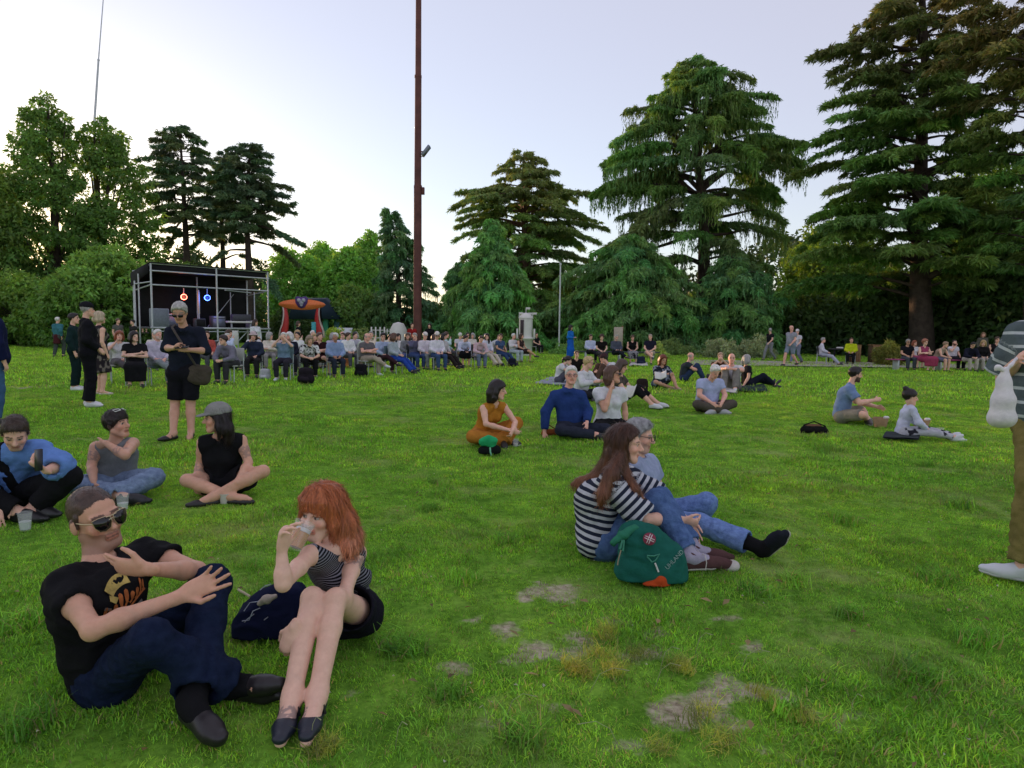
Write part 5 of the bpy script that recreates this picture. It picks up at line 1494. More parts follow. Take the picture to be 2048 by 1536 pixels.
for u in (.1, .3, .72, .9): MB().tube([sp_(u, .05, 0), sp_(u, .05, 1.3)], .04, 8).build('deck_leg', METAL, stage, True)
for u in (.15, .62): MB().tube([sp_(u, .05, .1), sp_(u + .2, .05, 1.25)], .025, 6).build('deck_brace', METAL, stage, True)
MB().box(sp_(.66, -.02, .85), (.55, .03, .75), R_st, .005).build('cover_panel', WHT, stage)
MB().box(sp_(.30, .10, .62), (1.5, .03, 1.0), R_st, .005).build('skirt_cloth', BLK, stage)
def on_stage(name, label, cat, u, v): return thing(name, label, cat, a + sp_(u, v, 1.37))
sk = on_stage('loudspeaker', 'large grey loudspeaker at the left front of the stage', 'speaker', .065, .08)
MB().box((0, 0, .44), (.74, .5, .88), R_st, .03).build('cabinet', GRY, sk); MB().box(-n1 * .26 + V3(0, 0, .44), (.66, .02, .8), R_st, .005).build('grille', solid('speaker_grille', (.16, .18, .22, 1), .8), sk)
sk = on_stage('loudspeaker', 'low dark monitor speaker in the middle of the stage', 'speaker', .40, .15)
MB().box((0, 0, .22), (.5, .4, .44), R_st, .03).build('cabinet', solid('dark_plastic', (.06, .06, .08, 1), .6), sk); MB().box(-n1 * .21 + V3(0, 0, .22), (.42, .02, .34), R_st).build('grille', BLK, sk)
kb = on_stage('keyboard', 'keyboard on a stand at the right of the stage', 'keyboard', .78, .2)
MB().box((0, 0, .30), (1.5, .35, .10), R_st, .02).build('keys', WHT, kb); MB().box(V3(0, 0, .55), (1.0, .3, .32), R_st, .03).build('mixer', solid('dark_plastic', (.06, .06, .08, 1), .6), kb)
for q in (-.5, .5): MB().tube([e1 * q, e1 * q + V3(0, 0, .26)], .03, 6).build('leg', METAL, kb, True)
ms = on_stage('microphone_stand', 'pale yellow upright banner pole inside the stage', 'stand', .45, .45)
MB().tube([(0, 0, 0), (0, 0, 1.9)], .03, 6).build('pole', METAL, ms, True); MB().box((0, 0, 1.25), (.10, .04, 1.1), R_st, .01).build('strip', solid('yellow_strip', (.55, .45, .25, 1), .6), ms); MB().tube([(0, 0, 0), (0, 0, .03)], .18, 10).build('base', METAL, ms, True)
def spot(label, u, v, z, colr, st, px):
    o = thing('stage_spotlight', label, 'spotlight', a + sp_(u, v, z))
    MB().lathe([(.0, .16), (.10, .16), (.12, .1), (.12, -.02), (.0, -.02)], (0, 0, 0), 14, frame(32) @ np.array(Matrix.Rotation(RAD(-90), 3, 'X'))).build('housing', BLK, o, True)
    d = -nrm(a + sp_(u, v, z) - C_P)
    MB().lathe([(.0, 0), (.15, 0)], d * .05, 16, np.array(Vector(d).to_track_quat('Z', 'Y').to_matrix())).build('lens', solid('lit_lens_' + px, colr, emit=(colr, st), bumps=0), o)
    MB().tube([(0, 0, .1), (0, 0, .45)], .02, 6).build('bracket', METAL, o, True)
    L = bpy.data.lights.new('spotlight_glow', 'POINT'); L.energy = 8; L.color = colr[:3]; L.shadow_soft_size = .1
    q = link('spotlight_glow', L, None, o, tuple(d * .25))
spot('red stage spotlight glowing under the canopy', .34, .55, 2.90, (1.0, .16, .10, 1), 3.5, 'red')
spot('blue stage spotlight glowing beside the middle post', .525, .45, 2.90, (.06, .14, 1.0, 1), 3.5, 'blue')
for lab, u, v, sz_, cl in (('black amplifier at the back of the stage', .22, .6, (.8, .4, .7), (.04, .04, .045, 1)), ('silver-edged amplifier right of the stage middle', .62, .5, (.7, .4, .6), (.10, .10, .11, 1)), ('pale equipment box at the right end of the stage', .93, .45, (.5, .4, .4), (.34, .34, .35, 1))):
    am = on_stage('amplifier', lab, 'amplifier', u, v)
    MB().box((0, 0, sz_[2] / 2), sz_, R_st, .02).build('cabinet', solid(lab[:12], cl, .6), am); MB().box(-n1 * (sz_[1] / 2 + .01) + V3(0, 0, sz_[2] * .42), (sz_[0] * .86, .02, sz_[2] * .66), R_st).build('grille', GRY, am)
    MB().box(-n1 * (sz_[1] / 2 + .01) + V3(0, 0, sz_[2] * .88), (sz_[0] * .8, .02, sz_[2] * .12), R_st).build('control_panel', METAL, am)
# trestle and boxes seen under the right end of the stage
tr = thing('equipment_case', 'dark flight case under the front of the stage', 'case', a + sp_(.42, -.25, 0))
MB().box((0, 0, .35), (.9, .5, .7), R_st, .02).build('case_body', solid('case_black', (.03, .03, .035, 1), .5), tr); MB().box((0, 0, .71), (.92, .52, .03), R_st, .005).build('case_trim', METAL, tr)

# ---- red arch of the play park
D = 47.0
b = V3(at_y(604, 690, D)[0], D, 0)
m_ = D / 1300
arch = thing('play_park_arch', 'orange and red entrance arch with purple emblem', 'arch', b)
RED, ORG, PALE = solid('red_board', (.50, .035, .035, 1), .5), solid('orange_board', (.80, .20, .06, 1), .5), solid('pale_edge', (.62, .50, .46, 1), .5)
hc = at_y(604, 609, D) - b
W2, H2 = 46 * m_, 10.5 * m_
ol = [(W2 * math.cos(t), H2 * math.copysign(abs(math.sin(t)) ** 1.15, math.sin(t))) for t in np.linspace(0, 2 * math.pi, 32, endpoint=False)]
MB().prism(ol, hc, V3(1, 0, 0), V3(0, 0, 1), .18).build('header_board', ORG, arch)
for sg in (-1, 1):
    zz = np.linspace(0, hc[2] - .1, 16)
    inn = [sg * (29 * m_ + .10 * math.sin(z * 2.0 + 1)) for z in zz]; out = [sg * (37 * m_ + .12 * math.sin(z * 2.0 - .2) + .35 * max(0, 1 - z / 1.6) * .6) for z in zz]
    edge = [o + sg * .10 for o in out]
    MB().prism(list(zip(inn, zz)) + list(zip(out, zz))[::-1], V3(0, .02, 0), V3(1, 0, 0), V3(0, 0, 1), .16).build('pillar', RED, arch)
    MB().prism(list(zip(out, zz)) + list(zip(edge, zz))[::-1], V3(0, .02, 0), V3(1, 0, 0), V3(0, 0, 1), .18).build('pillar_edge', PALE, arch)
sh_ = [(-.46, .30), (-.28, .40), (0, .34), (.28, .40), (.46, .30), (.42, -.05), (.22, -.38), (0, -.48), (-.22, -.38), (-.42, -.05)]
em = at_y(604, 604, D) - b
MB().prism(sh_, em + V3(0, -.12, 0), V3(1, 0, 0), V3(0, 0, 1), .06).build('emblem', solid('purple_board', (.09, .045, .20, 1), .5), arch)
mb = MB()
for (x_, z_, r_0) in ((-.17, .12, .14), (.17, .12, .14), (0, -.06, .16), (0, -.22, .10)):
    mb.prism([(r_0 * math.cos(t), r_0 * math.sin(t)) for t in np.linspace(0, 6.283, 14, endpoint=False)], em + V3(x_, -.17 - abs(x_) * .05 - z_ * .02, z_), V3(1, 0, 0), V3(0, 0, 1), .03)
mb.build('emblem_shape', solid('pale_lilac', (.42, .42, .52, 1), .5), arch)
# blue tent behind it
D = 53.0
b = V3(at_y(640, 690, D)[0], D, 0)
tent = thing('blue_tent', 'dark blue tent roof behind the orange arch', 'tent', b)
q = [at_y(x_, y_, D) - b for x_, y_ in ((588, 600), (652, 600), (680, 638), (580, 638))]
f_ = [p + V3(0, -.3, 0) for p in q]; bk = [p + V3(0, 3, 0) for p in q]
MB().add(np.array(f_ + [q[0] + V3(.3, 1.6, .25), q[1] + V3(-.3, 1.6, .25), bk[2], bk[3]]), [[0, 3, 2, 1], [0, 1, 5, 4], [4, 5, 6, 7], [1, 2, 6, 5], [3, 0, 4, 7], [2, 3, 7, 6]]).build('roof', solid('blue_canvas', (.010, .026, .045, 1), .8, vary=.3, scale=1, bumps=.3, dist=.05), tent)
for x_, cl in ((593, (.05, .20, .06, 1)), (650, (.03, .24, .13, 1)), (672, (.02, .10, .10, 1))):
    p = at_y(x_, 690, D) - b; p[2] = 0
    MB().box(p + V3(0, .3, 1.2), (.42, .3, 2.5), None, .03).build('post', solid('tent_post_%d' % x_, cl, .6), tent)
tq = thing('turquoise_post', 'turquoise play post beneath the orange arch', 'post', V3(at_y(628, 690, 44)[0], 44, 0))
MB().box((0, 0, .9), (.26, .2, 1.8), None, .02).build('upright', solid('turquoise_board', (.05, .36, .40, 1), .5), tq); MB().box((0, 0, .85), (.5, .16, .12), None, .02).build('crossbar', solid('turquoise_board', (.05, .36, .40, 1), .5), tq)
# white play huts
def hut():
    D = 41.0; m_ = D / 1300
    b = V3(at_y(797, 690, D)[0], D, 0)
    h = thing('white_play_hut', 'white domed play hut with yellow door beside the mast', 'playhouse', b)
    W, H = 19 * m_, at_y(797, 644, D)[2]
    MB().lathe([(W * 1.04, 0), (W, H * .35), (W * .93, H * .62), (W * .80, H * .80), (W * .55, H * .95), (0, H)], (0, 0, 0), 24, None).build('dome', WHT, h, True)
    d = 9 * m_
    ol = [(-d / 2, 0), (d / 2, 0), (d / 2, H * .55), (d * .35, H * .70), (0, H * .76), (-d * .35, H * .70), (-d / 2, H * .55)]
    MB().prism(ol, V3(-.16, -W * .90, .06), nrm(V3(1, -.2, 0)), nrm(V3(0, .22, 1)), .12).build('door', solid('yellow_door', (.62, .34, .07, 1), .6), h)
    MB().prism([(x * 1.25, z * 1.08) for x, z in ol], V3(-.16, -W * .87, .03), nrm(V3(1, -.2, 0)), nrm(V3(0, .22, 1)), .12).build('door_frame', WHT, h)
hut()
def balustrade():
    D = 42.0; m_ = D / 1300
    b = V3(at_y(756, 690, D)[0], D, 0)
    h = thing('white_lattice_stand', 'white lattice balustrade on pedestal left of the domed hut', 'play structure', b)
    z0, z1 = at_y(756, 686, D)[2], at_y(756, 654, D)[2]
    MB().box((0, 0, z0 / 2), (.5, .4, max(z0, .2)), None, .02).build('pedestal', WHT, h)
    for k, x_ in enumerate((-13, -4.5, 4.5, 13)): MB().box((x_ * m_, 0, (z0 + z1) / 2), (2.6 * m_, .08, z1 - z0), None, .01).build('upright', WHT, h)
    for z in (z0 + .04, z0 + .32 * (z1 - z0), z0 + .80 * (z1 - z0)): MB().box((0, 0.0, z), (28 * m_, .06, .055 if z > z0 + .05 else .10), None, .01).build('rail', WHT, h)
    for x_ in (18, 24): MB().box((x_ * m_, .1, z0 + .7 * (z1 - z0)), (2.2 * m_, .06, .4), None, .01).build('upright', WHT, h)
    MB().box((20 * m_, .1, z0 + .75 * (z1 - z0)), (14 * m_, .05, .05), None, .01).build('rail', WHT, h)
balustrade()
def tower():
    D = 36.5; m_ = D / 1300
    b = V3(at_y(1051, 690, D)[0], D, 0)
    h = thing('white_play_tower', 'white octagonal play tower with little flags', 'playhouse', b)
    z0 = at_y(1051, 678, D)[2]; z1 = at_y(1051, 637, D)[2]; z2 = at_y(1051, 625, D)[2]; W = 13.5 * m_
    MB().lathe([(W * 1.0, 0), (W * 1.0, z0 - .05), (W * 1.35, z0), (W * 1.35, z0 + .08), (W * 1.0, z0 + .1)], (0, 0, 0), 8).build('base', WHT, h)
    MB().lathe([(W, z0 + .1), (W, z1)], (0, 0, 0), 8).build('wall', WHT, h)
    MB().lathe([(W * 1.1, z1), (W * 1.05, z1 + .1), (W * .55, z2 - .06), (0, z2)], (0, 0, 0), 8).build('roof', WHT, h)
    MB().box((-W * .55, -W * .82, (z0 + z1) / 2), (.18, .10, (z1 - z0) * .85), frame(-20)).build('slot', solid('dark_slot', (.05, .035, .04, 1), .8), h)
    for x_, y_, z_ in ((-W, -.1, z1), (W, -.1, z1), (0, 0, z2 - .05), (.35 * W, W * .8, z1)):
        p = MB().tube([(x_, y_, z_), (x_, y_, z_ + .34)], .022, 6).build('flag_pole', WHT, h, True)
        MB().box((x_ + .12, y_, z_ + .27), (.22, .02, .13)).build('flag', WHT, p)
    for x_ in (-1, 1): MB().box((x_ * W * 1.25, -W * .6, z0 + .3), (.10, .08, .55), None, .01).build('merlon', WHT, h)
tower()
bd = thing('display_board', 'beige display board standing behind the seated bench row', 'board', V3(at_y(1236, 690, 38)[0], 38, 0))
MB().box((0, 0, 1.15), (.52, .06, 1.1), frame(-12), .01).build('panel', solid('beige_board', (.42, .36, .29, 1), .7), bd); MB().box((.24, .05, .9), (.10, .12, 1.75), frame(-12), .01).build('post', WOOD, bd); MB().box((-.2, .05, .4), (.08, .08, .8), frame(-12), .01).build('post', WOOD, bd)
inf = thing('info_panel', 'slanted pale information panel beside the play park', 'sign', V3(at_y(688, 690, 46)[0], 46, 0))
MB().box((0, 0, 1.2), (1.1, .75, .05), np.array(Matrix.Rotation(RAD(38), 3, 'X')), .01).build('panel', solid('pale_panel', (.50, .54, .56, 1), .4), inf)
for x_ in (-.4, .4): MB().box((x_, .05, .55), (.08, .08, 1.1), None, .01).build('leg', METAL, inf)
for k, (x0, x1, lab) in enumerate([(1697, 1716, 'narrow brown wooden bin at the end of the picnic table'), (1739, 1768, 'wide brown wooden crate right of the yellow-shirted person')]):
    D = 33.5; b = V3(at_y((x0 + x1) / 2, 722, D)[0], D, 0); Wd_ = (x1 - x0) * D / 1300; H_ = at_y(x0, 690, D)[2]
    cr = thing('wooden_crate', lab, 'crate', b, 'brown wooden crates by the picnic table')
    n_ = 4 if k == 0 else 6
    for i in range(n_): MB().box((-Wd_ / 2 + Wd_ * (i + .5) / n_, -.25, H_ / 2), (Wd_ / n_ - .012, .03, H_ - .03), None, .004).build('plank', WOOD, cr)
    MB().box((0, 0, H_ / 2), (Wd_ - .03, .44, H_ - .06)).build('core', solid('dark_wood', (.10, .06, .03, 1), .9), cr); MB().box((0, 0, H_), (Wd_ + .04, .54, .04), None, .01).build('lid', WOOD, cr)
# mounds of grey-green lavender and low bushes along the far edge
for i, (x_, hw_, y_, top, dep, lab, cl, tp_) in enumerate([
    (1440, 42, 716, 690, 37, 'grey-green lavender mound left of the walking pair', (.085, .115, .085), (.15, .18, .15)), (1510, 40, 720, 684, 38, 'larger grey-green lavender mound behind the walking woman', (.085, .115, .085), (.15, .18, .15)),
    (1345, 45, 708, 690, 41, 'low mixed planting behind the bench row', (.06, .10, .05), (.10, .15, .07)), (1160, 50, 706, 690, 42, 'low green planting near the slim post', (.06, .12, .05), (.10, .17, .07)),
    (1010, 60, 694, 678, 47, 'low bushes left of the white tower', (.035, .075, .035), (.07, .12, .05)), (905, 50, 692, 676, 48, 'low bushes right of the mast', (.035, .075, .035), (.07, .12, .05)),
    (668, 26, 690, 664, 44, 'yellow-green bush beside the orange arch', (.10, .16, .035), (.16, .22, .05)), (720, 40, 690, 672, 43, 'grey-green low planting in front of the info panel', (.08, .12, .07), (.13, .17, .10)),
    (1776, 26, 728, 694, 31, 'dry brownish-green bush right of the wooden crates', (.07, .08, .025), (.10, .11, .035)), (90, 60, 684, 664, 48, 'yellowish low bush behind the far left benches', (.11, .13, .03), (.17, .19, .05)),
    (1310, 26, 722, 704, 35, 'tuft of long pale grass by the bench row', (.10, .16, .05), (.17, .22, .08)), (1130, 30, 712, 698, 40, 'low hedge beside the woman in blue', (.05, .11, .05), (.08, .15, .06))]):
    broad('low_bush', lab, x_, y_, dep, [(y_, x_ - hw_, x_ + hw_), (top * .5 + y_ * .5, x_ - hw_, x_ + hw_), (top, x_ - hw_ * .6, x_ + hw_ * .6)], [(x_, y_), (x_, (top + y_) / 2)], 100 + i, .03, 46, 110, .5, cl, tp_, .17, .06, 2, group='low bushes along the far edge', shell=.1)

# ---- seats
def chair_parts(root, colr, yaw):
    R_ = frame(yaw); M = lambda p: R_ @ np.array(p)
    MB().box(M((0, .02, .44)), (.44, .42, .035), R_, .01).build('seat', colr, root)
    MB().box(M((0, -.22, .72)), (.44, .03, .34), R_, .01).build('backrest', colr, root)
    for x_ in (-.2, .2):
        MB().tube([M((x_, .2, 0)), M((x_, .18, .44))], .014, 6).build('leg', METAL, root, True)
        MB().tube([M((x_, -.24, 0)), M((x_, -.2, .44)), M((x_, -.23, .88))], .014, 6).build('leg', METAL, root, True)
CHC = [solid('blue_grey_canvas', (.11, .17, .20, 1), .8), solid('pale_canvas', (.40, .40, .38, 1), .8), solid('dark_canvas', (.04, .045, .05, 1), .8)]
def chair(label, base, yaw, k=0):
    c = thing('chair', label, 'chair', base, 'chairs of the seated audience')
    chair_parts(c, CHC[k % 3], yaw); return c
def bench(label, p, q, colr, back=True, slats=3):
    p, q = np.array(p, float), np.array(q, float); p[2] = q[2] = 0
    o = thing('bench', label, 'bench', (p + q) / 2); e = nrm(q - p); n = V3(-e[1], e[0], 0); L = np.linalg.norm(q - p); R_ = np.stack([e, n, V3(0, 0, 1)], 1)
    for i in range(slats): MB().box(n * (i - (slats - 1) / 2) * .14 + V3(0, 0, .45), (L, .12, .04), R_, .008).build('seat_slat', colr, o)
    if back:
        for i in range(2): MB().box(n * .26 + V3(0, 0, .62 + .16 * i), (L, .03, .11), R_, .008).build('back_slat', colr, o)
    for u in (-.42, 0, .42):
        MB().box(e * L * u + V3(0, 0, .21), (.07, .36, .42), R_, .01).build('leg', METAL, o)
    return o
# ---------------------------------------------------------------- the people close by, posed joint by joint
BLACK, NAVY = (.012, .012, .014), (.012, .016, .035)
WHITE, LBLUE, JEAN = (.74, .74, .78), (.22, .33, .62), (.10, .17, .36)
def shirt_print(root, org, J, HL, sp, rt, fw, s):
    """gold bird's head over a slanting line of orange script on the chest"""
    sh = [c for c in root.children if c.name.startswith('t_shirt')][0]
    c0 = J['C'] + sp * .03 - rt * .02 - org
    ux = nrm(-rt + sp * .32); uy = nrm(sp + rt * .1)
    def put(name, mb, mat, par):
        v = np.concatenate(mb.v); mb.v = [drape(v, sh, -fw, .004 + .0)]
        return mb.build(name, mat, par)
    def ribbon(mb, pts, w):
        P = np.array([c0 + ux * a + uy * b_ for a, b_ in pts]); V = []
        t = np.gradient(P, axis=0); n = np.cross(t, fw); n /= np.linalg.norm(n, axis=1, keepdims=True)
        V = np.concatenate([P + n * w, P - n * w]); k = len(P)
        mb.add(V, [[i, i + 1, k + i + 1, k + i] for i in range(k - 1)])
    OR = solid('orange_print', (.50, .15, .04, 1), .8, bumps=0, vary=.3, scale=40); YE = solid('gold_print', (.48, .36, .10, 1), .8, bumps=0, vary=.35, scale=40); GR = solid('grey_print', (.20, .18, .17, 1), .8, bumps=0)
    mb = MB()
    for i in range(9):                                   # looped script strokes
        a = -.105 + i * .026; hgt = (.055, .032, .034, .060, .060, .034, .032, .055, .034)[i]
        ribbon(mb, [(a + .010 * math.sin(t) + .004 * t, -.02 + hgt * (.5 - .5 * math.cos(t))) for t in np.linspace(0, 5.6, 14)], .0048)
    ribbon(mb, [(-.12 + .245 * t, -.030 + .008 * math.sin(t * 9)) for t in np.linspace(0, 1, 16)], .004)
    o = put('shirt_print', mb, OR, sh)
    mb = MB(); ribbon(mb, [(-.055 + .10 * t, .070 + .014 * math.sin(t * 3)) for t in np.linspace(0, 1, 8)], .022); ribbon(mb, [(-.06 + .03 * t, .055 - .03 * t) for t in np.linspace(0, 1, 5)], .012)
    put('print_bird', mb, YE, o)
    mb = MB(); ribbon(mb, [(-.01 + .10 * t, -.062 + .01 * t) for t in np.linspace(0, 1, 6)], .006); ribbon(mb, [(-.10 + .04 * t, .04 - .03 * t) for t in np.linspace(0, 1, 6)], .005)
    put('print_trim', mb, GR, o)
def P1():
    s = 1.07
    J = solve({
        'P': (222, 1335, 2.55), 'C': (198, 1222, 'P', -1), 'N': (196, 1124, 'C', 1),
        'H': (190, 1029, 'N', -1, .165), 'SR': (124, 1164, 'N', -1), 'SL': (290, 1098, 'N', 1),
        'ER': (185, 1254, 'SR', -1), 'WR': (362, 1186, 2.38), 'EL': (394, 1136, 'SL', -1), 'WL': (298, 1132, 'EL', -1),
        'UR': (215, 1350, 'P', -1), 'UL': (246, 1328, 'P', 1),
        'KR': (300, 1272, 2.22), 'AR': gnd(466, 1366, .07), 'TR': gnd(560, 1362, .10),
        'KL': (426, 1158, 2.64), 'AL': gnd(386, 1408, .09), 'TL': gnd(436, 1474, .03)}, s)
    st = dict(s=s, g=.85, hs=1.09, skin='tan', tone=1.1, head=(62, 2, -11), extra=[shirt_print], shades='gold', beard=.45, beardcol=(.10, .065, .05),
              hair=dict(kind='buzz', col=(.075, .045, .035), line=(.064, .068)),
              top=dict(col=BLACK, sleeve=.48, fit=.012, wide=.016, neck='crew', name='t_shirt', wr=.012),
              bottom=dict(col=(.012, .020, .052), kind='denim', name='jeans', fit=.011, flare=.030, len=1.90, wr=.010),
              shoes=dict(col=(.016, .013, .016), name='shoe', high=.03, socks=BLACK, sockh=.35, sz=.86, upR=V3(-.1, -.5, .85)),
              hands=dict(R=dict(d=ray(452, 1142) * 2.46 - ray(362, 1186) * 2.40, t=V3(.5, -.35, -.75), curl=(.10, .22, .3, .36), spread=.14),
                         L=dict(d=V3(-1, -.05, .10), t=V3(.1, -.35, .9), curl=(.16, .22, .28, .34), spread=.02)))
    return person('man in a black T-shirt and aviator sunglasses sitting on the grass', J, st, .0085, fine=.0042)
def P2():
    s = .96
    J = solve({
        'P': (706, 1222, 3.02), 'C': (676, 1140, 'P', -1), 'N': (666, 1090, 'C', -1),
        'H': (643, 1018, 'N', -1, .175), 'SR': (620, 1104, 'N', -1, .15), 'SL': (714, 1100, 'N', 1, .16),
        'ER': (566, 1162, 'SR', -1), 'WR': (564, 1098, 'ER', 0), 'EL': (688, 1188, 'SL', -1), 'WL': (588, 1248, 'EL', -1),
        'UR': (678, 1226, 'P', -1), 'UL': (722, 1222, 'P', -1),
        'KR': (624, 1190, 'UR', -1), 'AR': gnd(583, 1392, .09), 'TR': gnd(561, 1478, .03),
        'KL': (672, 1192, 'UL', -1), 'AL': gnd(634, 1388, .09), 'TL': gnd(612, 1478, .03)}, s)
    st = dict(s=s, g=.81, hs=.95, fem=True, skin='pale', head=(-20, -5, 4), gaze=.005,
              tattoo=[('SL', 'EL', .12, .42, .55), ('AR', 'TR', .3, .8, .6)],
              hair=dict(kind='long', col=(.40, .115, .040), tip=(.60, .26, .17), t=.022, line=(.098, .035), bangs=-.014, amp=.009, strands=4200,
                        paths=[([(-.068, .03, .05), (-.078, .022, -.03), (-.080, .005, -.13)], (.022, .026, .014)),
                               ([(.066, .03, .05), (.076, .020, -.03), (.074, .0, -.10)], (.022, .024, .012)),
                               ([(-.066, -.04, .04), (-.098, -.05, -.05), (-.115, -.055, -.15), (-.112, -.05, -.235)], (.034, .046, .050, .016)),
                               ([(-.03, -.085, .03), (-.05, -.105, -.06), (-.085, -.115, -.15), (-.09, -.12, -.22)], (.045, .05, .05, .018)),
                               ([(.05, -.06, .03), (.06, -.08, -.06), (.05, -.10, -.15)], (.04, .045, .02))]),
              top=dict(col=BLACK, sleeve=0, fit=.007, neck='tank', name='tank_top', wr=.003, stripe=((.010, .010, .014, 1), (.22, .22, .26, 1), .0125, .55)),
              bottom=dict(col=(.012, .012, .02), len=.42, name='shorts', fit=.014, flare=.03, waist=.5),
              shoes=dict(col=(.012, .016, .03), kind='flat', name='ballet_shoe', open=True, strap=True),
              hands=dict(R=dict(d=V3(.16, -.02, .98), t=V3(.35, .85, .1), curl=(.42, .5, .56, .6), spread=.12),
                         L=dict(d=V3(-.35, -.1, -.9), t=V3(-.5, .3, .5), curl=(.35, .4, .45, .5))))
    return person('red-haired woman in striped tank top drinking beer on the grass', J, st, .0062, fine=.0038)
def P3():
    s = 1.0; Y = 4.18
    J = solve({
        'P': (1200, 1070, Y), 'C': (1192, 1005, Y), 'N': (1230, 938, Y - .02), 'H': (1251, 884, Y - .04),
        'SR': (1220, 964, Y - .17), 'SL': (1256, 950, Y + .17), 'ER': (1290, 1034, Y - .24), 'WR': (1364, 1036, Y - .14),
        'EL': (1318, 992, Y + .12), 'WL': (1376, 1040, Y - .02), 'UR': (1210, 1082, Y - .09), 'UL': (1212, 1072, Y + .09),
        'KR': (1314, 996, Y - .10), 'AR': gnd(1384, 1112, .10), 'TR': gnd(1470, 1128, .03),
        'KL': (1320, 990, Y + .08), 'AL': gnd(1392, 1098, .10), 'TL': gnd(1462, 1112, .03)}, s)
    W = lambda x, y, d: at_y(x, y, Y + d)
    st = dict(s=s, fem=True, g=1.0, skin='fair', head=(76, -4, 2),
              hair=dict(kind='long', col=(.060, .022, .012), tip=(.17, .065, .03), t=.018, line=(.074, .070), amp=.007, strands=4200,
                        paths=[([(.055, -.02, .07), W(1228, 900, -.05), W(1200, 950, -.02), W(1160, 962, .0), W(1144, 965, .0)], (.04, .055, .05, .035, .012)),
                               ([(.070, -.01, .05), W(1244, 905, -.10), W(1224, 945, -.20), W(1206, 985, -.25), W(1202, 1004, -.26)], (.03, .040, .050, .035, .012)),
                               ([(.07, -.02, .03), W(1246, 912, -.10), W(1252, 945, -.15), W(1272, 975, -.22), W(1290, 1002, -.24)], (.022, .026, .028, .022, .010)),
                               ([(.0, -.09, .03), W(1222, 910, .03), W(1192, 955, .04), W(1168, 970, .05)], (.05, .05, .05, .02))]),
              top=dict(col=WHITE, sleeve=.95, fit=.022, wide=.035, neck='crew', name='striped_t_shirt', wr=.010, loose=.03, hem=.12, stripe=((.54, .55, .60, 1), (.022, .028, .050, 1), .043, .5)),
              bottom=dict(col=(.09, .16, .34), kind='denim', name='jeans', fit=.010, flare=.018, len=1.86, wr=.007),
              shoes=dict(col=(.10, .05, .05), name='canvas_shoe', mat='cloth', sole=(.55, .52, .46), high=.035, socks=(.40, .37, .47), sockh=.3),
              hands=dict(R=dict(d=V3(1, .1, -.25), t=V3(0, -.5, .8), curl=(.5, .55, .6, .6)), L=dict(d=V3(.45, -.2, -.85), t=V3(.6, -.2, .3), curl=(.3, .35, .4, .4))),
              extra=[lambda root, org, J, HL, sp, rt, fw, s: laces(root, org, J, 'R', s)])
    return person('woman with long brown hair in navy and white striped T-shirt hugging her knees', J, st, .0085, fine=.0058)
def laces(root, org, J, sd, s):
    A, T = J['A' + sd], J['T' + sd]; d = nrm(T - A); up = V3(0, 0, 1); sdv = nrm(np.cross(d, up))
    mb = MB(org)
    for i in range(6):
        c = lerp(A, T, .22 + i * .085) + up * (.030 - i * .0062)
        a = .028 - i * .001
        mb.tube([c - sdv * a - up * .012, c + d * .010 + up * .008, c + sdv * a - up * .012 + d * .02], .0035, 5)
        mb.tube([c + sdv * a - up * .012, c + d * .010 + up * .009, c - sdv * a - up * .012 + d * .02], .0035, 5)
    for sg in (-1, 1):
        c = lerp(A, T, .2) + up * .035
        mb.tube([c, c + sdv * sg * .05 + up * .01, c + sdv * sg * .07 - up * .03, c + sdv * sg * .06 - up * .08], .003, 5)
    mb.build('laces', solid('white_lace', (.62, .58, .54, 1), .8, bumps=0), root, True)
    mb = MB(org)
    R_ = np.stack([sdv, d, up], 1)
    c = T - d * .005 - up * .012
    F = Field(); c = c - d * .02 + up * .006; F.ell(c, V3(.050, .048, .036) * s, R_, .01); F.cut(c - up * .03, -up)
    v, f = F.mesh(.006)
    link('toe_cap', mesh_from('toe_cap', v - org, f, True, np.tile((.55, .53, .48), (len(v), 1))), painted('cloth'), root)
def P4():
    s = 1.02; Y = 4.78
    J = solve({
        'P': (1288, 1030, Y), 'C': (1280, 965, Y - .02), 'N': (1274, 914, Y - .02), 'H': (1279, 868, Y - .04),
        'SR': (1262, 934, Y - .17), 'SL': (1298, 924, Y + .17), 'ER': (1268, 985, Y - .16), 'WR': (1300, 1012, Y + .0),
        'EL': (1318, 975, Y + .2), 'WL': (1345, 1000, Y + .12), 'UR': (1298, 1040, Y - .10), 'UL': (1300, 1030, Y + .1),
        'KR': (1398, 1044, 4.42), 'AR': gnd(1528, 1094, .07), 'TR': gnd(1528, 1094, .07) + V3(.05, -.10, .13),
        'KL': (1414, 1002, 4.72), 'AL': (1392, 1062, 4.80), 'TL': (1440, 1072, 4.80)}, s)
    st = dict(s=s, g=1.0, skin='fair', head=(66, -8, 0), specs=True, beard=.35, beardcol=(.20, .17, .16),
              hair=dict(kind='short', col=(.30, .30, .31), t=.012),
              top=dict(col=(.36, .42, .60), sleeve=.6, fit=.018, neck='crew', name='t_shirt', wr=.007),
              bottom=dict(col=(.17, .27, .55), kind='denim', name='jeans', fit=.010, flare=.030, len=1.76, wr=.007),
              shoes=dict(col=(.018, .02, .03), name='canvas_shoe', mat='cloth', sole=(.55, .53, .45), high=.02, socks=BLACK, sockh=.45, upR=V3(-.95, -.3, .15)))
    return person('grey-haired man in glasses and light blue jeans stretching one leg on the grass', J, st, .0088, fine=.0064)
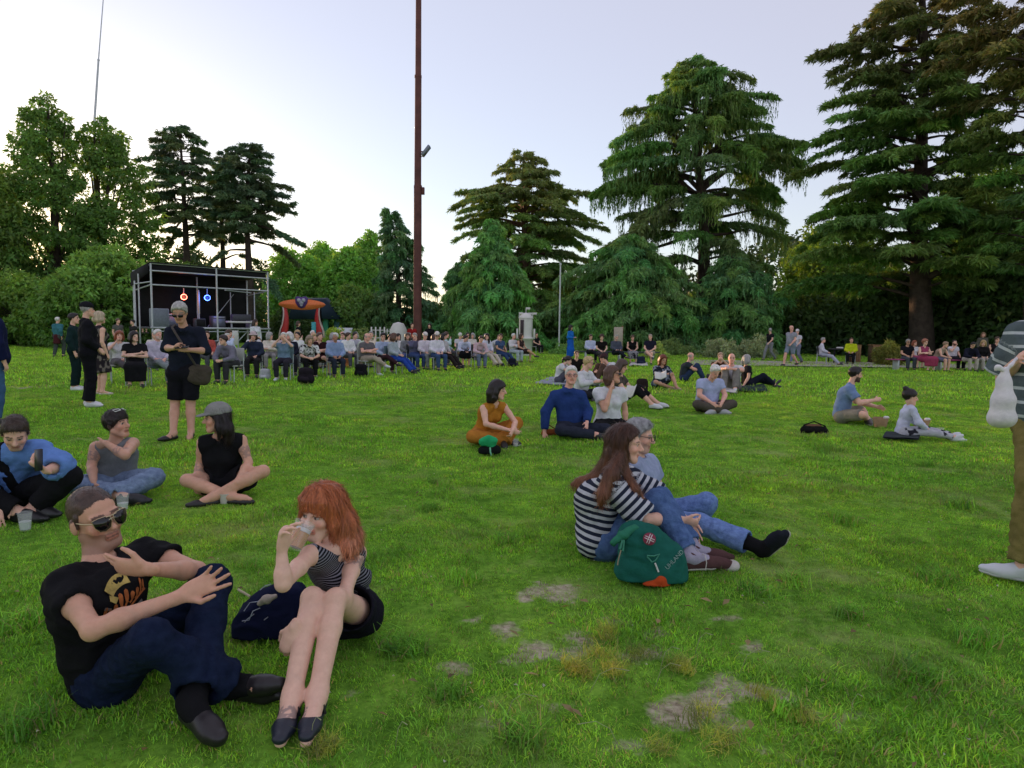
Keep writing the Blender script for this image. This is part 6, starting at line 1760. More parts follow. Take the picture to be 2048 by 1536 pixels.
def undershirt(root, org, J, HL, sp, rt, fw, s):
    F = Field(); torso(F, J, 1.02, .036, False, s); c = lerp(J['C'], J['N'], .3)
    for sg in (-1, 1): F.cut(c + rt * sg * .075 * s, rt * sg)
    F.cut(J['C'] + fw * .02, -fw); F.cone(J['N'] - sp * .01, J['N'] + sp * .1, .07, .08, .005, sub=True)
    v, f = F.mesh(.012); link('undershirt', mesh_from('undershirt', v - org, f, True, np.tile(BLACK, (len(v), 1))), painted('cloth'), root)
def P5():
    s = 1.03; Y = 5.08
    J = solve({
        'P': (18, 985, Y), 'C': (22, 935, Y - .05), 'N': (27, 896, Y - .20), 'H': (30, 862, Y - .30),
        'SR': (-20, 908, Y - .18), 'SL': (78, 900, Y - .18), 'ER': (-42, 962, Y - .25), 'WR': (-6, 1008, Y - .45),
        'EL': (118, 930, Y - .30), 'WL': (92, 938, Y - .48), 'UR': (-2, 988, Y - .03), 'UL': (40, 988, Y - .03),
        'KR': (-40, 985, Y - .40), 'AR': gnd(40, 1022, .07), 'TR': gnd(68, 1030, .04),
        'KL': (138, 950, Y - .28), 'AL': gnd(70, 1012, .09), 'TL': gnd(110, 1024, .05)}, s)
    st = dict(s=s, g=1.0, extra=[undershirt], skin='fair', head=(34, -34, 0), beard=.3, beardcol=(.12, .08, .06), hair=dict(kind='short', col=(.055, .035, .025), t=.010),
              top=dict(col=(.14, .27, .62), sleeve=1.55, fit=.03, wide=.03, neck='collar', name='open_shirt', wr=.012, loose=.02),
              bottom=dict(col=BLACK, name='trousers', fit=.02, flare=.02, len=1.9), shoes=dict(col=(.014, .014, .016)),
              hands=dict(L=dict(d=V3(-.6, -.3, .5), t=V3(-.2, -.6, .6), curl=(.6, .65, .7, .7)), R=dict(d=V3(.3, -.4, -.8), t=V3(.6, .2, 0), curl=(.2, .2, .2, .2))))
    return person('man in an open blue shirt looking down at his phone, seated leftmost on the grass', J, st, .0105, fine=.0075)
def P6():
    s = 1.0; Y = 5.66
    J = solve({
        'P': (232, 960, Y), 'C': (230, 920, Y - .02), 'N': (232, 882, Y - .08), 'H': (234, 845, Y - .10),
        'SR': (192, 892, Y - .16), 'SL': (266, 884, Y - .06), 'ER': (183, 928, Y - .22), 'WR': (188, 965, Y - .42),
        'EL': (250, 908, Y - .36), 'WL': (212, 884, Y - .32), 'UR': (216, 964, Y - .05), 'UL': (250, 962, Y - .03),
        'KR': (150, 966, Y - .30), 'AR': gnd(248, 992, .07), 'TR': gnd(286, 994, .05),
        'KL': (308, 952, Y - .22), 'AL': gnd(222, 990, .07), 'TL': gnd(190, 1000, .04)}, s)
    def clip(root, org, J, HL, sp, rt, fw, s):
        mb = MB(org)
        for sg in (-1, 1): mb.tube([HL(.02 * sg, .07, .118), HL(.06 * sg, .05, .11), HL(.05 * sg, .02, .125), HL(.02 * sg, .05, .13), HL(.02 * sg, .07, .118)], .004, 5)
        mb.build('pushed_up_glasses', solid('white_plastic', (.65, .66, .62, 1), .4, bumps=0), root, True)
    st = dict(s=s, g=.93, skin='tan', tone=1.05, head=(80, 6, 0), tattoo=[('SR', 'ER', .25, .75, .5), ('EL', 'WL', .2, .5, .4)], hair=dict(kind='short', col=(.020, .012, .010), t=.014, line=(.090, .048)),
              top=dict(col=(.23, .24, .25), sleeve=0, fit=.008, neck='tank', name='tank_top', wr=.004),
              bottom=dict(col=(.22, .30, .45), kind='denim', name='jeans', fit=.022, flare=.03, len=1.9, wr=.011), shoes=dict(col=(.014, .014, .018)),
              hands=dict(L=dict(d=V3(-.85, .35, -.25), t=V3(0, -.3, .9), curl=(.3, .35, .4, .4)), R=dict(d=V3(.4, -.5, -.6), t=V3(.5, -.3, .4))), extra=[clip])
    return person('dark-haired man in grey tank top with one arm across his chest', J, st, .0110, fine=.0075)
def P7():
    s = .98; Y = 5.62
    J = solve({
        'P': (446, 956, Y), 'C': (446, 912, Y - .04), 'N': (440, 870, Y - .10), 'H': (434, 834, Y - .14),
        'SR': (406, 882, Y - .14), 'SL': (482, 878, Y - .10), 'ER': (400, 925, Y - .10), 'WR': (393, 962, Y - .22),
        'EL': (497, 922, Y - .14), 'WL': (474, 962, Y - .36), 'UR': (428, 960, Y - .04), 'UL': (464, 960, Y - .04),
        'KR': (374, 958, Y - .28), 'AR': gnd(462, 990, .07), 'TR': gnd(500, 996, .05),
        'KL': (526, 940, Y - .22), 'AL': gnd(424, 992, .07), 'TL': gnd(400, 1002, .04)}, s)
    st = dict(s=s, fem=True, g=.98, skin='tan', tone=1.12, head=(-62, -2, 0), tattoo=[('SL', 'EL', .3, .8, .45), ('ER', 'WR', .1, .5, .4)], cap=dict(col=(.26, .26, .25)),
              hair=dict(kind='long', col=(.016, .010, .010), t=.006, len=.8, paths=[([(-.06, -.05, .02), (-.075, -.07, -.08), (-.05, -.085, -.18), (-.03, -.09, -.27)], (.035, .045, .045, .015)),
                                                                            ([(.04, -.07, .02), (.05, -.08, -.08), (.05, -.08, -.2)], (.04, .045, .02)), ([(-.07, .005, .02), (-.08, .0, -.06), (-.075, .0, -.17)], (.018, .024, .012))]),
              top=dict(col=BLACK, sleeve=0, fit=.014, neck='sleeveless', name='sleeveless_top', wr=.007, loose=.02, hem=.1),
              bottom=dict(col=BLACK, name='shorts', fit=.02, flare=.03, len=.50), shoes=dict(col=(.014, .012, .012), kind='flat', name='sandal'),
              hands=dict(L=dict(d=V3(-.4, -.3, -.8), t=V3(-.5, -.3, .4)), R=dict(d=V3(-.1, .2, -.9), t=V3(.5, -.3, .4))))
    return person('person in grey baseball cap and black sleeveless top sitting cross-legged', J, st, .0110, fine=.0075)
def P8():
    s = 1.06; Y = 8.45
    J = solve({
        'P': (369, 736, Y), 'C': (369, 692, Y), 'N': (369, 655, Y - .06), 'H': (359, 623, Y - .16),
        'SR': (340, 662, Y - .08), 'SL': (399, 662, Y), 'ER': (331, 694, Y - .10), 'WR': (350, 694, Y - .38),
        'EL': (412, 700, Y - .06), 'WL': (378, 698, Y - .36), 'UR': (353, 744, Y), 'UL': (385, 744, Y),
        'KR': (350, 806, Y), 'AR': gnd(346, 866, .09), 'TR': gnd(330, 878, .03), 'KL': (381, 806, Y), 'AL': gnd(382, 862, .09), 'TL': gnd(378, 877, .03)}, s)
    st = dict(s=s, g=.98, skin='tan', head=(14, -26, 0), shades='round', hair=dict(kind='short', col=(.38, .37, .35), t=.016),
              top=dict(col=(.016, .020, .035), sleeve=1.25, fit=.008, wide=.006, neck='collar', name='shirt', wr=.008, hem=.14),
              bottom=dict(col=(.012, .012, .017), name='shorts', fit=.006, flare=.024, len=.86), shoes=dict(col=(.016, .014, .014), kind='flat', name='sandal', open=True, strap=True),
              hands=dict(R=dict(d=V3(.5, -.6, .35), t=V3(.5, .3, .6), curl=(.2, .5, .6, .6)), L=dict(d=V3(-.75, -.45, .1), t=V3(0, -.3, .8), curl=(.3, .3, .35, .4))))
    return person('grey-haired man in navy shirt and shorts standing over his phone', J, st, .0135, fine=.0105)
NEAR = [P1(), P2(), P3(), P4(), P5(), P6(), P7(), P8()]
# ---------------------------------------------------------------- people further off
SEATK = [0]
def fp(label, ps, over, px, py, yaw, top, bot, hair, seat=None, s=1.0, vox=None, mirror=False, hy=None, **kw):
    b = gnd(px, py); b[2] = 0
    f = yaw_v(yaw)
    if ps == 'bench': b = b - f * .46 * s
    J = pose(ps, b, yaw, s, over, mirror)
    d = b[1]
    hd = (yaw if hy is None else hy[0], -4 if hy is None else hy[1], 0)
    st = dict(s=s, head=hd)
    if isinstance(hair, tuple): st['hair'] = dict(kind=hair[0], col=hair[1])
    else: st['hair'] = hair
    tp = dict(col=top) if isinstance(top, tuple) else dict(top); bt = dict(col=bot) if isinstance(bot, tuple) else dict(bot)
    st['top'], st['bottom'] = tp, bt
    st['shoes'] = dict(col=(.03, .03, .035))
    st.update(kw)
    o = person(label, J, st, vox or min(max(d / 650 * .85, .014), .026))
    if ps == 'bench' and seat is not None:
        SEATK[0] += 1
        chair(seat, b + f * .02, yaw, SEATK[0])
    return o, J
def tee(c, **k): return dict(dict(col=c, sleeve=.55, name='t_shirt'), **k)
def lng(c, **k): return dict(dict(col=c, sleeve=1.9, name='shirt', neck='collar'), **k)
def tank(c, **k): return dict(dict(col=c, sleeve=0, neck='tank', name='tank_top', fit=.01), **k)
def trs(c, **k): return dict(dict(col=c), **k)
def shorts(c, **k): return dict(dict(col=c, len=.85, name='shorts'), **k)
def skirt(c, l=1.0, **k): return dict(dict(col=c, len=l, skirt=True, name='skirt'), **k)
HW, HG, HB, HD, HBL, HR = (.66, .64, .61), (.33, .32, .31), (.065, .035, .022), (.015, .010, .010), (.40, .27, .12), (.22, .06, .025)
def spots(a, b, sc=22):
    def f(v, c):
        m = (vnoise(v * sc, 5) > .08); c[m] = b; return c
    return f

def jacket(root, org, J, fw):
    F = Field(); P = J['P']; rt = nrm(J['SR'] - J['SL'])
    F.cone(P + rt * .13, P - rt * .13, .115, .115, .05); F.cone(P - fw * .06 - V3(0, 0, .05), P - fw * .08 - V3(0, 0, .34), .12, .14, .05, flat=True)
    v, f = F.mesh(.026); link('tied_jacket', mesh_from('tied_jacket', v - org, f, True, np.tile((.07, .018, .022), (len(v), 1))), painted('cloth'), root)


# sitting on the grass, middle distance
o_, J_ = fp('woman in ochre tank top and orange trousers sitting cross-legged', 'cross', [dict(C=(0, .08, .37), N=(0, .20, .54), H=(0, .27, .71), SR=(.17, .19, .51), SL=(-.17, .19, .51), KR=(.36, .22, .15), KL=(-.24, .36, .28), AL=(.02, .40, .07), TL=(.10, .52, .04), WR=(-.02, .50, .22), ER=(.22, .30, .30), EL=(-.18, .40, .30), WL=(.02, .56, .22))],
   968, 884, 42, tank((.52, .22, .03)), trs((.50, .20, .035), fit=.022, flare=.04), dict(kind='bob', col=HD, len=1.3), fem=True, g=.9, s=1.0, hy=(80, -8), skin='fair', shoes=dict(col=BLACK, name='trainer', sole=(.73, .76, .73)))
fp('white-haired man in dark blue shirt and glasses propped on one hand', 'cross', [dict(P=(0, 0, .13), C=(.03, -.02, .40), N=(.06, 0, .62), H=(.02, .04, .81), SR=(.22, -.03, .57), SL=(-.11, .04, .58), ER=(.34, .0, .33), WR=(.36, .06, .08), EL=(-.2, .06, .34), WL=(-.15, .25, .22), KR=(.20, .34, .14), AR=(-.25, .36, .08), TR=(-.4, .38, .06), KL=(-.42, .18, .13), AL=(-.30, -.10, .07), TL=(-.4, -.2, .05))],
   1142, 872, 6, lng((.025, .055, .20)), trs((.030, .035, .055)), ('short', HW), g=.95, s=1.06, hy=(4, 0), skin='pink', specs=True, shoes=dict(col=(.02, .02, .02)))
fp('woman in white T-shirt resting her chin on one hand', 'cross', [dict(P=(0, 0, .15), C=(0, 0, .42), N=(0, .02, .63), H=(-.03, .05, .82), SR=(.17, .02, .60), SL=(-.17, .02, .60), ER=(.14, .20, .36), WR=(.04, .16, .63), EL=(-.24, .0, .35), WL=(-.24, .06, .10), KR=(.24, .32, .13), AR=(.30, -.08, .07), TR=(.35, -.25, .05), KL=(-.28, .30, .13), AL=(-.2, -.1, .07), TL=(-.3, -.2, .05))],
   1216, 866, 14, tee(WHITE, fit=.014), trs(BLACK), dict(kind='bob', col=(.10, .05, .032)), fem=True, g=1.06, s=1.04, hy=(62, 6), skin='tan', tone=1.15, shades='round')
fp('white-haired man in pale blue T-shirt sitting cross-legged with head bowed', 'cross', [dict(H=(.0, .26, .74))], 1412, 822, 12, tee((.44, .49, .73), loose=.03), trs((.10, .085, .07)), ('short', HW), g=1.15, belly=1.05, s=1.03, hy=(18, -34), skin='pink', shoes=dict(col=(.43, .43, .45), name='trainer', sole=(.73, .73, .73)))
fp('dark-bearded man in light blue shirt eating on the grass', 'cross', [dict(WR=(.08, .46, .38), ER=(.25, .26, .34), WL=(-.12, .50, .26))], 1680, 842, 62, tee((.20, .29, .50), neck='collar', sleeve=.7, name='shirt'), shorts((.26, .24, .20), len=.98), ('short', HD), g=1.05, s=1.06, hy=(86, -8), beard=.9, beardcol=(.02, .013, .012), shoes=dict(col=(.10, .09, .09), name='trainer', sole=(.73, .73, .73)))
fp('small girl with hair in a top bun sitting sideways in pale cardigan', 'cross', [dict(KR=(.14, .42, .14), KL=(-.12, .42, .16), AR=(.12, .78, .08), AL=(-.08, .80, .08), TR=(.12, .9, .12), TL=(-.1, .92, .12), H=(.02, .10, .74))], 1802, 874, 72, lng((.61, .63, .80), fit=.012), dict(col=(.51, .51, .56), pat=spots((.51, .51, .56), (.03, .03, .04), 18)), ('bun', HD), fem=True, g=.8, s=.80, hs=.96, hy=(76, -8), shoes=dict(col=(.67, .67, .71)))
fp('woman with dark ponytail and white top hugging her knees', 'knees', [dict(H=(0, .27, .66))], 1116, 768, 72, tee((.73, .73, .76)), trs((.10, .10, .13)), ('pony', HD), fem=True, g=.9, hy=(70, -14), skin='pale')
fp('blond man in white shirt holding up a phone, hat-like fringe', 'cross', ['read', dict(H=(0, .2, .78))], 1160, 798, 52, lng((.73, .73, .76)), trs((.03, .03, .04)), dict(kind='short', col=(.50, .36, .18), t=.022), g=1.05, s=1.02, hy=(70, -10), shades='round')
fp('man in cap and white T-shirt folding his arms on his knees', 'knees', [dict(H=(0, .29, .66), N=(0, .20, .53))], 1226, 768, -68, tee((.71, .71, .73)), trs((.10, .06, .045)), ('short', HD), hy=(-72, -12), cap=dict(col=(.06, .03, .035)), g=1.02, s=1.08)
fp('brown-haired reader in black stretching legs with an open book', 'legs', [dict(C=(0, .0, .38), N=(0, .06, .59), H=(0, .10, .78), SR=(.185, .05, .57), SL=(-.185, .05, .57), ER=(.24, .2, .36), WR=(.1, .42, .34), EL=(-.24, .2, .36), WL=(-.1, .42, .34), KR=(.12, .42, .36), AR=(.12, .72, .09), TR=(.14, .88, .06), KL=(-.1, .42, .36), AL=(-.12, .78, .09), TL=(-.14, .94, .06))], 1232, 812, 66, tee((.10, .085, .07)), trs(BLACK, len=1.5), dict(kind='bob', col=(.075, .045, .035)), s=1.02, hy=(72, -22), shoes=dict(col=(.67, .68, .71), name='trainer', sole=BLACK))
fp('child in black behind the ponytailed woman', 'cross', [], 1150, 752, 10, tee((.015, .012, .012)), trs((.05, .05, .06)), ('short', (.12, .07, .04)), s=.95)
fp('red-haired woman in flowered dark top reading on the grass', 'cross', ['read', dict(KR=(.30, .30, .20), KL=(-.1, .42, .38), AL=(-.12, .60, .08), TL=(-.12, .75, .04))], 1316, 776, 24, tee((.02, .025, .04), pat=spots(0, (.30, .32, .40), 24), sleeve=.9), skirt((.02, .025, .04), 1.0, pat=spots(0, (.2, .22, .3), 24)), dict(kind='long', col=(.16, .035, .016), len=.6), fem=True, s=1.0, hy=(20, -10), skin='tan', shoes=dict(col=(.4, .3, .24), kind='flat', name='sandal'))
fp('bald man in dark T-shirt with yellow print seen from behind', 'knees', [], 1366, 762, 72, tee((.035, .045, .060)), trs((.03, .05, .11)), dict(kind='bald', col=HG), hy=(86, -10), skin='pink', g=1.08, s=1.02)
fp('bald man in white T-shirt taking a photograph with knees up', 'knees', ['snapg', dict(WR=(.12, .50, .52), WL=(-.04, .50, .52))], 1462, 780, -22, tee((.73, .73, .77)), trs((.24, .22, .20)), dict(kind='bald'), hy=(-14, -2), skin='pink', g=1.08, s=1.12, shoes=dict(col=(.67, .67, .67), name='trainer', sole=(.73, .73, .73)))
fp('person in brown top raising a phone beside the bald man', 'cross', ['snapg'], 1437, 762, -8, tee((.10, .045, .03)), trs((.10, .09, .09)), ('short', (.45, .30, .20)), hy=(-10, -4), fem=True, s=1.0)
fp('grey-haired woman in black sitting back to back with the bald man', 'legs', [dict(KR=(.12, .40, .34), AR=(.14, .74, .08))], 1494, 774, 98, tee((.014, .014, .018)), trs((.014, .016, .03)), ('bob', HG), hy=(110, -6), fem=True, g=1.05, s=.98)

# standing and walking
fp('man in black cap and dark jacket seen from behind', 'stand', [dict(WR=(.18, .14, .98), WL=(-.18, .14, .98))], 180, 813, 128, lng((.013, .013, .017), fit=.02, hem=.22), trs((.010, .010, .014), fit=.016, flare=.03), ('buzz', HG), s=1.05, g=1.04, hy=(140, 0), cap=dict(col=(.014, .015, .019), kind='flat'), shoes=dict(col=(.76, .73, .78), name='trainer', sole=(.76, .73, .76)))
fp('person in dark teal mostly hidden behind the man in black cap', 'stand', [], 152, 780, 110, lng((.012, .030, .032)), trs((.010, .024, .026)), ('short', HD), s=.97, hy=(110, 0), shoes=dict(col=(.73, .73, .76), name='trainer', sole=(.73, .73, .73)))
fp('blonde woman in flowered dark dress beside the man in cap', 'stand', [], 204, 790, 138, tank((.03, .024, .03), pat=spots(0, (.20, .17, .15), 20), fit=.016, hem=.1), skirt((.03, .024, .03), 1.0, pat=spots(0, (.20, .17, .15), 20), flare=.05, waist=.5), dict(kind='bob', col=(.45, .36, .24), len=.3), fem=True, s=.98, hy=(150, 0), skin='fair', g=1.0, shoes=dict(col=(.61, .51, .44), kind='flat', name='sandal'))
fp('white-haired man in teal shirt walking away at the far left', 'walk', [dict(AR=(.1, .12, .10), TR=(.1, .28, .05), AL=(-.1, -.14, .1), TL=(-.1, 0, .03))], 118, 715, 172, lng((.05, .18, .22)), trs((.07, .085, .08)), ('short', HW), s=1.0, hy=(165, 0), g=1.08, extra=[lambda root, org, J, HL, sp, rt, fw, s: jacket(root, org, J, fw)])
fp('dark-haired woman in white shirt standing by the stage', 'stand', ['skirtx', dict(WR=(.10, .26, 1.02), ER=(.22, .04, 1.12))], 512, 722, 62, lng((.73, .76, .80)), trs((.05, .05, .06)), dict(kind='bob', col=(.035, .018, .014), len=1.2), fem=True, s=1.0, hy=(80, -4))
fp('person in black standing under the orange arch', 'stand', [], 597, 712, 92, lng((.012, .014, .02)), trs((.012, .012, .016)), ('bob', HB), s=1.0, hy=(92, -4), skin='pale')
fp('woman in bright blue dress standing with a phone', 'phone', [], 1140, 719, 60, lng((.020, .17, .55)), skirt((.020, .13, .55), 1.75, flare=.06), dict(kind='long', col=HD, len=.6), fem=True, s=1.0, hy=(75, -10), skin='tan')
fp('grey-haired person in black T-shirt walking past the lavender', 'walk', [], 1538, 722, -70, tee((.015, .015, .018)), trs((.24, .25, .26)), ('short', HG), s=1.0, hy=(180, 0))
fp('stout man in grey T-shirt and shorts striding along the path', 'walk', [], 1580, 733, -62, tee((.30, .31, .36), loose=.02), shorts((.24, .28, .38), len=.9), dict(kind='bald'), s=1.05, g=1.14, belly=1.05, hy=(30, -4), skin='pink', shoes=dict(col=BLACK))
fp('woman in white sun cap walking behind the striding man', 'walk', [], 1592, 728, -60, tee((.61, .61, .66)), trs((.22, .25, .34)), ('short', HG), s=.96, fem=True, hy=(-40, -4), cap=dict(col=(.76, .73, .73)))
fp('person in red top standing against the foot of the mast', 'stand', [], 824, 712, 30, tee((.30, .02, .02)), trs((.05, .05, .06)), ('short', HB), s=1.0, hy=(40, 0))
fp('person in black with pale scarf standing right of the mast', 'stand', [], 859, 712, -10, lng((.012, .012, .014)), trs((.014, .014, .018)), dict(kind='long', col=HD, len=.5), s=1.0, fem=True, hy=(-10, 0))
fp('bearded man in grey-green T-shirt standing left of the stage', 'stand', [], 238, 712, 70, tee((.12, .12, .11)), trs((.03, .03, .035)), ('short', (.10, .06, .045)), s=1.0, hy=(80, 0))
fp('person with dark hair standing in the shade left of the stage', 'stand', [], 268, 712, -30, tee((.03, .03, .03)), trs((.02, .02, .025)), ('short', HD), s=.97, hy=(-40, 0))
o_, _ = fp('technician in pale cap perched at the left corner of the stage', 'bench', [dict(WR=(.1, .4, .9), ER=(.24, .2, .8))], 291, 700, 70, tee((.09, .085, .075)), shorts((.10, .09, .08)), ('short', HD), cap=dict(col=(.49, .49, .49)), hy=(80, -4)); o_.location.z += .95
fp('person in navy coat cut off by the left edge', 'stand', [], -12, 850, 150, lng((.012, .016, .06), fit=.03, hem=.35, loose=.06), trs((.06, .13, .26)), ('short', HD), s=1.05, g=1.15, hy=(150, 0), vox=.014)

# left block of the audience
C0 = 'chair under the %s'
AUD = [
 ('woman with auburn hair and white T-shirt drinking at the left end of the audience', ['drink', 'legx'], 244, 768, 34, tee((.67, .66, .66)), trs((.12, .11, .12)), dict(kind='bob', col=HR), dict(fem=True, hy=(40, 0), specs=False), 'auburn-haired drinker'),
 ('dark-haired woman in black with folded arms and long skirt', ['armx'], 272, 776, 30, tee((.015, .015, .018)), skirt((.014, .014, .017), 1.8), dict(kind='bob', col=HD), dict(fem=True, hy=(66, 0), skin='pale'), 'woman with folded arms'),
 ('white-haired man in pale lilac shirt with crossed legs behind the phone user', ['legx'], 326, 772, 38, lng((.59, .54, .66)), trs((.25, .28, .30)), ('short', HW), dict(hy=(60, 0), beard=.5, beardcol=HW, skin='pink', s=1.04), 'man in lilac shirt'),
 ('woman in mauve-grey sweater leaning on her knees', ['lean'], 442, 768, -12, lng((.20, .19, .25)), trs((.045, .045, .05)), dict(kind='short', col=(.035, .02, .02), t=.02), dict(fem=True, g=1.12, hy=(-40, -10)), 'woman in mauve-grey sweater'),
 ('woman in wide-brimmed pale hat sipping a drink', ['drink'], 504, 756, 14, lng((.03, .04, .07)), trs((.03, .028, .03)), dict(kind='bob', col=HB), dict(fem=True, hy=(16, -10), cap=dict(col=(.54, .44, .44), kind='hat')), 'hatted woman'),
 ('grey-haired woman in blue top raising a camera', ['snap'], 562, 762, 8, tee((.17, .26, .36)), trs((.035, .032, .045)), ('short', HW), dict(fem=True, hy=(14, 0), skin='pale', shoes=dict(col=(.61, .63, .68), name='trainer')), 'woman with camera'),
 ('white-maned man in navy jacket and pale shirt', [], 582, 752, 24, lng((.018, .02, .035)), trs((.03, .03, .04)), dict(kind='bob', col=HW), dict(hy=(-30, 0), skin='pink'), 'white-maned man'),
 ('woman in white blouse with black spots leaning forward', ['lean'], 622, 758, 26, tee((.73, .73, .73), pat=spots(0, (.02, .02, .02), 26), sleeve=.8), trs((.012, .012, .014)), dict(kind='bob', col=(.26, .19, .13)), dict(fem=True, hy=(40, -16)), 'woman in spotted blouse'),
 ('person in maroon-black T-shirt with bare crossed legs', ['legx', 'armx'], 652, 752, 40, tee((.035, .012, .014)), shorts((.06, .025, .03)), ('short', (.10, .06, .05)), dict(hy=(70, -4), skin='fair'), 'maroon-shirted person'),
 ('white-haired man in light blue jacket holding a paper', [], 678, 756, 28, lng((.26, .35, .55)), trs((.028, .035, .055)), ('short', HW), dict(hy=(-10, 0), skin='dark', tone=1.8), 'man in light blue jacket'),
 ('man in black T-shirt with white back print', [], 694, 726, 170, tee((.014, .013, .014), pat=lambda v, c: c), trs((.30, .09, .03)), dict(kind='bald', col=HG), dict(hy=(150, 0), skin='pink'), 'man with printed back'),
 ('dark-haired person in pale shirt between two bald men', [], 728, 736, 60, lng((.51, .51, .59)), trs((.36, .28, .22)), ('short', HD), dict(hy=(70, 0)), 'dark-haired person in pale shirt'),
 ('bald man in beige trousers with crossed legs', ['legx', 'armx'], 752, 752, 48, tee((.14, .13, .14)), trs((.42, .36, .28)), dict(kind='bald', col=HG), dict(hy=(70, -6), skin='pink', g=1.08, shoes=dict(col=(.61, .63, .71), name='trainer')), 'bald man in beige'),
 ('dark-haired woman with glasses in pale blue blouse', ['legx'], 778, 748, 36, lng((.46, .54, .73)), trs((.05, .022, .03)), dict(kind='short', col=HD, t=.022), dict(fem=True, hy=(20, -10), specs=False), 'woman in pale blue blouse'),
 ('brown-haired person in grey cardigan turned away to the right', ['out'], 812, 748, 72, lng((.41, .46, .51), loose=.03), trs((.025, .07, .36), flare=.04), dict(kind='bob', col=(.10, .045, .028)), dict(hy=(120, 0)), 'person in grey cardigan'),
 ('long-haired woman smiling in grey sweater', [], 820, 738, 20, lng((.22, .23, .25)), trs((.04, .08, .26)), dict(kind='long', col=(.09, .055, .04), len=.6), dict(fem=True, hy=(10, -4)), 'long-haired smiling woman'),
 ('grey-haired woman in slate blue top looking left', ['drink'], 842, 740, 40, lng((.11, .11, .18)), trs((.05, .08, .20)), ('short', HG), dict(fem=True, hy=(-20, -4), g=1.1), 'woman in slate blue'),
 ('elder in white cap and white shirt, left one of the pair', [], 862, 740, 36, lng((.73, .68, .76)), trs((.22, .24, .25)), ('short', HW), dict(hy=(30, -8), cap=dict(col=(.73, .68, .66)), s=1.02), 'left white-capped elder'),
 ('elder in white cap and sunglasses, right one of the pair', [], 884, 742, 30, lng((.73, .70, .78)), trs((.05, .09, .20)), ('short', HW), dict(hy=(10, -10), cap=dict(col=(.76, .71, .68)), shades='round', s=1.04), 'right white-capped elder'),
 ('person in dark trousers half hidden beside the white-capped pair', ['out'], 906, 738, 58, lng((.51, .49, .51)), trs((.028, .022, .022), flare=.04), ('bob', HD), dict(hy=(80, 0), fem=True), 'half-hidden person'),
]
for i, (lab, ov, x_, y_, yw, tp, bt, hr, kw, seat) in enumerate(AUD):
    fp(lab, 'bench', ov, x_, y_, yw, tp, bt, hr, C0 % seat, **kw)
# heads and shoulders of the rows behind
BK = [(306, 742, 'grey-haired man in cream shirt in the second row at the left', (.73, .68, .61), 'short', HG), (424, 744, 'red-shirted person behind the mauve sweater', (.50, .10, .08), 'short', HB), (462, 742, 'elder in pale hat behind the mauve sweater', (.67, .63, .61), 'short', HW), (486, 742, 'person in pale blue behind the wide hat', (.55, .63, .80), 'bob', HB),
      (540, 740, 'woman in cream cardigan between hat and camera', (.76, .68, .59), 'bob', HG), (606, 740, 'man in white shirt behind the spotted blouse', (.80, .80, .80), 'short', HD), (636, 738, 'woman in rose top behind the maroon shirt', (.55, .32, .34), 'bob', HBL), (650, 736, 'white-haired man in pale red shirt of the back row', (.55, .30, .28), 'short', HW),
      (668, 736, 'grey-haired woman in lilac behind the light blue jacket', (.61, .56, .71), 'bob', HG), (708, 738, 'man in white polo in the back row', (.80, .80, .80), 'short', HB), (738, 736, 'woman in pale green near the white lattice', (.59, .68, .56), 'bob', HD), (766, 736, 'man in sand shirt behind the pale blue blouse', (.68, .59, .46), 'short', HG),
      (800, 734, 'woman in white behind the grey cardigan', (.80, .80, .80), 'long', HD), (830, 734, 'man in light grey behind the slate blue top', (.56, .56, .61), 'short', HG), (874, 732, 'woman in pink scarf behind the white-capped pair', (.76, .49, .54), 'bob', HB), (897, 732, 'man in white with red sleeves at the row end', (.80, .80, .80), 'short', HD),
      (388, 742, 'man in grey behind the standing phone user', (.42, .42, .44), 'short', HG), (518, 738, 'person in white directly under the standing white shirt', (.76, .75, .78), 'bob', HD), (576, 736, 'bald man in pale pink behind the camera woman', (.66, .50, .50), 'short', HW), (620, 734, 'woman in pale yellow below the turquoise post', (.70, .64, .44), 'bob', HBL),
      (688, 732, 'man in sky blue at the back below the slanted panel', (.44, .58, .74), 'short', HB), (722, 730, 'woman in white at the back below the lattice', (.76, .74, .76), 'bob', HG), (786, 730, 'man in ivory at the back below the domed hut', (.72, .68, .58), 'short', HD), (914, 730, 'woman in pale aqua at the gap between the two blocks', (.50, .66, .66), 'bob', HB), (976, 722, 'man in white beside the pink shirt', (.76, .76, .78), 'short', HG),
      (956, 722, 'woman in cream behind the pink shirt', (.76, .68, .61), 'bob', HG), (1002, 722, 'man in pale grey behind the cream trousers', (.61, .63, .68), 'short', HB)]
for i, (x_, y_, lab, c_, hk_, hc_) in enumerate(BK):
    fp(lab, 'bench', [['armx'], [], ['lean'], ['drink']][i % 4], x_, y_, 18 + 23 * (i % 4), lng(c_), trs((.10, .10, .12) if i % 2 else (.32, .30, .30)), (hk_, hc_), None, hy=(-20 + 31 * (i % 5), -4), fem=hk_ != 'short', s=.97 + .02 * (i % 4))
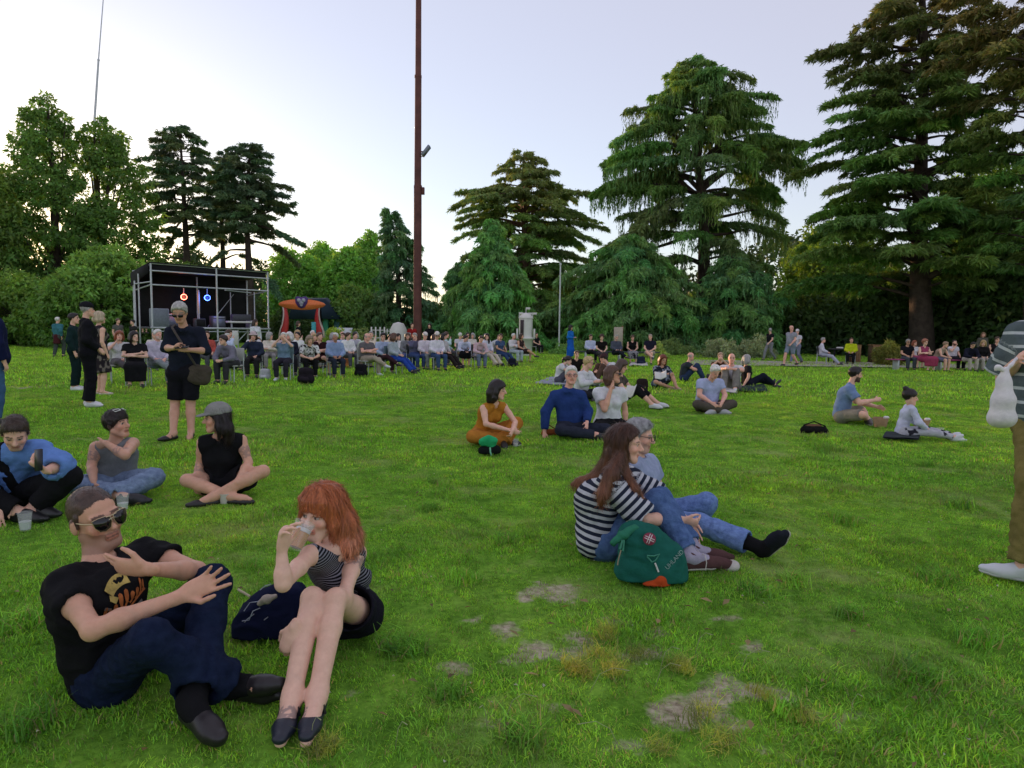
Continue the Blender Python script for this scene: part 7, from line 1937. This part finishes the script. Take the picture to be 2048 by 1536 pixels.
# second block
AUD2 = [
 ('woman in white cardigan and black skirt hunched over her lap', ['lean'], 932, 734, 20, lng((.59, .63, .80)), skirt((.010, .010, .013), 1.35, flare=.06), dict(kind='short', col=HD, t=.02), dict(fem=True, g=1.08, hy=(70, -20)), 'woman in black skirt'),
 ('man in sunglasses and black T-shirt in the back row', [], 944, 722, 34, tee((.015, .013, .014)), trs((.03, .03, .035)), ('short', HD), dict(hy=(30, 0), shades='round'), 'man in sunglasses'),
 ('dark-haired person in pink shirt looking down', ['lean'], 964, 738, 22, lng((.61, .44, .49)), trs((.16, .20, .30)), dict(kind='short', col=(.06, .03, .025), t=.02), dict(hy=(0, -20), fem=True), 'person in pink shirt'),
 ('long-haired woman in white with cream trousers', ['out'], 988, 734, 44, lng((.66, .66, .78)), trs((.61, .55, .46), flare=.04), dict(kind='long', col=HD), dict(fem=True, hy=(-10, 0), skin='pale'), 'woman in cream trousers'),
 ('woman in blue T-shirt and jeans leaning back', ['out'], 1016, 732, 46, tee((.06, .10, .20)), trs((.035, .07, .17)), ('pony', HB), dict(fem=True, hy=(-8, 0), skin='tan'), 'woman in blue T-shirt'),
 ('white-haired man in white shirt with folded arms', ['armx'], 1040, 726, 44, lng((.68, .66, .68)), trs((.44, .51, .56)), ('short', HW), dict(hy=(60, 0), skin='pink'), 'man in white with folded arms'),
 ('woman in brown dress with bare crossed legs', ['legx'], 1058, 726, 54, tank((.05, .030, .03)), skirt((.05, .030, .03), .9), ('bob', HB), dict(fem=True, hy=(60, 0), skin='tan', tone=1.1), 'woman in brown dress'),
 ('man in black seated apart in front of the white tower', [], 1082, 708, 40, tee((.015, .015, .017)), trs((.02, .02, .022)), ('short', HD), dict(hy=(20, 0), skin='fair'), 'man seated apart'),
]
for i, (lab, ov, x_, y_, yw, tp, bt, hr, kw, seat) in enumerate(AUD2):
    fp(lab, 'bench', ov, x_, y_, yw, tp, bt, hr, C0 % seat, **kw)
fp('white-haired person just behind the woman in black skirt', 'bench', [], 922, 724, 10, tee((.61, .61, .67)), trs((.05, .05, .06)), ('short', HW), None, hy=(150, 0))
# five on the low bench below the big cedar
BR = [('young man in pale blue shirt looking at his phone', ['legx'], 1186, 726, 10, lng((.56, .61, .80)), trs((.020, .020, .028)), ('short', (.10, .06, .04)), dict(hy=(10, -22), skin='fair')),
      ('woman with round curly dark hair in black top', [], 1207, 730, 6, tee((.012, .010, .010)), trs((.05, .05, .06)), dict(kind='curly', col=(.06, .026, .018)), dict(fem=True, hy=(-4, -16), skin='pale')),
      ('grey-haired man in slate shirt with crossed legs', ['legx'], 1240, 728, 16, lng((.085, .095, .13)), trs((.02, .024, .035)), ('short', HG), dict(hy=(20, -6), skin='fair', beard=.4, beardcol=HG)),
      ('woman in black tank top and flowered skirt', [], 1266, 728, -4, tank((.010, .010, .011)), skirt((.30, .30, .33), 1.6, pat=spots(0, (.02, .02, .03), 20)), ('pony', HB), dict(fem=True, hy=(4, -4), skin='fair')),
      ('fair-haired man in navy polo shirt and shorts on the right end of the bench', ['legx'], 1296, 730, -20, tee((.018, .018, .035), neck='collar'), shorts((.42, .36, .28)), ('short', (.40, .33, .27)), dict(hy=(-30, -2), g=1.1, s=1.04))]
for lab, ov, x_, y_, yw, tp, bt, hr, kw in BR:
    fp(lab, 'bench', ov, x_, y_, yw, tp, bt, hr, None, **kw)
p, q = gnd(1160, 722), gnd(1322, 724)
bench('dark low bench carrying the row of five below the big cedar', p + V3(0, .55, 0), q + V3(0, .5, 0), solid('dark_bench', (.05, .06, .065, 1), .7), False)
# right: table pair
fp('person in white robe-like shirt lounging at the picnic table', 'bench', ['out'], 1664, 731, 62, lng((.67, .66, .76), loose=.03), trs((.44, .46, .56)), ('short', HG), 'chair on the left of the picnic table', hy=(60, 0), shades='round', skin='fair')
fp('person in bright yellow-green top at the picnic table', 'bench', [], 1700, 730, -28, lng((.52, .62, .02), loose=.02), trs((.012, .014, .014)), ('short', (.10, .05, .035)), 'chair on the right of the picnic table', hy=(-20, 0), skin='tan')
tb = thing('picnic_table', 'black picnic table between the white and yellow shirts', 'table', V3(*gnd(1682, 727)[:2], 0))
MB().box((0, 0, .72), (1.15, .7, .05), None, .01).build('table_top', solid('black_table', (.03, .03, .034, 1), .5), tb)
for x_ in (-.5, .5):
    for y_ in (-.28, .28): MB().box((x_, y_, .35), (.05, .05, .7), None, .005).build('leg', BLK, tb)
fc = thing('paper_food_tray', 'white paper food tray on the black picnic table', 'tray', V3(*gnd(1680, 727)[:2], .747))
MB().box((-.05, 0, .04), (.3, .2, .08), None, .03).build('tray', WHT, fc); MB().lathe([(.035, 0), (.045, .11), (.0, .11)], (.35, 0, 0), 10).build('cup', WHT, fc)
# right: the pink bench
PB = [('man in black T-shirt at the left end of the pink bench', [], 1822, 742, -8, tee((.014, .014, .018)), trs((.07, .08, .10)), ('short', HG), dict(hy=(-10, 0), shades='round', skin='tan', g=1.05)),
      ('woman in white T-shirt and pink skirt half behind the man in black', [], 1840, 738, 8, tee((.67, .65, .68)), skirt((.30, .06, .14), 1.2), dict(kind='bob', col=HR), dict(fem=True, s=.95, hy=(10, 0))),
      ('red-curled woman in raspberry dress', ['armx'], 1862, 744, 6, tank((.34, .06, .13)), skirt((.34, .05, .11), 1.6, flare=.05), dict(kind='curly', col=(.34, .13, .08)), dict(fem=True, hy=(20, -6), skin='pale')),
      ('woman in beige camisole leaning forward', ['lean'], 1894, 744, 28, tank((.42, .32, .25)), skirt((.17, .18, .28), .9), ('short', (.30, .20, .13)), dict(fem=True, hy=(50, -16), skin='fair')),
      ('dark-bearded man in white T-shirt with a can', ['drink'], 1922, 742, 10, tee((.71, .68, .73)), trs((.02, .02, .028)), ('buzz', HD), dict(hy=(6, 0), beard=.9, beardcol=(.02, .015, .014), skin='fair')),
      ('person in navy hood bent over cream trousers', ['lean'], 1946, 744, -6, lng((.016, .018, .035)), trs((.51, .46, .41)), ('short', HD), dict(hy=(-10, -30))),
      ('blonde woman in black holding a paper', [], 1972, 744, -14, lng((.013, .012, .014)), trs((.49, .44, .41)), dict(kind='long', col=HBL, len=.5), dict(fem=True, hy=(-30, -10), skin='pale'))]
for lab, ov, x_, y_, yw, tp, bt, hr, kw in PB:
    fp(lab, 'bench', ov, x_, y_, yw, tp, bt, hr, None, **kw)
PINK = solid('pink_bench_paint', (.34, .05, .17, 1), .6)
bench('pink painted bench full of people at the right', gnd(1790, 742) + V3(0, .52, 0), gnd(1992, 744) + V3(0, .5, 0), PINK, False)
fp('woman with light brown hair standing behind the pink bench', 'stand', [], 1962, 729, -10, lng((.10, .10, .08)), trs((.03, .03, .035)), dict(kind='long', col=(.22, .13, .07), len=.5), fem=True, s=.96, hy=(-20, 0))
fp('woman in dark dungarees with bare arms beside the pink bench', 'bench', [], 1996, 742, -24, tank((.014, .012, .014)), trs((.014, .012, .014)), ('pony', (.07, .045, .03)), None, fem=True, s=1.12, hy=(-10, 0), skin='fair')
# far left benches
for k, (x_, lab, c_) in enumerate([(14, 'person in pale pink with crossed legs on the far left bench', (.45, .33, .38)), (30, 'person in dark red on the far left bench', (.20, .03, .05)), (60, 'person in white bent over the far left table', (.61, .59, .61)), (76, 'dark figure at the far left table', (.03, .03, .025))]):
    fp(lab, 'bench', ['lean'] if k in (0, 2) else [], x_, 690, 30 if k != 3 else -40, lng(c_), trs((.10, .09, .10) if k else (.51, .51, .56)), ('short', HB if k else HD), None, vox=.026)
fb = bench('dark wooden bench table with pale top at the far left', gnd(-10, 690) + V3(0, -.5, 0), gnd(108, 690) + V3(0, -.5, 0), solid('weathered_wood', (.17, .12, .10, 1), .8), True)
# ---------------------------------------------------------------- small things close by
def cup(label, base, h=.11, r=.038, fill=None, tilt=None, glass=True, bowl=False):
    o = thing('plastic_cup' if not bowl else 'paper_cup', label, 'cup', base)
    R = np.eye(3) if tilt is None else tilt
    key = 'cup_plastic' if glass else 'cup_paper'
    if ('x', key) not in _mats:
        m, n, b = _base(key)
        if glass:
            b.inputs['Base Color'].default_value = (.9, .92, .92, 1); b.inputs['Roughness'].default_value = .12
            b.inputs['Transmission Weight'].default_value = .0; b.inputs['Alpha'].default_value = .12; b.inputs['Specular IOR Level'].default_value = .8
        else:
            b.inputs['Base Color'].default_value = (.62, .58, .52, 1); b.inputs['Roughness'].default_value = .7
        _mats[('x', key)] = m
    mb = MB()
    mb.lathe([(0, .004), (r * .70, .004), (r * .74, .0), (r * .76, .004), (r, h), (r * 1.05, h + .002), (r * 1.05, h - .004), (r * .98, h - .004), (r * .73, .006), (0, .006)], (0, 0, 0), 24, R)
    mb.build('cup_wall', _mats[('x', key)], o, True)
    if fill:
        hh = fill[1] * h; rr = r * (.74 + .24 * fill[1])
        MB().lathe([(0, .008), (r * .71, .008), (rr * .97, hh), (0, hh)], (0, 0, 0), 24, R).build('drink', solid('drink_' + fill[2], fill[0], .08, bumps=0, vary=.05, spec=.5), o, True)
        if len(fill) > 3: MB().lathe([(0, hh + .001), (rr * .96, hh + .001), (rr * .99, hh + .016), (0, hh + .018)], (0, 0, 0), 24, R).build('foam', solid('foam', (.62, .58, .60, 1), .7, bumps=.1), o, True)
    return o
J2 = None
# beer held by the red-haired woman
cpos = at_y(588, 1098, 2.60)
ax = nrm(at_y(610, 1046, 2.66) - cpos)
sdv = nrm(np.cross(V3(0, 1, 0), ax))
cup('half-full cup of amber beer raised to the red-haired woman’s lips', cpos, .115, .042, ((.50, .20, .035, 1), .62, 'beer', 1), np.stack([sdv, np.cross(ax, sdv), ax], 1))
cup('clear plastic cup with pale drink on the grass at the far left', gnd(51, 1060), .125, .044, ((.50, .56, .52, 1), .5, 'pale'))
cup('clear plastic cup behind the sunglasses man’s head', gnd(246, 1020), .125, .046, ((.45, .55, .52, 1), .45, 'pale'))
cup('white paper bowl-shaped cup in front of the capped person', gnd(452, 1006), .085, .058, None, None, False, True)
cup('clear plastic cup with white bottom beside the woman in ochre', gnd(1031, 893), .10, .042, ((.6, .58, .55, 1), .4, 'milk'))
cup('pink drink in a clear cup right of the small girl', gnd(1880, 872), .12, .046, ((.40, .15, .12, 1), .6, 'pink'))
def basket(label, x, y):
    o = thing('paper_food_box', label, 'food box', gnd(x, y), 'kraft food boxes by the small girl')
    MB().lathe([(0, 0), (.085, 0), (.115, .15), (.12, .15), (.09, .005)], (0, 0, 0), 8).build('box', solid('kraft_paper', (.30, .19, .10, 1), .85), o)
    MB().box((.09, 0, .15), (.08, .06, .05), None, .015).build('napkin', WHT, o)
basket('kraft paper food box left of the small girl', 1760, 854); basket('kraft paper food box right in front of the small girl', 1842, 858)
def phone(label, p, d, up, col=(.012, .012, .02, 1)):
    o = thing('smartphone', label, 'phone', p)
    d, up = nrm(d), nrm(up); s = nrm(np.cross(d, up)); R = np.stack([s, d, np.cross(s, d)], 1)
    MB().box((0, 0, 0), (.076, .155, .010), R, .004).build('phone_body', solid('phone_black', col, .3, bumps=0), o)
    MB().box(R @ V3(0, 0, .0062), (.068, .145, .0012), R).build('screen', solid('phone_glass', (.01, .01, .014, 1), .06, bumps=0, spec=.6), o)
phone('dark smartphone held up by the man in the open blue shirt', at_y(77, 920, 4.52), V3(-.1, .2, .95), V3(.3, .9, 0))
phone('dark smartphone in the hands of the standing man in navy', at_y(364, 694, 8.02), V3(.9, .3, .1), V3(0, -.3, .9))
def soft(name, F, vox, org, col, parent, kind='cloth', wr=.006, pat=None, sc=13):
    v, f = F.mesh(vox); v = wrinkle(v, f, wr, 9, sc=sc); v = relax(v, f, 1, .4)
    c = np.tile(np.array(col, float)[:3], (len(v), 1))
    if pat: c = pat(v, c)
    return link(name, mesh_from(name, v - org, f, True, np.clip(c, 0, 1)), painted(kind), parent)
# green rucksack with red patch and orange corner
D = 3.86
org = gnd(1300, 1172); org[2] = 0
bag = thing('rucksack', 'green rucksack with red round patch leaning on the woman in stripes', 'rucksack', org)
Y = org[1] + .12
W = lambda x, y, d=0: at_y(x, y, Y + d)
F = Field()
F.cone(W(1272, 1085, .02), W(1330, 1125, 0), .115, .125, .06); F.cone(W(1262, 1140, -.02), W(1325, 1145, -.02), .10, .12, .06)
F.cone(W(1268, 1070, .05), W(1300, 1085, .03), .075, .10, .05); F.cone(W(1338, 1115), W(1345, 1140), .085, .085, .05)
F.cut(V3(0, 0, .015), V3(0, 0, -1))
gb_ = soft('bag_body', F, .009, org, (.016, .125, .095), bag, wr=.014, sc=9)
F = Field(); F.chain([W(1225, 1088, -.06), W(1245, 1070, -.05), W(1272, 1054, -.02)], [.022, .030, .028], .02, squash=(nrm(V3(.5, .2, .8)), .5)); soft('flap', F, .008, org, (.035, .20, .12), bag)
mb = MB(org); mb.tube([W(1245, 1080, -.09), W(1240, 1098, -.10), W(1246, 1102, -.10), W(1248, 1080, -.09)], .006, 6).build('strap_loop', solid('green_strap', (.05, .24, .16, 1), .8, bumps=0), bag, True)
MB(org).tube([W(1242, 1100, -.10), W(1236, 1122, -.10), W(1235, 1130, -.10)], .004, 5).build('cord', solid('beige_cord', (.32, .26, .18, 1), .8, bumps=0), bag, True)
MB(org).tube([W(1310, 1126, -.135), W(1314, 1136, -.14), W(1317, 1144, -.14)], .005, 5).build('zip_pull', solid('white_cord', (.62, .62, .60, 1), .7, bumps=0), bag, True)
mb = MB(org); mb.tube([W(1294, 1111, -.125), W(1308, 1112, -.135), W(1319, 1108, -.13), W(1311, 1121, -.135), W(1304, 1124, -.135), W(1294, 1113, -.125)], .0045, 5).build('tab', solid('green_strap', (.05, .24, .16, 1), .8, bumps=0), bag, True)
pc = W(1299, 1078, -.108); pn = nrm(C_P - pc + V3(.2, 0, .9)); pu = nrm(np.cross(pn, np.cross(V3(.35, 0, 1), pn))); pr = np.cross(pu, pn)
pt = MB(org).prism([(.036 * math.cos(t), .036 * math.sin(t)) for t in np.linspace(0, 6.283, 24, endpoint=False)], pc, pr, pu, .004).build('patch', solid('dark_red_patch', (.22, .03, .06, 1), .8), bag)
mb = MB(org)
for sg in (-1, 1):
    mb.box(pc + pn * .004 + pr * .006 * sg, (.0042, .002, .058), np.stack([pr, pn, pu], 1)); mb.box(pc + pn * .0052 + pu * .006 * sg, (.058, .002, .0042), np.stack([pr, pn, pu], 1))
mb.build('patch_cross', solid('white_thread', (.62, .58, .56, 1), .8, bumps=0), pt)
F = Field(); F.chain([W(1288, 1170, -.12), W(1322, 1160, -.12), W(1336, 1172, -.11)], [.012, .030, .022], .02); F.cone(W(1300, 1172, -.12), W(1330, 1174, -.12), .02, .022, .02); F.cut(V3(0, 0, .004), V3(0, 0, -1))
soft('orange_corner', F, .006, org, (.55, .075, .02), bag)
tx = bpy.data.curves.new('lettering', 'FONT'); tx.body = 'UHLAND'; tx.size = .034; tx.extrude = .001; tx.align_x = 'CENTER'
tc_ = W(1352, 1122, -.115); td = nrm(W(1366, 1106, -.10) - W(1340, 1134, -.115)); tn = nrm(C_P - tc_); tu = nrm(np.cross(tn, td))
tmp = bpy.data.objects.new('lettering', tx); COL.objects.link(tmp); bpy.context.view_layer.update()
tme = bpy.data.meshes.new_from_object(tmp.evaluated_get(bpy.context.evaluated_depsgraph_get())); bpy.data.objects.remove(tmp); tme.name = 'lettering'; tme.materials.clear()
to = link('lettering', tme, solid('pale_print', (.42, .55, .50, 1), .8, bumps=0), bag); to.matrix_local = Matrix.Identity(4); M4 = Matrix(np.block([[np.stack([td, tu, tn], 1), (tc_ - org)[:, None]], [np.zeros((1, 3)), np.ones((1, 1))]]).tolist()); tme.transform(M4)
vv = drape([v.co[:] for v in tme.vertices], gb_, -tn, .004); tme.vertices.foreach_set('co', vv.astype(np.float32).ravel())
# navy bag behind the red-haired woman
org = gnd(535, 1285); org[2] = 0
nb = thing('handbag', 'navy patterned bag with pale stitching on the grass between the front couple', 'bag', org)
Y = org[1] + .10; W = lambda x, y, d=0: at_y(x, y, Y + d)
F = Field(); F.cone(W(510, 1235), W(585, 1215, .05), .085, .09, .06); F.cone(W(505, 1262, -.02), W(590, 1255, .02), .085, .09, .06); F.cone(W(540, 1195, .05), W(590, 1190, .07), .06, .06, .05); F.cut(V3(0, 0, .01), V3(0, 0, -1))
soft('bag_body', F, .008, org, (.010, .014, .045), nb, wr=.014, sc=10)
mb = MB(org)
for pts in ([(488, 1222), (500, 1205), (516, 1203), (524, 1196)], [(484, 1242), (498, 1240), (506, 1222), (520, 1216)], [(482, 1252), (495, 1238), (508, 1228)], [(520, 1180), (530, 1172), (542, 1168)], [(500, 1258), (512, 1250)], [(528, 1240), (536, 1234)]):
    mb.tube([W(x, y, -.088) for x, y in pts], .0022, 5)
mb.build('stitching', solid('pale_thread', (.40, .42, .52, 1), .8, bumps=0), nb, True)
F = Field(); F.chain([W(520, 1206, -.085), W(535, 1198, -.085), W(550, 1192, -.08)], [.016, .020, .012], .01); soft('tissue', F, .005, org, (.52, .45, .38), nb)
ck = thing('wooden_stick', 'pale wooden stick poking from behind the navy bag', 'stick', W(488, 1186, .0)); p0 = W(476, 1179, .05); p1 = W(500, 1193, .02)
MB(ck.location[:]).tube([p0, p1], .006, 6).build('stick', solid('pale_wood', (.55, .50, .32, 1), .7, bumps=0), ck, True)
# bright green bag in front of the woman in ochre
org = gnd(975, 912); org[2] = 0
gbag = thing('drawstring_bag', 'bright green and black bag in front of the woman in ochre', 'bag', org)
Y = org[1] + .1; W = lambda x, y, d=0: at_y(x, y, Y + d)
F = Field(); F.cone(W(966, 884), W(988, 882), .05, .045, .04); F.cone(W(976, 878), W(984, 892), .05, .04, .04); soft('green_cover', F, .010, org, (.03, .42, .16), gbag, wr=.008)
F = Field(); F.cone(W(966, 902), W(992, 900), .06, .06, .04); F.cut(V3(0, 0, .01), V3(0, 0, -1)); soft('bag_body', F, .012, org, (.012, .014, .014), gbag)
MB(org).tube([W(980, 895, -.07), W(981, 905, -.07), W(983, 911, -.06)], .010, 6).build('strap', solid('mint_strap', (.25, .62, .42, 1), .7, bumps=0), gbag, True)
# black and tan bag beside the man eating
org = gnd(1626, 868); org[2] = 0
bb = thing('shoulder_bag', 'black and tan shoulder bag lying beside the eating man', 'bag', org); Y = org[1] + .05; W = lambda x, y, d=0: at_y(x, y, Y + d)
F = Field(); F.cone(W(1610, 860), W(1645, 862), .065, .07, .04); F.cut(V3(0, 0, .01), V3(0, 0, -1)); soft('bag_body', F, .012, org, (.013, .012, .012), bb, wr=.012)
F = Field(); F.cone(W(1614, 852, .02), W(1640, 852, .02), .035, .03, .03); soft('tan_lining', F, .012, org, (.22, .12, .07), bb, wr=.008)
F = Field(); F.chain([W(1602, 866, -.05), W(1608, 850, -.02), W(1628, 843, 0), W(1650, 852, 0), W(1658, 866, -.03)], [.010] * 5, .01); soft('strap', F, .009, org, (.012, .011, .011), bb, wr=0)
# rust bag under the propped hand
org = gnd(1098, 872); org[2] = 0
rb = thing('rust_bag', 'rust-coloured bag under the hand of the man in dark blue', 'bag', org); Y = org[1] + .08; W = lambda x, y, d=0: at_y(x, y, Y + d)
F = Field(); F.cone(W(1090, 866), W(1110, 866), .06, .065, .04); F.cut(V3(0, 0, .01), V3(0, 0, -1)); soft('bag_body', F, .012, org, (.30, .085, .03), rb, wr=.012)
F = Field(); F.chain([W(1084, 862), W(1098, 850), W(1114, 860)], [.009] * 3, .01); soft('handle', F, .008, org, (.20, .06, .025), rb, wr=0)
# shoulder bag of the standing man
org = at_y(400, 768, 8.35)
sb = thing('messenger_bag', 'brown messenger bag hanging at the hip of the standing man in navy', 'bag', org); W = lambda x, y, d=0: at_y(x, y, 8.38 + d)
F = Field(); F.cone(W(390, 742), W(412, 742), .085, .08, .05, squash=(V3(0, 1, 0), .7)); F.cone(W(388, 756), W(408, 758), .085, .08, .05, squash=(V3(0, 1, 0), .7)); soft('bag_body', F, .013, org, (.085, .070, .055), sb, wr=.012)
mb = MB(org); mb.tube([W(392, 732, -.08), W(372, 700, -.22), W(352, 668, -.20), W(344, 654, -.10), W(350, 650, .02)], .014, 6).build('strap', solid('brown_strap', (.05, .04, .033, 1), .7, bumps=0), sb, True)
# rugs on the lawn
def rug(label, pts, col, dep=None):
    P = np.array([gnd(x, y) for x, y in pts]); c = P.mean(0); o = thing('picnic_rug', label, 'rug', V3(c[0], c[1], 0))
    n = 14; V, Fc = [], []
    for i in range(n + 1):
        for j in range(n + 1):
            u, v = i / n, j / n
            p = (P[0] * (1 - u) + P[1] * u) * (1 - v) + (P[3] * (1 - u) + P[2] * u) * v
            V.append(p + V3(0, 0, .05 + .05 * (vnoise(np.array([p * 5]), 3)[0] + .3)))
    for i in range(n):
        for j in range(n): Fc.append([i * (n + 1) + j, i * (n + 1) + j + 1, (i + 1) * (n + 1) + j + 1, (i + 1) * (n + 1) + j])
    V = np.array(V); t = V.copy(); t[:, 2] -= .02
    f = np.array(Fc); k = len(V)
    link('cloth', mesh_from('cloth', np.concatenate([V, t]) - np.array([c[0], c[1], 0]), [f[:, ::-1], f + k], True, np.tile(np.array(col), (2 * k, 1))), painted('cloth'), o)
rug('pale grey-blue rug spread under the ponytailed woman’s group', [(1070, 770), (1200, 776), (1200, 762), (1100, 758)], (.34, .36, .44))
rug('dark grey rug under the small girl', [(1764, 882), (1836, 886), (1842, 874), (1772, 872)], (.045, .055, .06))
rug('dark green rug with bags right of the bald man', [(1472, 786), (1536, 786), (1528, 774), (1476, 774)], (.03, .055, .05))
rug('white rug edge in front of the bald man', [(1442, 788), (1474, 790), (1474, 782), (1446, 782)], (.55, .55, .55))
rug('white cloth at the feet of the woman in flowered skirt', [(1258, 734), (1296, 734), (1294, 727), (1262, 727)], (.58, .56, .56))
# books
def book(label, c, d, up):
    o = thing('book', label, 'book', c); d, up = nrm(d), nrm(up); s = nrm(np.cross(d, up)); up = np.cross(s, d)
    for sg in (-1, 1):
        q = nrm(s * sg + d * .5); R = np.stack([q, np.cross(up, q), up], 1)
        MB().box(q * .075, (.15, .012, .21), R, .003).build('page_block', WHT, o); MB().box(q * .076 + R[:, 1] * .009 * (-1 if R[:, 1] @ d > 0 else 1), (.156, .004, .22), R).build('cover', solid('book_cover', (.10, .11, .10, 1), .5), o)
book('open book in the hands of the reader in black', at_y(1266, 784, 10.9), V3(-.8, -.3, .4), V3(-.3, 0, .9)); book('open book held by the red-haired reader', at_y(1322, 752, 15.4), V3(-.3, -.6, .6), V3(0, .4, .8))
# bags among the audience
def daypack(label, x, y, col, sc=1.0, lean=0):
    p = gnd(x, y); p[2] = 0; o = thing('rucksack', label, 'rucksack', p)
    F = Field(); F.cone(p + V3(-.08, 0, .12) * sc, p + V3(.08, 0, .12) * sc, .12 * sc, None, .05); F.cone(p + V3(-.07, .02, .28) * sc, p + V3(.07, .02, .28) * sc, .11 * sc, None, .05); F.cut(p + V3(0, 0, .01), V3(0, 0, -1)); soft('bag_body', F, .02, p, col, o)
    F = Field(); F.cone(p + V3(-.05, -.11, .12) * sc, p + V3(.05, -.11, .12) * sc, .06 * sc, None, .03); soft('front_pocket', F, .02, p, np.array(col) * 1.3, o)
daypack('black rucksack on the grass in front of the bald man in beige', 722, 754, (.012, .012, .014)); daypack('dark bag slumped below the woman in spotted blouse', 612, 768, (.02, .016, .022), 1.1)
daypack('dark bag by the feet of the woman in cream trousers', 1024, 734, (.015, .017, .03), .9); daypack('navy bag standing before the man in navy polo', 1282, 730, (.02, .025, .05), 1.0); daypack('white sports bag under the camera woman’s seat', 530, 760, (.50, .51, .55), .8)
daypack('orange bag behind the maroon-shirted person', 694, 736, (.55, .20, .08), .9); daypack('dark curled bag beside the red-haired reader', 1284, 782, (.03, .02, .02), .8)
# the passer-by at the right edge and his carrier bag
b = gnd(2108, 1142); b[2] = 0
J = pose('walk', b, -58, 1.06, [dict(ER=(.28, -.14, 1.14), WR=(.27, -.16, .90), KR=(.10, .10, .52), AR=(.10, -.06, .10), TR=(.11, .12, .04), KL=(-.1, .18, .5), AL=(-.1, .26, .10), TL=(-.1, .43, .06))])
J['AR'] = gnd(2040, 1138, .10) + V3(.06, .05, 0); J['TR'] = gnd(2000, 1146, .03); J['KR'] = at_y(2068, 960, J['AR'][1] + .02)
for k_ in ('P', 'C', 'N', 'H', 'SR', 'SL', 'UR', 'UL', 'EL', 'WL'): J[k_] = J[k_] + V3(-.07, 0, 0)
J['WR'] = at_y(2032, 722, b[1] + .02); J['ER'] = J['SR'] + V3(-.02, .10, -.27)
person('passer-by in teal striped shirt and khaki trousers at the right edge', J, dict(s=1.06, g=1.10, head=(-60, 0, 0), hair=dict(kind='short', col=HD), top=dict(col=(.20, .26, .27), sleeve=.9, fit=.03, wide=.04, loose=.04, hem=.2, name='striped_shirt', wr=.012, stripe=((.10, .13, .14, 1), (.50, .55, .56, 1), .085, .78)),
       bottom=dict(col=(.22, .18, .06), fit=.016, flare=.02, len=1.93, wr=.012), shoes=dict(col=(.60, .62, .66), name='trainer', sole=(.62, .62, .64))), .0095)
org = at_y(2000, 860, b[1] - .2); pb = thing('carrier_bag', 'full white plastic carrier bag hanging from the passer-by’s hand', 'bag', org)
W = lambda x, y, d=0: at_y(x, y, b[1] - .16 + d)
F = Field(); F.chain([W(2012, 738), W(2008, 765), W(2006, 800), W(2004, 830)], [.014, .030, .052, .062], .05); F.cone(W(1995, 838), W(2013, 838), .042, .045, .05); soft('bag_body', F, .009, org, (.80, .77, .79), pb, wr=.006, sc=7)
F = Field(); F.chain([W(2012, 742), W(1996, 735), W(1990, 740)], [.014, .016, .008], .01); F.chain([W(2012, 742), W(2022, 730), W(2034, 716, .1)], [.012, .010, .010], .01); soft('handle', F, .008, org, (.80, .77, .79), pb, wr=.003)
